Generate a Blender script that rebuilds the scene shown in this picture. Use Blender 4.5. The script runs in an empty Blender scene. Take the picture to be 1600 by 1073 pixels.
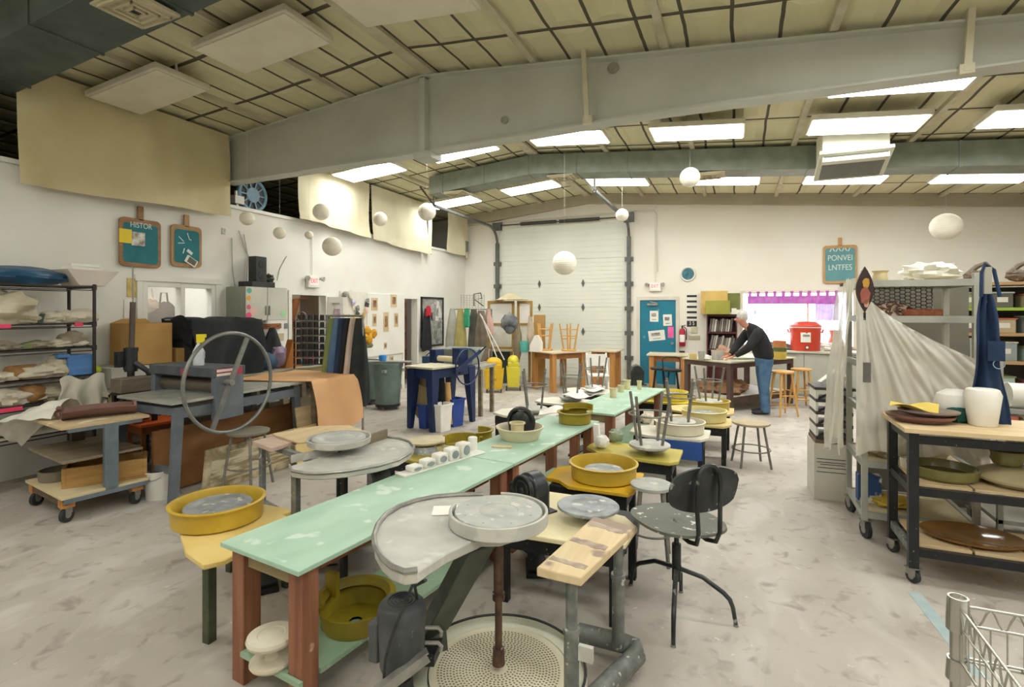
import bpy, math, random
from mathutils import Vector, Matrix, noise
random.seed(7)
SC = bpy.context.scene
COL = SC.collection
PI = math.pi
# ---------------------------------------------------------------- camera numbers
FPX, HOR, EYE = 822.0, 485.0, 1.75
TH = math.atan(350/822.0); SN, CS = math.sin(TH), math.cos(TH)
def ray(px):
    k = (px-800)/FPX
    return (-SN+k*CS, CS+k*SN)
def at(px, py, z):
    'point of the plane at height z seen at a photo pixel'
    t = FPX*(EYE-z)/(py-HOR); d = ray(px)
    return Vector((d[0]*t, d[1]*t, z))
def atd(px, py, t):
    d = ray(px)
    return Vector((d[0]*t, d[1]*t, EYE+t*(HOR-py)/FPX))
WX, WY = -6.9, 12.9
def onleft(px, py, x=WX):
    d = ray(px); t = x/d[0]
    return Vector((x, d[1]*t, EYE+t*(HOR-py)/FPX))
def onback(px, py, y=WY):
    d = ray(px); t = y/d[1]
    return Vector((d[0]*t, y, EYE+t*(HOR-py)/FPX))
def roof(x): return 4.64-0.086*abs(x+3.4)
TR = math.atan(481/822.0)-TH      # the green tables' turn from the room axis

# ---------------------------------------------------------------- materials
def lin(c):
    if isinstance(c, str):
        c = [int(c[i:i+2], 16)/255 for i in (0, 2, 4)]
    return tuple(((v/12.92) if v <= .04045 else ((v+.055)/1.055)**2.4) for v in c)+(1,)
MATS = {}
def pm(name, c1, c2=None, scale=6, rough=.6, metal=0, bump=.0, stretch=(1,1,1), spl=None, splamt=.62, splscale=30, alpha=1, emit=None, trans=0, detail=4, sheen=0, contrast=(.35,.68)):
    'procedural surface: two colours mixed by noise, optional spatter, bump'
    if name in MATS: return MATS[name]
    m = bpy.data.materials.new(name); m.use_nodes = True; nt = m.node_tree; N = nt.nodes; L = nt.links
    b = N['Principled BSDF']; b.inputs['Roughness'].default_value = rough; b.inputs['Metallic'].default_value = metal
    b.inputs['Base Color'].default_value = lin(c1)
    tc = N.new('ShaderNodeTexCoord'); mp = N.new('ShaderNodeMapping'); mp.inputs['Scale'].default_value = stretch
    L.new(tc.outputs['Object'], mp.inputs['Vector'])
    col = None
    nz = N.new('ShaderNodeTexNoise'); nz.inputs['Scale'].default_value = scale; nz.inputs['Detail'].default_value = detail
    L.new(mp.outputs['Vector'], nz.inputs['Vector'])
    if c2 is not None:
        cr = N.new('ShaderNodeValToRGB'); cr.color_ramp.elements[0].position = contrast[0]; cr.color_ramp.elements[1].position = contrast[1]
        cr.color_ramp.elements[0].color = lin(c1); cr.color_ramp.elements[1].color = lin(c2)
        L.new(nz.outputs['Fac'], cr.inputs['Fac']); col = cr.outputs['Color']
    if spl:
        n2 = N.new('ShaderNodeTexNoise'); n2.inputs['Scale'].default_value = splscale; n2.inputs['Detail'].default_value = 2
        L.new(tc.outputs['Object'], n2.inputs['Vector'])
        r2 = N.new('ShaderNodeValToRGB'); r2.color_ramp.elements[0].position = splamt; r2.color_ramp.elements[1].position = splamt+.05
        r2.color_ramp.elements[0].color = (0,0,0,1); r2.color_ramp.elements[1].color = (1,1,1,1)
        L.new(n2.outputs['Fac'], r2.inputs['Fac'])
        mx = N.new('ShaderNodeMix'); mx.data_type = 'RGBA'
        L.new(r2.outputs['Color'], mx.inputs[0]); mx.inputs[7].default_value = lin(spl)
        if col is not None: L.new(col, mx.inputs[6])
        else: mx.inputs[6].default_value = lin(c1)
        col = mx.outputs[2]
    if col is not None: L.new(col, b.inputs['Base Color'])
    if bump:
        bp = N.new('ShaderNodeBump'); bp.inputs['Strength'].default_value = bump; bp.inputs['Distance'].default_value = .01
        L.new(nz.outputs['Fac'], bp.inputs['Height']); L.new(bp.outputs['Normal'], b.inputs['Normal'])
    if alpha < 1: b.inputs['Alpha'].default_value = alpha
    if trans: b.inputs['Transmission Weight'].default_value = trans
    if sheen: b.inputs['Sheen Weight'].default_value = sheen
    if emit: b.inputs['Emission Color'].default_value = lin(emit[0]); b.inputs['Emission Strength'].default_value = emit[1]
    MATS[name] = m
    return m
def wood(name, c1, c2, axis=0, rough=.6, spl=None, scale=7, splamt=.62, splscale=18):
    st = [9, 9, 9]; st[axis] = .8
    return pm(name, c1, c2, scale=scale/4, rough=rough, bump=.15, stretch=tuple(st), spl=spl, splamt=splamt, splscale=splscale)

# ---------------------------------------------------------------- mesh collector
class MB:
    def __init__(s): s.v = []; s.f = []; s.M = Matrix.Identity(4)
    def push(s, v, f):
        n = len(s.v)
        s.v += [s.M @ Vector(p) for p in v]; s.f += [tuple(i+n for i in q) for q in f]
        return s
    def at(s, loc=(0,0,0), rz=0, rx=0, ry=0, sc=1):
        s.M = Matrix.Translation(loc) @ Matrix.Rotation(rz, 4, 'Z') @ Matrix.Rotation(ry, 4, 'Y') @ Matrix.Rotation(rx, 4, 'X') @ Matrix.Scale(sc, 4)
        return s
    def box(s, x0, y0, z0, x1, y1, z1):
        v = [(x, y, z) for z in (z0, z1) for y in (y0, y1) for x in (x0, x1)]
        return s.push(v, [(0,2,3,1),(4,5,7,6),(0,1,5,4),(2,6,7,3),(0,4,6,2),(1,3,7,5)])
    def cbox(s, cx, cy, cz, sx, sy, sz): return s.box(cx-sx/2, cy-sy/2, cz-sz/2, cx+sx/2, cy+sy/2, cz+sz/2)
    def frame(s, p, q, up=(0,0,1)):
        d = (Vector(q)-Vector(p)); L = d.length; d.normalize(); u = Vector(up)
        if abs(d.dot(u)) > .98: u = Vector((1,0,0))
        a = d.cross(u).normalized(); b = a.cross(d).normalized()
        return a, b
    def bar(s, p, q, w, h=None, w2=None, h2=None, up=(0,0,1)):
        h = h or w; w2 = w2 or w; h2 = h2 or h
        a, b = s.frame(p, q, up); p = Vector(p); q = Vector(q); v = []
        for c, ww, hh in ((p, w, h), (q, w2, h2)):
            for i, j in ((-1,-1),(1,-1),(1,1),(-1,1)): v.append(c+a*i*ww/2+b*j*hh/2)
        return s.push(v, [(3,2,1,0),(4,5,6,7),(0,1,5,4),(1,2,6,5),(2,3,7,6),(3,0,4,7)])
    def cyl(s, p, q, r, r2=None, n=14, cap=True):
        r2 = r if r2 is None else r2
        a, b = s.frame(p, q); p = Vector(p); q = Vector(q); v = []
        for c, rr in ((p, r), (q, r2)):
            for k in range(n):
                t = 2*PI*k/n; v.append(c+a*math.cos(t)*rr+b*math.sin(t)*rr)
        f = [(k, (k+1)%n, n+(k+1)%n, n+k) for k in range(n)]
        if cap: f += [tuple(range(n))[::-1], tuple(range(n, 2*n))]
        return s.push(v, f)
    def tube(s, pts, r, n=8, closed=False):
        pts = [Vector(p) for p in pts]; m = len(pts); v = []
        ref = None
        for i, p in enumerate(pts):
            if closed: d = pts[(i+1)%m]-pts[i-1]
            else: d = pts[min(i+1, m-1)]-pts[max(i-1, 0)]
            d.normalize()
            if ref is None:
                u = Vector((0,0,1)) if abs(d.z) < .9 else Vector((1,0,0)); ref = d.cross(u).normalized()
            ref = (ref-d*ref.dot(d))
            if ref.length < 1e-5: ref = d.orthogonal()
            ref.normalize(); b = d.cross(ref)
            rr = r[i] if isinstance(r, (list, tuple)) else r
            for k in range(n):
                t = 2*PI*k/n; v.append(p+ref*math.cos(t)*rr+b*math.sin(t)*rr)
        f = []
        for i in range(m if closed else m-1):
            j = (i+1)%m
            for k in range(n): f.append((i*n+k, i*n+(k+1)%n, j*n+(k+1)%n, j*n+k))
        if not closed: f += [tuple(range(n))[::-1], tuple(range((m-1)*n, m*n))]
        return s.push(v, f)
    def ring(s, c, R, r, n=36, axis='Z', k=8, Ry=None):
        Ry = Ry or R; pts = []
        for i in range(n):
            t = 2*PI*i/n; x, y = R*math.cos(t), Ry*math.sin(t)
            o = {'Z': (x, y, 0), 'Y': (x, 0, y), 'X': (0, x, y)}[axis]
            pts.append(Vector(c)+Vector(o))
        return s.tube(pts, r, k, True)
    def lathe(s, prof, c=(0,0,0), n=32, a0=0, a1=2*PI, sx=1, sy=1):
        full = abs(a1-a0) > 2*PI-.01; m = len(prof); v = []
        cols = n if full else n+1
        for i in range(cols):
            t = a0+(a1-a0)*i/n
            for r, z in prof: v.append((c[0]+r*math.cos(t)*sx, c[1]+r*math.sin(t)*sy, c[2]+z))
        f = []
        for i in range(n):
            j = (i+1)%cols
            for k in range(m-1):
                q = (i*m+k, j*m+k, j*m+k+1, i*m+k+1)
                f.append(q)
        if not full:
            f += [tuple(range(m)), tuple(range(n*m, n*m+m))[::-1]]
        return s.push(v, f)
    def prism(s, poly, z0, z1, plane='XY', off=0):
        n = len(poly); v = []
        for z in (z0, z1):
            for p in poly:
                v.append({'XY': (p[0], p[1], z), 'XZ': (p[0], z, p[1]), 'YZ': (z, p[0], p[1])}[plane])
        f = [tuple(range(n))[::-1], tuple(range(n, 2*n))]+[(k, (k+1)%n, n+(k+1)%n, n+k) for k in range(n)]
        return s.push(v, f)
    def ell(s, c, rx, ry=None, rz=None, nu=20, nv=12, lump=0, seed=0, freq=3):
        ry = ry or rx; rz = rz or rx; v = []; f = []
        for j in range(nv+1):
            ph = -PI/2+PI*j/nv
            for i in range(nu):
                t = 2*PI*i/nu; d = Vector((math.cos(ph)*math.cos(t), math.cos(ph)*math.sin(t), math.sin(ph)))
                k = 1+lump*noise.noise(d*freq+Vector((seed*3.1, seed, 0))) if lump else 1
                v.append((c[0]+d.x*rx*k, c[1]+d.y*ry*k, c[2]+d.z*rz*k))
        for j in range(nv):
            for i in range(nu): f.append((j*nu+i, j*nu+(i+1)%nu, (j+1)*nu+(i+1)%nu, (j+1)*nu+i))
        return s.push(v, f)
    def sheet(s, fn, nu, nv, th=.004):
        'closed cloth-like sheet of thickness th; fn(u,v)->point'
        P = [[Vector(fn(i/nu, j/nv)) for i in range(nu+1)] for j in range(nv+1)]
        N = []
        for j in range(nv+1):
            row = []
            for i in range(nu+1):
                du = P[j][min(i+1, nu)]-P[j][max(i-1, 0)]; dv = P[min(j+1, nv)][i]-P[max(j-1, 0)][i]
                n = du.cross(dv); row.append(n.normalized() if n.length > 1e-9 else Vector((0,0,1)))
            N.append(row)
        w = nu+1; v = []; f = []
        for sgn in (1, -1):
            for j in range(nv+1):
                for i in range(nu+1): v.append(P[j][i]+N[j][i]*th/2*sgn)
        o = w*(nv+1)
        for j in range(nv):
            for i in range(nu):
                a = j*w+i; f.append((a, a+1, a+w+1, a+w)); f.append((o+a, o+a+w, o+a+w+1, o+a+1))
        for i in range(nu):
            f.append((i+1, i, o+i, o+i+1)); a = nv*w+i; f.append((a, a+1, o+a+1, o+a))
        for j in range(nv):
            a = j*w; f.append((a, a+w, o+a+w, o+a)); a = j*w+nu; f.append((a+w, a, o+a, o+a+w))
        return s.push(v, f)
    def build(s, name, m, parent=None, bev=0, ang=38, sub=0, label=None, loc=None, rz=None):
        me = bpy.data.meshes.new(name); me.from_pydata([tuple(p) for p in s.v], [], s.f); me.validate()
        import bmesh
        bm = bmesh.new(); bm.from_mesh(me); bmesh.ops.recalc_face_normals(bm, faces=bm.faces); bm.to_mesh(me); bm.free()
        me.materials.append(m)
        for p in me.polygons: p.use_smooth = True
        me.set_sharp_from_angle(angle=math.radians(ang))
        o = bpy.data.objects.new(name, me); COL.objects.link(o)
        if parent is not None: o.parent = parent
        if bev:
            bv = o.modifiers.new('bevel', 'BEVEL'); bv.width = bev; bv.segments = 2; bv.limit_method = 'ANGLE'; bv.angle_limit = math.radians(50)
        if sub:
            sb = o.modifiers.new('sub', 'SUBSURF'); sb.levels = sub; sb.render_levels = sub
        if label: o['label'] = label
        if loc is not None: o.location = loc
        if rz is not None: o.rotation_euler.z = rz
        return o
def thing(name, label, cat, loc=(0,0,0), rz=0, group=None):
    o = bpy.data.objects.new(name, None); COL.objects.link(o); o.empty_display_size = .1
    o.location = loc; o.rotation_euler = (0, 0, rz); o['label'] = label; o['category'] = cat
    if group: o['group'] = group
    return o
def tag(o, label, cat, group=None, kind=None, loc=None, rz=None):
    o['label'] = label; o['category'] = cat
    if group: o['group'] = group
    if kind: o['kind'] = kind
    if loc is not None: o.location = loc
    if rz is not None: o.rotation_euler.z = rz
    return o
def struct(o):
    o['kind'] = 'structure'; return o
def dup(root, label=None, loc=None, rz=None, group=None, rot=None):
    def cp(o, par):
        c = o.copy(); COL.objects.link(c); c.parent = par
        for ch in list(o.children): cp(ch, c)
        return c
    r = cp(root, root.parent)
    if label: r['label'] = label
    if loc is not None: r.location = loc
    if rz is not None: r.rotation_euler = (0, 0, rz)
    if rot is not None: r.rotation_euler = rot
    if group: r['group'] = group
    return r
def text(s, size, m, parent, loc, rot, name='lettering', ext=.001, sx=1, font=None, align='CENTER'):
    cu = bpy.data.curves.new(name, 'FONT'); cu.body = s; cu.size = size; cu.extrude = ext; cu.align_x = align; cu.align_y = 'CENTER'
    t = bpy.data.objects.new(name+'_tmp', cu); COL.objects.link(t)
    dg = bpy.context.evaluated_depsgraph_get(); dg.update()
    me = bpy.data.meshes.new_from_object(t.evaluated_get(dg)); bpy.data.objects.remove(t); bpy.data.curves.remove(cu)
    me.materials.clear(); me.materials.append(m)
    o = bpy.data.objects.new(name, me); COL.objects.link(o); o.parent = parent; o.location = loc; o.rotation_euler = rot; o.scale = (sx, 1, 1)
    return o
def rnd(a, b): return random.uniform(a, b)
def rrect(x0, y0, x1, y1, r, n=5):
    pts = []
    for cx, cy, a in ((x1-r, y0+r, -PI/2), (x1-r, y1-r, 0), (x0+r, y1-r, PI/2), (x0+r, y0+r, PI)):
        for k in range(n+1):
            t = a+PI/2*k/n; pts.append((cx+r*math.cos(t), cy+r*math.sin(t)))
    return pts
# ---------------------------------------------------------------- shared surfaces
WHITE = pm('white_paint', 'E9E7E0', 'E2DED4', scale=2, rough=.75)
GALV = pm('galvanised', '7C817A', '99A09A', scale=9, rough=.5, metal=.6)
STEEL = pm('dusty_steel', '8E8C86', 'A9A69E', scale=14, rough=.45, metal=.6)
GREYPIPE = pm('grey_pipe', '6B6E6A', '8A8C87', scale=18, rough=.5, metal=.4, spl='C9C6BC', splamt=.66)
STOOLMET = pm('stool_metal', '77756E', '8F8C84', scale=18, rough=.5, metal=.4)
BLACK = pm('black_metal', '17181A', '232426', scale=15, rough=.5, metal=.2, spl='8D8D88', splamt=.70, splscale=40)
BLACKP = pm('black_plastic', '1B1C1D', '2B2C2C', scale=9, rough=.5)
RUBBER = pm('rubber', '26282A', '3A3B3B', scale=20, rough=.8)
GREENTOP = pm('green_top', 'B0CDB6', '9DBDA5', scale=3, rough=.5, bump=.06, stretch=(1.5,.6,1), spl='CADACB', splamt=.63, splscale=7)
GREENSH = pm('green_shelf', '9DB79A', '8BA788', scale=3, rough=.6, spl='A4BF9E', splamt=.66, splscale=9)
REDWOOD = wood('red_brown_wood', '7A4A34', 'A06C4E', 2, spl='C9A68C', splamt=.70, splscale=12)
REDWOODH = wood('red_brown_rail', '8A5230', 'A66C43', 0)
HONEY = wood('honey_wood', 'C08A4C', 'AA7336', 2)
PLY = wood('plywood', 'D9C29A', 'C9AE82', 1, spl='A58B63', splamt=.72)
PLYX = wood('plywood_x', 'D9C29A', 'C5AA7E', 0)
DKWOOD = wood('weathered_wood', '6E6350', '8B7D65', 1)
YELLOW = pm('yellow_plastic', 'C6A636', 'B4942C', scale=6, rough=.42)
OLIVE = pm('olive_plastic', 'A08C22', '8A7A1E', scale=6, rough=.45)
CREAM = pm('cream_plastic', 'DDD0A8', 'CFC094', scale=5, rough=.5)
CREAMY = pm('cream_board', 'E3CD93', 'D6BC7C', scale=4, rough=.55)
BAT = pm('grey_bat', 'A0A19B', 'B6B6AE', scale=9, rough=.6, spl='C6C5BC', splamt=.62, splscale=16)
DUST = pm('dusty_metal', 'AEADA6', 'C4C2B9', scale=6, rough=.6, metal=.05, spl='C9C6BB', splamt=.6, splscale=8)
PAPER = pm('paper', 'EDEBE2', 'E4E0D4', scale=3, rough=.9)
KRAFT = pm('cardboard', 'A98148', 'BA9458', scale=3, rough=.9)
BAG = pm('plastic_bag', 'C9C2AE', 'DAD5C6', scale=5, rough=.3, bump=.3)
CLAY = pm('pale_clay', 'D8D0BD', 'C8BCA2', scale=6, rough=.8)
PLASTER = pm('plaster', 'F0EEE6', 'E5E1D6', scale=6, rough=.8)
TEAL = pm('teal_chalkboard', '2C7C84', '256F78', scale=6, rough=.8)
CHALK = pm('chalk', 'DDE5DE', 'CFDAD2', scale=20, rough=.9)
# ================================================================ CAMERA
cam = bpy.data.cameras.new('camera'); co = bpy.data.objects.new('camera', cam); COL.objects.link(co)
co.location = (0, 0, EYE); co.rotation_euler = (PI/2, 0, TH)
cam.sensor_width = 36; cam.lens = FPX/1600*36; cam.shift_y = -51.5/1600; cam.clip_end = 200; cam.clip_start = .05
SC.camera = co
SC.view_settings.view_transform = 'Standard'; SC.view_settings.look = 'None'; SC.view_settings.gamma = 1; SC.view_settings.exposure = 1.55
SC.view_settings.use_curve_mapping = False
# ================================================================ SHELL
XR, YB = 9.0, -4.0
# floor
def floor_mat():
    m = bpy.data.materials.new('studio_floor'); m.use_nodes = True; nt = m.node_tree; N = nt.nodes; L = nt.links
    b = N['Principled BSDF']; b.inputs['Roughness'].default_value = .62
    tc = N.new('ShaderNodeTexCoord')
    def nz(sc, det, lo, hi, c0, c1, st=(1,1,1)):
        mp = N.new('ShaderNodeMapping'); mp.inputs['Scale'].default_value = st; L.new(tc.outputs['Object'], mp.inputs['Vector'])
        n = N.new('ShaderNodeTexNoise'); n.inputs['Scale'].default_value = sc; n.inputs['Detail'].default_value = det; n.inputs['Distortion'].default_value = .6
        L.new(mp.outputs['Vector'], n.inputs['Vector'])
        r = N.new('ShaderNodeValToRGB'); r.color_ramp.elements[0].position = lo; r.color_ramp.elements[1].position = hi
        r.color_ramp.elements[0].color = c0; r.color_ramp.elements[1].color = c1; L.new(n.outputs['Fac'], r.inputs['Fac']); return r, n
    A, _ = nz(1.1, 8, .35, .7, lin('AEA69B'), lin('C4BDB2'))
    B, _ = nz(.55, 5, .4, .62, (0,0,0,1), (1,1,1,1))
    C_, _ = nz(3.2, 9, .50, .62, (0,0,0,1), (1,1,1,1), (1, .5, 1))
    D, _ = nz(26, 3, .70, .74, (0,0,0,1), (1,1,1,1))
    def mix(a, bcol, fac, k):
        mx = N.new('ShaderNodeMix'); mx.data_type = 'RGBA'
        mu = N.new('ShaderNodeMath'); mu.operation = 'MULTIPLY'; mu.inputs[1].default_value = k; L.new(fac, mu.inputs[0])
        L.new(mu.outputs[0], mx.inputs[0]); L.new(a, mx.inputs[6]); mx.inputs[7].default_value = lin(bcol); return mx.outputs[2]
    c = mix(A.outputs['Color'], 'A69D93', B.outputs['Color'], .55)
    c = mix(c, 'C9C3BA', C_.outputs['Color'], .6)
    c = mix(c, 'DDD9D0', D.outputs['Color'], .7)
    E_, _ = nz(7.5, 10, .56, .70, (0,0,0,1), (1,1,1,1)); c = mix(c, '83766E', E_.outputs['Color'], .6)
    L.new(c, b.inputs['Base Color'])
    g, n = nz(18, 6, 0, 1, (0,0,0,1), (1,1,1,1)); bp = N.new('ShaderNodeBump'); bp.inputs['Strength'].default_value = .12; bp.inputs['Distance'].default_value = .01
    L.new(n.outputs['Fac'], bp.inputs['Height']); L.new(bp.outputs['Normal'], b.inputs['Normal'])
    return m
FLOOR = floor_mat()
struct(MB().box(WX-3.2, YB, -.1, XR, WY+.2, 0).build('floor', FLOOR))
tp = at(1428, 925, 0); tq = at(1475, 1010, 0); MB().bar((tp.x, tp.y, .001), (tq.x+.10, tq.y-.25, .001), .07, .002)
struct(MB().bar((tp.x, tp.y, .001), (tq.x+.08, tq.y-.22, .001), .07, .002).build('trim_1', pm('blue_tape', '9DB3B8', 'B3BDBC', scale=12, rough=.8)))
# ceiling : faced insulation between dark straps
def ceil_mat():
    m = bpy.data.materials.new('ceiling_insulation'); m.use_nodes = True; nt = m.node_tree; N = nt.nodes; L = nt.links
    b = N['Principled BSDF']; b.inputs['Roughness'].default_value = .8
    tc = N.new('ShaderNodeTexCoord'); wob = N.new('ShaderNodeTexNoise'); wob.inputs['Scale'].default_value = 1.3
    L.new(tc.outputs['Object'], wob.inputs['Vector'])
    mw = N.new('ShaderNodeVectorMath'); mw.operation = 'SCALE'; mw.inputs['Scale'].default_value = .06; L.new(wob.outputs['Color'], mw.inputs[0])
    ad = N.new('ShaderNodeVectorMath'); ad.operation = 'ADD'; L.new(tc.outputs['Object'], ad.inputs[0]); L.new(mw.outputs[0], ad.inputs[1])
    sx = N.new('ShaderNodeSeparateXYZ'); L.new(ad.outputs[0], sx.inputs[0])
    def line(sock, period, width):
        a = N.new('ShaderNodeMath'); a.operation = 'PINGPONG'; a.inputs[1].default_value = period/2; L.new(sock, a.inputs[0])
        c = N.new('ShaderNodeMath'); c.operation = 'LESS_THAN'; c.inputs[1].default_value = width/2; L.new(a.outputs[0], c.inputs[0]); return c.outputs[0], a.outputs[0]
    l1, h1 = line(sx.outputs['X'], .41, .034); l2, h2 = line(sx.outputs['Y'], .98, .055)
    mx = N.new('ShaderNodeMath'); mx.operation = 'MAXIMUM'; L.new(l1, mx.inputs[0]); L.new(l2, mx.inputs[1])
    n = N.new('ShaderNodeTexNoise'); n.inputs['Scale'].default_value = 2.5; n.inputs['Detail'].default_value = 5; L.new(tc.outputs['Object'], n.inputs['Vector'])
    r = N.new('ShaderNodeValToRGB'); r.color_ramp.elements[0].color = lin('CFC99E'); r.color_ramp.elements[1].color = lin('DED8B8'); L.new(n.outputs['Fac'], r.inputs['Fac'])
    mc = N.new('ShaderNodeMix'); mc.data_type = 'RGBA'; L.new(mx.outputs[0], mc.inputs[0]); L.new(r.outputs['Color'], mc.inputs[6]); mc.inputs[7].default_value = lin('5A5344')
    L.new(mc.outputs[2], b.inputs['Base Color'])
    mn = N.new('ShaderNodeMath'); mn.operation = 'MINIMUM'; L.new(h1, mn.inputs[0]); L.new(h2, mn.inputs[1])
    m3 = N.new('ShaderNodeMath'); m3.operation = 'MINIMUM'; m3.inputs[1].default_value = .12; L.new(mn.outputs[0], m3.inputs[0])
    bp = N.new('ShaderNodeBump'); bp.inputs['Strength'].default_value = .8; bp.inputs['Distance'].default_value = .35
    L.new(m3.outputs[0], bp.inputs['Height']); L.new(bp.outputs['Normal'], b.inputs['Normal'])
    return m
CEILM = ceil_mat()
x0, x1 = WX-3.2, XR+.2
mb = MB(); mb.prism([(x0, roof(x0)), (-3.4, roof(-3.4)), (x1, roof(x1)), (x1, roof(x1)+.2), (-3.4, roof(-3.4)+.2), (x0, roof(x0)+.2)], YB-.2, WY+.2, 'XZ')
struct(mb.build('ceiling', CEILM, ang=2))
PURL = pm('purlin_paint', 'CFC8B0', 'BDB497', scale=4, rough=.7)
n = 2
for x in (-6.0, -4.6, -3.4, -2.05, -.65, .8, 2.25, 3.7, 5.1):
    if x == -3.4: mbx = MB().cbox(x, (YB+WY)/2, roof(x)-.02, .16, WY-YB, .06)
    else: mbx = MB().box(x-.035, YB, roof(x)-.05, x+.035, WY, roof(x)+.005)
    struct(mbx.build('trim_%d' % n, PURL)); n += 1
# walls
WALLM = pm('wall_paint', 'EAE8E0', 'E0DCD2', scale=.9, rough=.8, bump=.02)
WALLB = pm('wall_paint_back', 'EDE9DE', 'E8E1D4', scale=.7, rough=.8)
T = .15
SILL = 3.30
def ly(px): return onleft(px, 400).y
W1A, W1B, W1T, W1Z = ly(218)+.03, ly(338)-.03, 2.12, 1.15       # view window
D1A, D1B, DT = ly(455), ly(508), 2.02
D2A, D2B = ly(631), ly(651)
mb = MB()
def wl(y0, y1, z0, z1): mb.box(WX-T, y0, z0, WX, y1, z1)
wl(YB, W1A, 0, SILL); wl(W1A, W1B, 0, W1Z); wl(W1A, W1B, W1T, SILL); wl(W1B, D1A, 0, SILL); wl(D1A, D1B, DT, SILL); wl(D1B, D2A, 0, SILL); wl(D2A, D2B, DT, SILL); wl(D2B, WY, 0, SILL)
wl(YB, 2.2, SILL, 4.4)
struct(mb.build('wall_left', WALLM))
BX0, BX1 = onback(1000, 500).x, onback(1056, 500).x
GX0, GX1, GT = -5.88, -2.42, 3.95
QX0, QX1, QZ0, QZ1 = .15, 2.25, 1.0, 2.13
mb = MB()
def wb(xa, xb, z0, z1): mb.box(xa, WY, z0, xb, WY+T, z1)
wb(WX-3.2, GX0, 0, 4.6); wb(GX0, GX1, GT, 4.7); wb(GX1, BX0, 0, 4.7); wb(BX0, BX1, 2.0, 4.6); wb(BX1, QX0, 0, 4.5); wb(QX0, QX1, 0, QZ0); wb(QX0, QX1, QZ1, 4.4); wb(QX1, XR, 0, 4.3)
struct(mb.build('wall_back', WALLB))
struct(MB().box(XR, YB, 0, XR+T, WY+T, 4.2).build('wall_right', WALLM))
struct(MB().box(WX-3.2, YB-T, 0, XR+T, YB, 4.7).build('wall_front', WALLM))
# band at the head of the back wall + knee bracket
BEAM = pm('girder_paint', 'C6C7BB', 'B9BAAD', scale=1.5, rough=.55)
mb = MB(); mb.prism([(WX, roof(WX)-.28), (-3.4, roof(-3.4)-.22), (XR, roof(XR)-.22), (XR, roof(XR)), (-3.4, roof(-3.4)), (WX, roof(WX))], WY-.12, WY, 'XZ')
struct(mb.build('trim_%d' % n, pm('rafter_paint', 'B9B09A', 'ADA48E', scale=2, rough=.7))); n += 1
# main tapered girder
GY = 5.5
top = [(WX, roof(WX)-.1), (-3.48, roof(-3.4)-.06), (XR, roof(XR)-.1)]
bot = [(WX, 3.62), (-3.48, 3.66), (-.8, 3.74), (2.1, 3.72), (XR, 3.4)]
mb = MB(); mb.prism(bot+top[::-1], GY-.006, GY+.006, 'XZ')
for a, b in zip(bot[:-1], bot[1:]): mb.bar((a[0], GY, a[1]), (b[0], GY, b[1]), .2, .02)
for a, b in zip(top[:-1], top[1:]): mb.bar((a[0], GY, a[1]), (b[0], GY, b[1]), .2, .02)
mb.box(-3.52, GY-.1, 3.66, -3.44, GY+.1, 4.55)
mb.box(-3.58, GY-.12, 3.58, -3.34, GY+.12, 3.66)
gird = struct(mb.build('trim_%d' % n, BEAM)); n += 1
# braces and round spots on the girder
for px, pt, pb in ((918, 20, 190), (1510, 0, 112)):
    d = ray(px); t = (GY-.13)/d[1]; a = atd(px, pb, t); b_ = atd(px-6 if px < 1000 else px+8, pt, t)
    b_.z = min(b_.z, roof(b_.x))
    mb = MB(); mb.bar(a, b_, .05, .05); mb.cbox(a.x, a.y+.01, a.z+.02, .1, .06, .08)
    struct(mb.build('trim_%d' % n, PURL)); n += 1
mb = MB()
for px, py, r in ((789, 188, .045), (958, 107, .06)):
    d = ray(px); t = (GY-.01)/d[1]; a = atd(px, py, t); mb.cyl((a.x, GY-.03, a.z), (a.x, GY, a.z), r, r*.9, 16)
struct(mb.build('trim_%d' % n, pm('patch_grey', '8C8A7A', '9E9C8C', scale=9, rough=.7))); n += 1
# loft behind the left wall above the sill, rooms behind window and doors
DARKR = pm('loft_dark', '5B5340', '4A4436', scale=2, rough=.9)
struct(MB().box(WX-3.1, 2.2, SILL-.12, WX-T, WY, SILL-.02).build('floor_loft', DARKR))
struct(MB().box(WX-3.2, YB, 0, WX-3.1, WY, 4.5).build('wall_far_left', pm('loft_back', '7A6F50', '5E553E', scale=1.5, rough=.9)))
struct(MB().box(WX-.02, 2.2, SILL-.03, WX+.03, WY, SILL+.02).build('trim_%d' % n, WHITE)); n += 1
struct(MB().box(WX-3.1, 5.75, 0, WX-T, 5.85, SILL-.12).build('wall_partition', WHITE))
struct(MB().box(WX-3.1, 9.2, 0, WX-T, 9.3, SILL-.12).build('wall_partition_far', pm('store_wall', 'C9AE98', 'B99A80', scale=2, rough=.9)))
# baseboards
BASE = pm('baseboard_grey', 'B3ADA2', '9F998E', scale=4, rough=.7)
struct(MB().box(WX, D1B+.1, 0, WX+.02, D2A-.1, .1).build('baseboard_left', BASE))
struct(MB().box(BX1+.1, WY-.02, 0, XR, WY, .1).build('baseboard_back', BASE))
# casings
def casing(y0, y1, zt, name):
    mb = MB(); w = .07
    mb.box(WX+.001, y0-w, 0, WX+.02, y0, zt-.001); mb.box(WX+.001, y1, 0, WX+.02, y1+w, zt-.001); mb.box(WX+.001, y0-w, zt, WX+.022, y1+w, zt+w)
    return struct(mb.build(name, WHITE))
casing(D1A, D1B, DT, 'door_1'); casing(D2A, D2B, DT, 'door_2')
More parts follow.
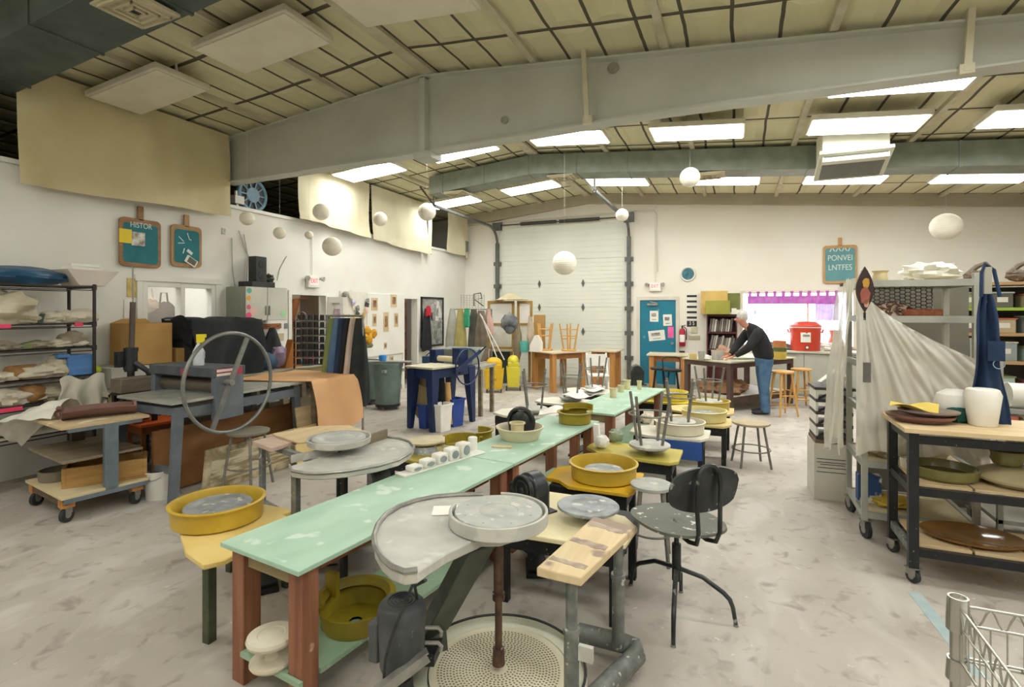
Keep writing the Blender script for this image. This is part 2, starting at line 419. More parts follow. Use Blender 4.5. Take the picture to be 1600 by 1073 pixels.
# window_1 : view window with white frame and a pane
mb = MB(); w = .06
for y0, y1 in ((W1A, W1A+w), (W1B-w, W1B), ((W1A*.48+W1B*.52)-.03, (W1A*.48+W1B*.52)+.03)): mb.box(WX-.1, y0, W1Z+.001, WX+.02, y1, W1T-.001)
ym = W1A*.48+W1B*.52
for ya, yb in ((W1A+w+.001, ym-.031), (ym+.031, W1B-w-.001)): mb.box(WX-.095, ya, W1T-w, WX+.015, yb, W1T-.001); mb.box(WX-.095, ya, W1Z+.001, WX+.015, yb, W1Z+w)
mb.box(WX, W1A-.09, W1T+.005, WX+.03, W1B+.09, W1T+.08); mb.box(WX, W1A-.07, W1Z-.07, WX+.025, W1A-.005, W1T+.002); mb.box(WX, W1B+.005, W1Z-.07, WX+.025, W1B+.07, W1T+.002)
win1 = struct(mb.build('window_1', WHITE))
GLASS = pm('window_glass', 'FFFFFF', rough=.02, alpha=.12)
MB().box(WX-.06, W1A, W1Z, WX-.055, W1B, W1T).build('window_pane', GLASS, win1)
# garage door (door_3)
GD = pm('garage_panel', 'E3E4D8', 'DADCCF', scale=1.2, rough=.55)
d3 = struct(MB().box(GX0-.05, WY+.035, 0, GX1+.05, WY+.08, GT+.05).build('door_3', GD))
for k in range(6):
    z0 = k*.61+.012; h = .596 if k < 5 else GT-5*.61-.012
    mb = MB(); mb.box(GX0, WY+.02, z0, GX1, WY+.06, z0+h)
    for j in range(1, 6): mb.box(GX0, WY+.014, z0+h*j/6-.006, GX1, WY+.03, z0+h*j/6+.006)
    MB.build(mb, 'door_section', GD, d3, bev=.004)
HW = pm('track_steel', '6F706B', '5B5C58', scale=9, rough=.5, metal=.5)
mb = MB()
for z in (1.22, 1.83, 2.44, .61):
    for x in (-4.72, -3.55): 
        mb.prism([(x-.04, z), (x, z-.1), (x+.04, z), (x, z+.1)], WY-.005, WY+.02, 'XZ')
MB.build(mb, 'hinge', HW, d3)
# tracks, shaft and spring of the overhead door
mb = MB()
for x, s in ((GX0-.02, -1), (GX1+.03, 1)):
    mb.bar((x, WY-.05, 0), (x, WY-.05, 3.55), .07, .09)
    pts = [Vector((x, WY-.05, 3.5))]+[Vector((x, WY-.05-.45*(1-math.cos(a)), 3.5+.45*math.sin(a))) for a in [PI/2*i/8 for i in range(9)]]
    mb.tube(pts, .035, 6); mb.box(x-.12, WY-.12, 3.9, x+.12, WY, 4.12)
    for z in (.6, 1.2, 1.8, 2.4, 3.0): mb.box(x-.1, WY-.07, z-.05, x+.1, WY, z+.05)
MB.build(mb, 'track', HW, d3)
mb = MB(); mb.bar((GX0, 12.4, 3.95), (GX0, 9.6, 3.97), .07, .05); mb.bar((GX0, 9.6, 3.95), (GX0, 9.6, roof(GX0)), .03, .03)
mb.bar((GX0, 9.6, 3.97), (GX0-.35, 9.6, roof(GX0)-.02), .03, .03)
MB.build(mb, 'overhead_rail', HW, d3)
mb = MB(); mb.bar((GX1, 12.4, 3.95), (GX1, 9.6, 3.97), .07, .05)
MB.build(mb, 'overhead_rail', HW, d3)
mb = MB(); mb.bar((GX1, 9.6, 3.95), (GX1, 9.6, roof(GX1)), .035, .035); mb.bar((GX1, 9.6, 3.97), (GX1-.5, 9.6, roof(GX1-.5)), .035, .035)
MB.build(mb, 'rail_hanger', WHITE, d3)
mb = MB(); mb.cyl((GX0, WY-.1, 4.02), (GX1, WY-.1, 4.02), .015); mb.cyl((-5.2, WY-.1, 4.02), (-4.22, WY-.1, 4.02), .045); mb.cyl((-4.14, WY-.1, 4.02), (-3.1, WY-.1, 4.02), .045)
MB.build(mb, 'spring', pm('spring_black', '3C3B36', '55534C', scale=30, rough=.5, metal=.4), d3)
# blue door (door_4)
d4 = struct(MB().box(BX0-.08, WY-.02, 0, BX0, WY+.1, 2.08).box(BX1, WY-.02, 0, BX1+.08, WY+.1, 2.08).box(BX0, WY-.02, 2.0, BX1, WY+.1, 2.08).build('door_4', pm('casing_offwhite', 'DAD4C8', 'CFC8BB', scale=4, rough=.6)))
MB().box(BX0, WY+.01, 0, BX1, WY+.05, 2.0).build('door_leaf', pm('blue_door', '177C96', '1F6F88', scale=3, rough=.45, spl='5F9FA6', splamt=.7, splscale=5), d4)
MB().box(BX0+.17, WY-.03, 1.87, BX0+.42, WY+.01, 1.92).bar((BX0+.4, WY-.02, 1.93), (BX0+.25, WY-.08, 1.96), .02, .02).build('door_closer', STEEL, d4)
MB().cyl((BX1-.08, WY-.06, .98), (BX1-.08, WY+.02, .98), .03).build('door_handle', STEEL, d4)
for i, (px, py, w, h, r, m) in enumerate(((1022, 494, .2, .26, 0, PAPER), (1043, 500, .2, .27, -.04, PAPER), (1026, 524, .38, .24, -.12, PAPER), (1048, 519, .13, .26, 0, pm('pink_paper', 'F06FA8', 'E8609C', rough=.9)))):
    p = onback(px, py); mb = MB().at((p.x, WY+.008, p.z), ry=r); mb.cbox(0, 0, 0, w, .004, h); o = mb.build('poster', m, d4)
    if m is PAPER:
        mb = MB().at((p.x, WY+.004, p.z), ry=r)
        mb.cbox(-w*.05, 0, h*.12, w*.55, .004, h*.3); mb.cbox(0, 0, -h*.3, w*.5, .004, h*.06)
        mb.build('print', pm('print_grey', '6E6C68', 'B9B4AC', scale=22, rough=.9), o)
# window_2 with bright outdoors
mb = MB(); w = .06
for xa, xb in ((QX0-w, QX0), (QX1, QX1+w), ((QX0+QX1)/2+.2, (QX0+QX1)/2+.24)): mb.box(xa, WY-.02, QZ0+.001, xb, WY-.001 if xa < QX0 or xb > QX1 else WY+.1, QZ1-.001)
mb.box(QX0-w, WY-.022, QZ1, QX1+w, WY-.001, QZ1+w); mb.box(QX0-w, WY-.06, QZ0-.04, QX1+w, WY-.001, QZ0)
win2 = struct(mb.build('window_2', pm('window_frame_cream', 'D9D2BE', 'CFC7B0', scale=4, rough=.6)))
MB().box(QX0, WY+.07, QZ0, QX1, WY+.075, QZ1).build('window_pane', GLASS, win2)
# ground outside
struct(MB().box(-12, WY+.3, -.2, 14, 45, -.1).build('ground_outside', pm('outside_gravel', 'CFCBC2', 'BDB8AE', scale=3, rough=.9)))
# ================================================================ WORLD + LAMPS
wd = bpy.data.worlds.new('sky'); SC.world = wd; wd.use_nodes = True
bg = wd.node_tree.nodes['Background']; bg.inputs[0].default_value = (.86, .92, 1, 1); bg.inputs[1].default_value = 5.0
LIT = pm('lit_diffuser', 'FFFFFF', rough=.5, emit=('FCFDF8', 6.5))
UNLIT = pm('unlit_diffuser', 'E4DDC8', 'DAD2BA', scale=3, rough=.5)
LFR = pm('lamp_frame', 'DCD6C4', 'CFC8B3', scale=4, rough=.5)
LAMPS = []
def lamp(x, y, lit, label, grp):
    LAMPS.append((x, y))
    z = roof(x)-.22; s = -.086 if x > -3.4 else .086
    t = thing('ceiling_light', label, 'light', (x, y, z), 0, grp); t.rotation_euler = (0, -math.atan(s), 0)
    MB().box(-.61, -.31, .012, .61, .31, .08).build('frame', LFR, t, bev=.01)
    MB().box(-.58, -.28, 0, .58, .28, .014).build('diffuser', LIT if lit else UNLIT, t)
    for q in (-.49, .49): MB().box(q-.01, -.01, .08, q+.01, .01, .22).build('hanger', LFR, t)
for x, y, l in ((-6.1, 3.85, 'unlit square-edged ceiling panel in front of the tan curtain, upper left'), (-4.28, 3.8, 'unlit ceiling panel next to the air duct, second from the left wall'), (-2.6, 3.72, 'unlit ceiling panel cut by the top edge above the grey girder')):
    lamp(x, y, False, l, 'unlit ceiling panels')
NM = ('by the left wall curtains', 'right of the lamp by the curtains', 'above the grey duct bend', 'left of the white ceiling heater', 'in front of the white ceiling heater', 'cut by the right edge of the photo')
for k, x in enumerate((-6.0, -4.18, -2.35, -.5, 1.45, 3.2)):
    lamp(x, 7.62, True, 'lit ceiling panel before the duct, '+NM[k], 'lit ceiling panels')
NM = ('nearest the left wall', 'second from the left wall', 'over the garage door', 'behind the paper lantern', 'behind the white ceiling heater', 'farthest right')
for k, x in enumerate((-5.95, -4.05, -2.2, -.2, 1.7, 3.55)):
    lamp(x, 10.55, True, 'lit ceiling panel beyond the duct, '+NM[k], 'lit ceiling panels')
lamp(1.5, 6.3, True, 'lit ceiling panel half hidden under the grey girder on the right', 'lit ceiling panels')
for x, y in ((1.6, 3.8), (3.4, 3.8), (-.6, 1.0), (1.6, 1.0), (3.6, .5), (-3.0, -.8), (0.6, -1.5), (3.6, -2), (-4.8, .6), (-5.4, -1.4)):  # unseen panels, added as fill to raise the room's brightness
    lamp(x, y, True, 'added fill-light panel outside the view, on the near side of the girder', 'added fill-light panels behind the viewer')
# ================================================================ GREEN TABLES
def green_table(label, ox, oy, L, W, legs_y, z=.66, seed=0):
    'origin = near right corner of the top; local y runs along the table'
    t = thing('work_table', label, 'table', (ox, oy, 0), -TR, 'long green work tables')
    MB().box(-W, 0, z-.022, 0, L, z).build('tabletop', GREENTOP, t, bev=.003)
    for y in (legs_y[0], legs_y[1]):
        for x in (-W+.03, -.12):
            MB().box(x, y, 0, x+.09, y+.09, z-.024).build('leg', REDWOOD, t, bev=.004)
    for x in (-W+.12, -.16): MB().box(x, legs_y[0]+.09, z-.11, x+.035, legs_y[1], z-.024).build('apron', REDWOODH, t)
    for y in (legs_y[0]+.02, legs_y[1]+.03): MB().box(-W+.125, y, z-.11, -.125, y+.035, z-.026).build('apron', pm('pale_rail', '9A8A62', '86774F', scale=6), t)
    MB().box(-W+.125, .02, .15, -.02, legs_y[0]-.002, .172).box(-W+.125, legs_y[0]+.092, .15, -.02, legs_y[1]-.002, .172).box(-W+.125, legs_y[0]-.004, .15, -.122, legs_y[0]+.094, .172).box(-.118, legs_y[0]-.0, .15, -.02, legs_y[0]+.0, .172).build('shelf', GREENSH, t)
    MB().box(-.15, legs_y[0]+.1, .08, -.12, legs_y[1]-.01, .148).build('shelf_rail', REDWOODH, t)
    return t
cT = math.cos(TR); sT = math.sin(TR)
def tl(ox, oy, u, v):   # point on table: u across (to the left negative), v along
    return (ox+u*cT+v*sT, oy-u*sT+v*cT)
T1 = (-1.68, 1.67); T2 = tl(*T1, 0, 1.80); T3 = tl(*T2, .02, 2.06)
green_table('green-topped table with reddish posts in the foreground, splash pan on its shelf', T1[0], T1[1], 1.79, .56, (.04, 1.66))
green_table('green-topped table carrying the white basin with the black pot', T2[0], T2[1], 1.67, .56, (.03, 1.54))
green_table('farthest green-topped table, with the black box at its end', T3[0], T3[1], 2.1, .56, (.03, 1.95))
# ================================================================ POTTER'S WHEELS
def pan(mb, r, h, z, n=40, a0=0, a1=2*PI, c=(0,0)):
    mb.lathe([(r-.02, z), (r-.005, z+.01), (r, z+h*.9), (r+.012, z+h*.93), (r+.014, z+h), (r-.004, z+h+.004), (r-.012, z+h*.9), (r-.018, z+.018), (0.03, z+.014), (.03, z)], (c[0], c[1], 0), n, a0, a1)
    return mb
def disc(mb, r, z, th=.02, c=(0,0)):
    mb.lathe([(0, z-th), (r-.006, z-th), (r, z-th+.005), (r, z-.004), (r-.004, z), (r*.62, z), (r*.60, z-.002), (r*.58, z), (0, z)], (c[0], c[1], 0), 36); return mb
HEADM = pm('wheel_head', '7E8285', 'A3A5A5', scale=11, rough=.45, metal=.3, spl='C9C8C0', splamt=.6, splscale=14)
def wheel(label, cx, cy, rz, board, bm, panm=None, pr=.25, zb=.46, head=True, hr=.165, zh=None, legm=None, apron=True, panlab=None, legs=None):
    'electric wheel: board polygon is local, wheel centre at the origin'
    t = thing('potters_wheel', label, 'potter\'s wheel', (cx, cy, 0), rz, 'electric potters wheels')
    legm = legm or BLACK
    MB().prism(board, zb-.03, zb).build('table_board', bm, t, bev=.006)
    xs = [p[0] for p in board]; ys = [p[1] for p in board]; x0, x1, y0, y1 = min(xs)+.05, max(xs)-.05, min(ys)+.06, max(ys)-.06
    if apron: MB().box(x0, y0, zb-.13, x1, y1, zb-.032).build('motor_housing', legm, t, bev=.01)
    for x, y in legs or ((x0+.03, y0+.03), (x1-.03, y0+.03), (x0+.03, y1-.03), (x1-.03, y1-.03)):
        MB().bar((x, y, zb-.04), (x, y, 0), .05).build('leg', legm, t, bev=.005)
    if panm: pan(MB(), pr, .12, zb+.002).build('splash_pan', panm, t, label=panlab)
    if head:
        zh = zh or zb+.09
        mb = disc(MB(), hr, zh); mb.cyl((0,0,zb), (0,0,zh-.02), .03); mb.build('wheel_head', HEADM, t)
    return t
def poly_px(pts, z, c, rz):
    out = []
    for px, py in pts:
        p = at(px, py, z); dx, dy = p.x-c[0], p.y-c[1]
        out.append((dx*math.cos(rz)+dy*math.sin(rz), -dx*math.sin(rz)+dy*math.cos(rz)))
    return out
# foreground-left yellow wheel
c = at(341, 783, .58)
LP = [(-.30,-.10),(-.22,-.32),(.02,-.40),(.12,-.56),(.34,-.56),(.40,-.45),(.40,.2),(.3,.3),(-.2,.3),(-.3,.2)]
p1 = poly_px([(281,832),(290,862),(318,882),(352,874),(420,838),(470,815),(440,803)], .47, (c.x, c.y), 0)
B1 = p1+[(.33,.30),(-.2,.3),(-.3,.1)]
wheel('yellow wheel with grey head beside the near end of the green table', c.x, c.y, 0, B1, pm('yellow_board', 'E6CC84', 'DDBE68', scale=3, rough=.5), YELLOW, .255, .47, True, .19, .565, pm('green_black_leg', '3E4230', '52553F', scale=12, rough=.6), apron=False, legs=[(.36,-.33),(.3,.25),(-.2,.25)])
# centre yellow wheel and the cream wheel below it
c = at(943, 722, .58)
wheel('yellow wheel with deep yellow pan beyond the task chair', c.x, c.y, 0, [(-.42,-.16),(-.3,-.18),(-.2,-.28),(.24,-.28),(.27,-.2),(.27,.24),(-.3,.26),(-.42,.12)], pm('yellow_board2', 'DDAF24', 'C99C1C', scale=3, rough=.5), YELLOW, .25, .46, True, .15, .53)
c = at(919, 788, .55)
wheel('cream-boarded wheel with flat grey bat, behind the wooden seat plank', c.x, c.y, 0, [(-.50,-.28),(-.3,-.36),(.18,-.34),(.28,-.26),(.3,0),(.2,.14),(-.1,.2),(-.2,.38),(-.45,.38),(-.52,.2)], pm('cream_board3', 'E6DAB0', 'DCCE9F', scale=3, rough=.5), None, .25, .46, True, .19, .55)
c = at(1015, 700, .5)
wheel('wheel with chartreuse board under an upturned stool', c.x, c.y, 0, [(-.58,-.02),(-.42,-.2),(.2,-.26),(.27,-.18),(.27,.22),(-.3,.26),(-.58,.2)], pm('chartreuse_board', 'C3B455', 'B4A548', scale=3, rough=.5), None, .25, .46, True, .17, .53)
WB_ = pm('white_board', 'E4DFD0', 'D8D2C0', scale=3, rough=.5)
BOARD = [(-.5,-.16),(-.3,-.28),(.22,-.28),(.3,-.15),(.3,.22),(-.35,.24),(-.5,.1)]
c = at(1062, 657, .58); WH3 = c
t = wheel('white-topped wheel with ivory pan and blue apron', c.x, c.y, 0, BOARD, WB_, pm('ivory_pan', 'E3DCC6', 'D8D0B6', scale=4, rough=.5), .25, .46, True)
MB().prism([(-.28,-.30),(.20,-.30),(.24,-.27),(-.28,-.27)], .25, .43).build('front_panel', pm('blue_panel', '1E4E9C', '1A4488', scale=4, rough=.5), t, label='blue sheet panel under the board')
c = at(1100, 640, .58); WH4 = c
wheel('wheel with cream pan, second from the work table', c.x, c.y, 0, BOARD, CREAMY, pm('cream_pan2', 'DDD193', 'D2C585', scale=4, rough=.5), .25, .46, True)
c = at(1108, 625, .58); WH5 = c
wheel('wheel with dull yellow pan nearest the work table', c.x, c.y, 0, BOARD, CREAMY, pm('dull_yellow_pan', 'C9B24E', 'BCA442', scale=4, rough=.5), .25, .46, True)
c = at(1046, 611, .58)
wheel('far yellow wheel right of the black box', c.x, c.y, 0, BOARD, pm('yellow_board4', 'DCC646', 'CDB638', scale=3, rough=.5), pm('lemon_pan', 'E0CB4A', 'D2BC3C', scale=4, rough=.5), .25, .46, True)
# left side of the tables
c = at(664, 690, .55)
w = wheel('olive wheel stacked with pale bats left of the green tables', c.x, c.y, 0, [(-.3,-.22),(.1,-.3),(.46,-.22),(.46,.25),(-.25,.28)], pm('olive_board', 'A9983C', '9A8A33', scale=3, rough=.5), None, .25, .46, False)
mb = MB(); mb.cyl((0,0,.46), (0,0,.52), .12, .1, 24); mb.build('wheel_head', HEADM, w)
def bat(px, py, z, r, m, label, th=.022):
    p = at(px, py, z); mb = MB(); mb.lathe([(0,-th),(r-.012,-th),(r,-th*.4),(r,0),(0,0)], n=32)
    return tag(mb.build('bat', m, None, loc=p), label, 'bat', 'loose throwing bats')
BATW = pm('pale_bat', 'CFC2A0', 'BDB08D', scale=6, rough=.7)
bat(664, 687, .56, .165, BATW, 'round pale bat lying on the olive wheel')
bat(682, 686, .483, .16, BATW, 'round pale bat behind the olive wheel, partly hidden')
def halfpan(name, p, a0, a1, m, label, r=.19, h=.11, ht=0, rim=True):
    mb = MB(); mb.lathe([(.06,0),(r-.01,0),(r,.01),(r,h*.9),(r+.018,h*.92),(r+.02,h),(r-.01,h),(r-.014,.014),(.06,.012)], n=26, a0=a0, a1=a1)
    return tag(mb.build(name, m, None, loc=p), label, 'splash pan', 'splash pan pieces')
p = at(722, 697, .49); halfpan('splash_pan_half', p, .2, 3.3, OLIVE, 'olive splash pan half beside the pale bats', .17, .09)
p = at(746, 690, .49); halfpan('splash_pan_half', p, -1.2, 2.0, OLIVE, 'olive splash pan half, the farther one beside the tool tray', .14, .12)
# pieces on the tables
p = at(898, 660, .66)
halfpan('splash_pan', p, 1.0, 2*PI+.5, OLIVE, 'olive splash pan with a gap standing on the green table', .155, .11)
mb = MB().at((p.x+.03, p.y+.02, p.z+.11), rz=.4); mb.lathe([(.10,0),(.15,0),(.152,.06),(.14,.06),(.138,.012),(.1,.01)], n=20, a0=.2, a1=2.9)
tag(mb.build('splash_pan_half', OLIVE), 'olive curved pan half resting on top of the olive splash pan', 'splash pan', 'splash pan pieces')
# big splash pan and bat stand on the lower shelf
p = at(556, 972, .172)
mb = MB(); mb.lathe([(.03,0),(.155,0),(.165,.02),(.18,.10),(.172,.10),(.15,.014),(.03,.012)], n=40); 
o = tag(mb.build('splash_pan', OLIVE, None, loc=p), 'olive splash pan on the lower shelf of the nearest green table', 'splash pan', 'splash pan pieces')
mb = MB(); mb.lathe([(.15,0),(.165,.0),(.185,.03),(.2,.03),(.2,.042),(.172,.045),(.15,.012)], n=34, a0=-.1, a1=PI+.9); mb.box(-.19,-.01,.0,-.12,.02,.12)
tag(mb.build('splash_pan_half', OLIVE, None, loc=(p.x, p.y, p.z+.102)), 'olive pan rim half laid upon the olive splash pan, lower shelf', 'splash pan', 'splash pan pieces')
p = at(424, 1036, .172)
mb = MB(); mb.lathe([(0,0),(.085,0),(.092,.012),(.09,.022),(.03,.03),(.022,.05),(.022,.085),(.03,.1),(.1,.105),(.105,.118),(.1,.132),(.06,.135),(.055,.131),(0,.131)], n=32)
tag(mb.build('banding_wheel', CLAY, None, loc=p), 'pale clay-crusted banding wheel on the low shelf between red posts', 'banding wheel')
# white tool tray
pa = at(624, 744, .66); pb = at(751, 706, .66); d = pb-pa; L = d.length
TT = thing('tool_tray', 'white tray with a row of scooped holders on the nearest green table', 'tray', (pa.x, pa.y, .66), math.atan2(d.y, d.x))
MB().box(0, -.05, 0, L, .05, .012).build('base', PLASTER, TT, bev=.003)
for i in range(5):
    x = .12+i*.115; hh = .02+.016*i
    mb = MB(); mb.prism(rrect(x-.045, .012, x+.045, .03+hh, .012), -.045, .035, 'XZ'); o = mb.build('holder', PLASTER, TT, bev=.006)
    mb = MB().at((x, -.046, .02+hh*.5), rx=PI/2); mb.lathe([(0,0),(1,0),(1,.004),(0,.004)], n=24, sx=.032, sy=max(.010, hh*.42)); mb.build('hollow', pm('holder_grey', '7F8487', '9A9E9F', scale=5, rough=.5), o)
pc = at(733, 690, .74)
mb = MB(); mb.lathe([(0,0),(.032,0),(.036,.01),(.036,.10),(.03,.105),(0,.105)], n=24)
tag(mb.build('plaster_cup', PLASTER, None, loc=(pc.x, pc.y+.06, .66)), 'tall white plaster cylinder at the end of the tool tray', 'cup')
# white basin with black pot and cup
p = at(812, 685, .66)
MB_ = MB(); MB_.lathe([(0,0),(.15,0),(.165,.015),(.19,.09),(.2,.092),(.205,.105),(.195,.108),(.178,.09),(.15,.02),(0,.018)], n=44)
tag(MB_.build('basin', pm('ivory_basin', 'DED3B6', 'D2C6A6', scale=4, rough=.5), None, loc=p), 'wide ivory basin holding a black pot and a cup', 'basin')
MB_ = MB(); MB_.lathe([(0,.0),(.2,.0),(.205,.008),(.2,.016),(0,.016)], n=32); 
mb = MB().at((p.x+.0, p.y+.05, p.z+.14), rx=0); mb.ell((0,0,.03), .12, .11, .13, 28, 18, lump=.06, freq=2); 
BLG = pm('black_gloss', '1F2022', '34363A', scale=8, rough=.3)
tp_ = thing('black_vessel', 'black lumpy vessel with handle sitting in the ivory basin', 'vessel', (p.x-.01, p.y+.065, p.z+.019))
mb = MB(); mb.lathe([(0,0),(.08,0),(.11,.03),(.125,.10),(.115,.17),(.08,.215),(.03,.225),(0,.226)], n=28, sy=.6); mb.build('body', BLG, tp_)
mb = MB(); mb.tube([(.13*math.cos(a)*.9+.02, -.06, .12+.12*math.sin(a)) for a in [PI*k/12 for k in range(13)]], .016); mb.build('handle', BLG, tp_)
cu = MB().lathe([(0,0),(.05,0),(.056,.125),(.068,.13),(.068,.14),(.05,.138),(.045,.01),(0,.01)], n=24)
tag(cu.build('cup', CREAM, None, loc=(p.x+.02, p.y-.10, p.z+.02)), 'cream cup leaning in front of the black vessel', 'cup')
p2_ = at(795, 700, .66); mb = MB(); mb.cbox(0,0,.006,.16,.05,.01); tag(mb.build('wood_slat', PLY, None, loc=(p2_.x-.06, p2_.y-.0, .66), rz=.2), 'small green-grey slat beside the ivory basin', 'slat')
# black machine case at the table side
p = at(834, 790, .47)
t = thing('pedal_case', 'black ribbed rounded case standing on the cream-boarded wheel', 'case', (p.x, p.y, .462), -.5)
sh = [(.13*math.cos(a)*(.8 if math.sin(a)<0 else .85), .12+.13*math.sin(a)) for a in [2*PI*k/28 for k in range(28)]]
sh = [(-.11,0),(.11,0)]+[(.11*math.cos(a), .12+.11*math.sin(a)*1.05) for a in [PI*k/14 for k in range(15)]]
MB().prism(sh, -.07, .05, 'XZ').build('shell', BLG, t, bev=.02)
mb = MB(); mb.prism([(x*.9, .01+z*.9) for x, z in sh], -.095, -.07, 'XZ'); mb.ring((0,-.1,.13), .06, .008, 24, 'Y'); mb.ring((0,-.1,.13), .09, .008, 24, 'Y'); mb.cyl((0,-.11,.13),(0,-.09,.13),.02); mb.build('face_plate', BLACKP, t, bev=.006)
MB().cbox(.0,0,-.0,.3,.14,.012).build('foot_plate', BLACK, t)
MB().tube([(-.12,-.03,.05),(-.17,-.06,.08),(-.17,-.06,.12),(-.12,-.03,.15)], .014).build('handle', BLACKP, t)
# ================================================================ FOREGROUND KICK WHEEL
ax, ay = at(779, 806, .86).x, at(779, 806, .86).y
KW = thing('kick_wheel', 'grey motorised kick wheel with perforated flywheel and plank seat, foreground', 'kick wheel', (ax, ay, 0))
ZT = .83
def kpt(px, py, z=ZT):
    p = at(px, py, z); return (p.x-ax, p.y-ay)
out = [(652,893),(632,896),(612,888),(596,874),(586,856),(584,840),(590,822),(603,806),(624,793),(650,784),(680,778),(715,775),(755,774),(795,776)]
pl = [kpt(*q) for q in out]+[(.12,.16),(.16,.04),(.06,-.12),kpt(752,838),kpt(745,842),kpt(700,862)]
MB().prism(pl, ZT-.045, ZT).build('splash_table', DUST, KW, bev=.008)
rim = [(x, y, ZT+.008) for x, y in pl[:13]]
MB().tube(rim, .011, 8).build('table_rim', STEEL, KW)
mb = MB(); mb.lathe([(.195,.0),(.21,.0),(.214,.005),(.214,.055),(.208,.058),(.202,.055),(.2,.012),(.195,.01)], (0,0,ZT+.004), 50, PI*1.02, PI*2.62); mb.build('splash_ring', DUST, KW)
mb = MB(); mb.lathe([(0,0),(.185,0),(.19,.006),(.19,.022),(.187,.026),(.085,.026),(.083,.024),(.08,.026),(0,.026)], (0,0,ZT+.03), 56); 
for k in range(8): 
    a = 2*PI*k/8; mb.cyl((.15*math.cos(a), .15*math.sin(a), ZT+.055), (.15*math.cos(a), .15*math.sin(a), ZT+.058), .004, n=8)
mb.build('wheel_head', BAT, KW)
mb = MB(); mb.cyl((0,0,.24), (0,0,ZT+.03), .016); mb.cyl((0,0,.52), (0,0,ZT-.045), .022); mb.cyl((0,0,.22), (0,0,.29), .028, .024, 16); mb.cyl((0,0,.5),(0,0,.53),.027); mb.build('shaft', pm('rusty_steel', '4A362A', '6B5242', scale=25, rough=.6, metal=.3, spl='A89A8A', splamt=.7), KW)
FLYZ = .2
def fly_mat():
    m = bpy.data.materials.new('perforated_flywheel'); m.use_nodes = True; nt = m.node_tree; N = nt.nodes; L = nt.links; b = N['Principled BSDF']
    b.inputs['Roughness'].default_value = .65
    tc = N.new('ShaderNodeTexCoord'); n = N.new('ShaderNodeTexNoise'); n.inputs['Scale'].default_value = 5; L.new(tc.outputs['Object'], n.inputs['Vector'])
    r = N.new('ShaderNodeValToRGB'); r.color_ramp.elements[0].color = lin('C4BB9C'); r.color_ramp.elements[1].color = lin('DAD4BE'); L.new(n.outputs['Fac'], r.inputs['Fac'])
    L.new(r.outputs['Color'], b.inputs['Base Color']); return m
FM = fly_mat()
mb = MB(); mb.lathe([(0,-.03),(.30,-.03),(.30,.0),(0,.0)], (0,0,FLYZ), 60); fw = mb.build('flywheel', FM, KW)
mb = MB(); rr = .045
while rr < .262:
    nn = int(2*PI*rr/.0165)
    for k in range(nn):
        a = 2*PI*k/nn+rr*14; cx_, cy_ = rr*math.cos(a), rr*math.sin(a)
        mb.push([(cx_+.0052*math.cos(q+a), cy_+.0045*math.sin(q+a), FLYZ+.0008) for q in [2*PI*j/6 for j in range(6)]], [tuple(range(6))])
    rr += .0135
o = mb.build('perforations', pm('hole_dark', '6A6048', '7D735A', scale=9, rough=.9), fw); o['kind'] = 'stuff'
mb = MB(); mb.lathe([(.305,-.05),(.37,-.05),(.38,-.04),(.38,.015),(.372,.018),(.366,.0),(.31,-.005),(.305,-.01)], (0,0,FLYZ), 60); mb.build('flywheel_guard', pm('pale_metal', 'B9B9A4', 'C9C8B5', scale=5, rough=.5, metal=.2), KW)
MB().ring((0,0,FLYZ+.018), .374, .006, 60).build('guard_trim', RUBBER, KW)
mb = MB(); mb.lathe([(.0,0),(.33,0),(.33,.03),(.0,.03)], (0,0,.06), 40); mb.build('base_plate', DUST, KW)
# slanted housing from head to motor
GRN = pm('grey_green_steel', '3E443C', '5B6056', scale=6, rough=.5, metal=.3)
a = Vector((*kpt(750, 852, .78), .79)); q_ = atd(675, 985, 2.42); b_ = Vector((q_.x-ax, q_.y-ay, q_.z))
MB().bar(a, b_, .15, .06).build('slanted_housing', GRN, KW, bev=.006)
q_ = at(690, 1100, 0); MB().bar(b_, (q_.x-ax-.02, q_.y-ay, 0.0), .12, .05).build('rear_leg', GRN, KW)
# motor
q_ = atd(628, 932, 2.12); mx_, my_ = q_.x-ax, q_.y-ay; mz = q_.z-.02
MG = pm('motor_grey', '3F4242', '55585A', scale=12, rough=.55, spl='A9A9A4', splamt=.7, splscale=30)
mb = MB(); mb.lathe([(0,-.275),(.06,-.275),(.082,-.26),(.088,-.24),(.094,-.075),(.097,-.07),(.097,-.03),(.09,-.008),(.078,.004),(.06,.008),(.0,.008)], (mx_,my_,mz), 32); mo = mb.build('motor', MG, KW)
mb = MB()
for r_ in (.012,.026,.04,.054): mb.ring((mx_,my_,mz+.0075), r_, .0045, 26, k=5)
mb.build('fan_grille', BLACKP, mo)
MB().cbox(mx_-.10, my_-.03, mz-.16, .05, .06, .16).build('terminal_box', MG, mo, bev=.01)
MB().bar((mx_+.05,my_+.07,mz-.27),(b_.x,b_.y,b_.z-.05),.1,.04).build('motor_bracket', BLACK, KW)
MB().cyl((mx_,my_,mz-.38),(mx_,my_,mz-.3),.045).build('drive_pulley', RUBBER, KW)
MB().bar((mx_-.02,my_+.05,0),(mx_-.02,my_+.05,mz-.25),.05,.03).build('motor_leg', STEEL, KW)
q1, q2 = atd(585, 1078, 1.98), atd(668, 1016, 2.06)
MB().bar((q1.x-ax,q1.y-ay,q1.z),(q2.x-ax,q2.y-ay,q2.z),.035,.008).bar((q1.x-ax+.01,q1.y-ay-.01,q1.z-.02),(q2.x-ax+.01,q2.y-ay-.01,q2.z-.02),.006,.035).build('brake_bar', STEEL, KW)
k0 = kpt(648, 893)
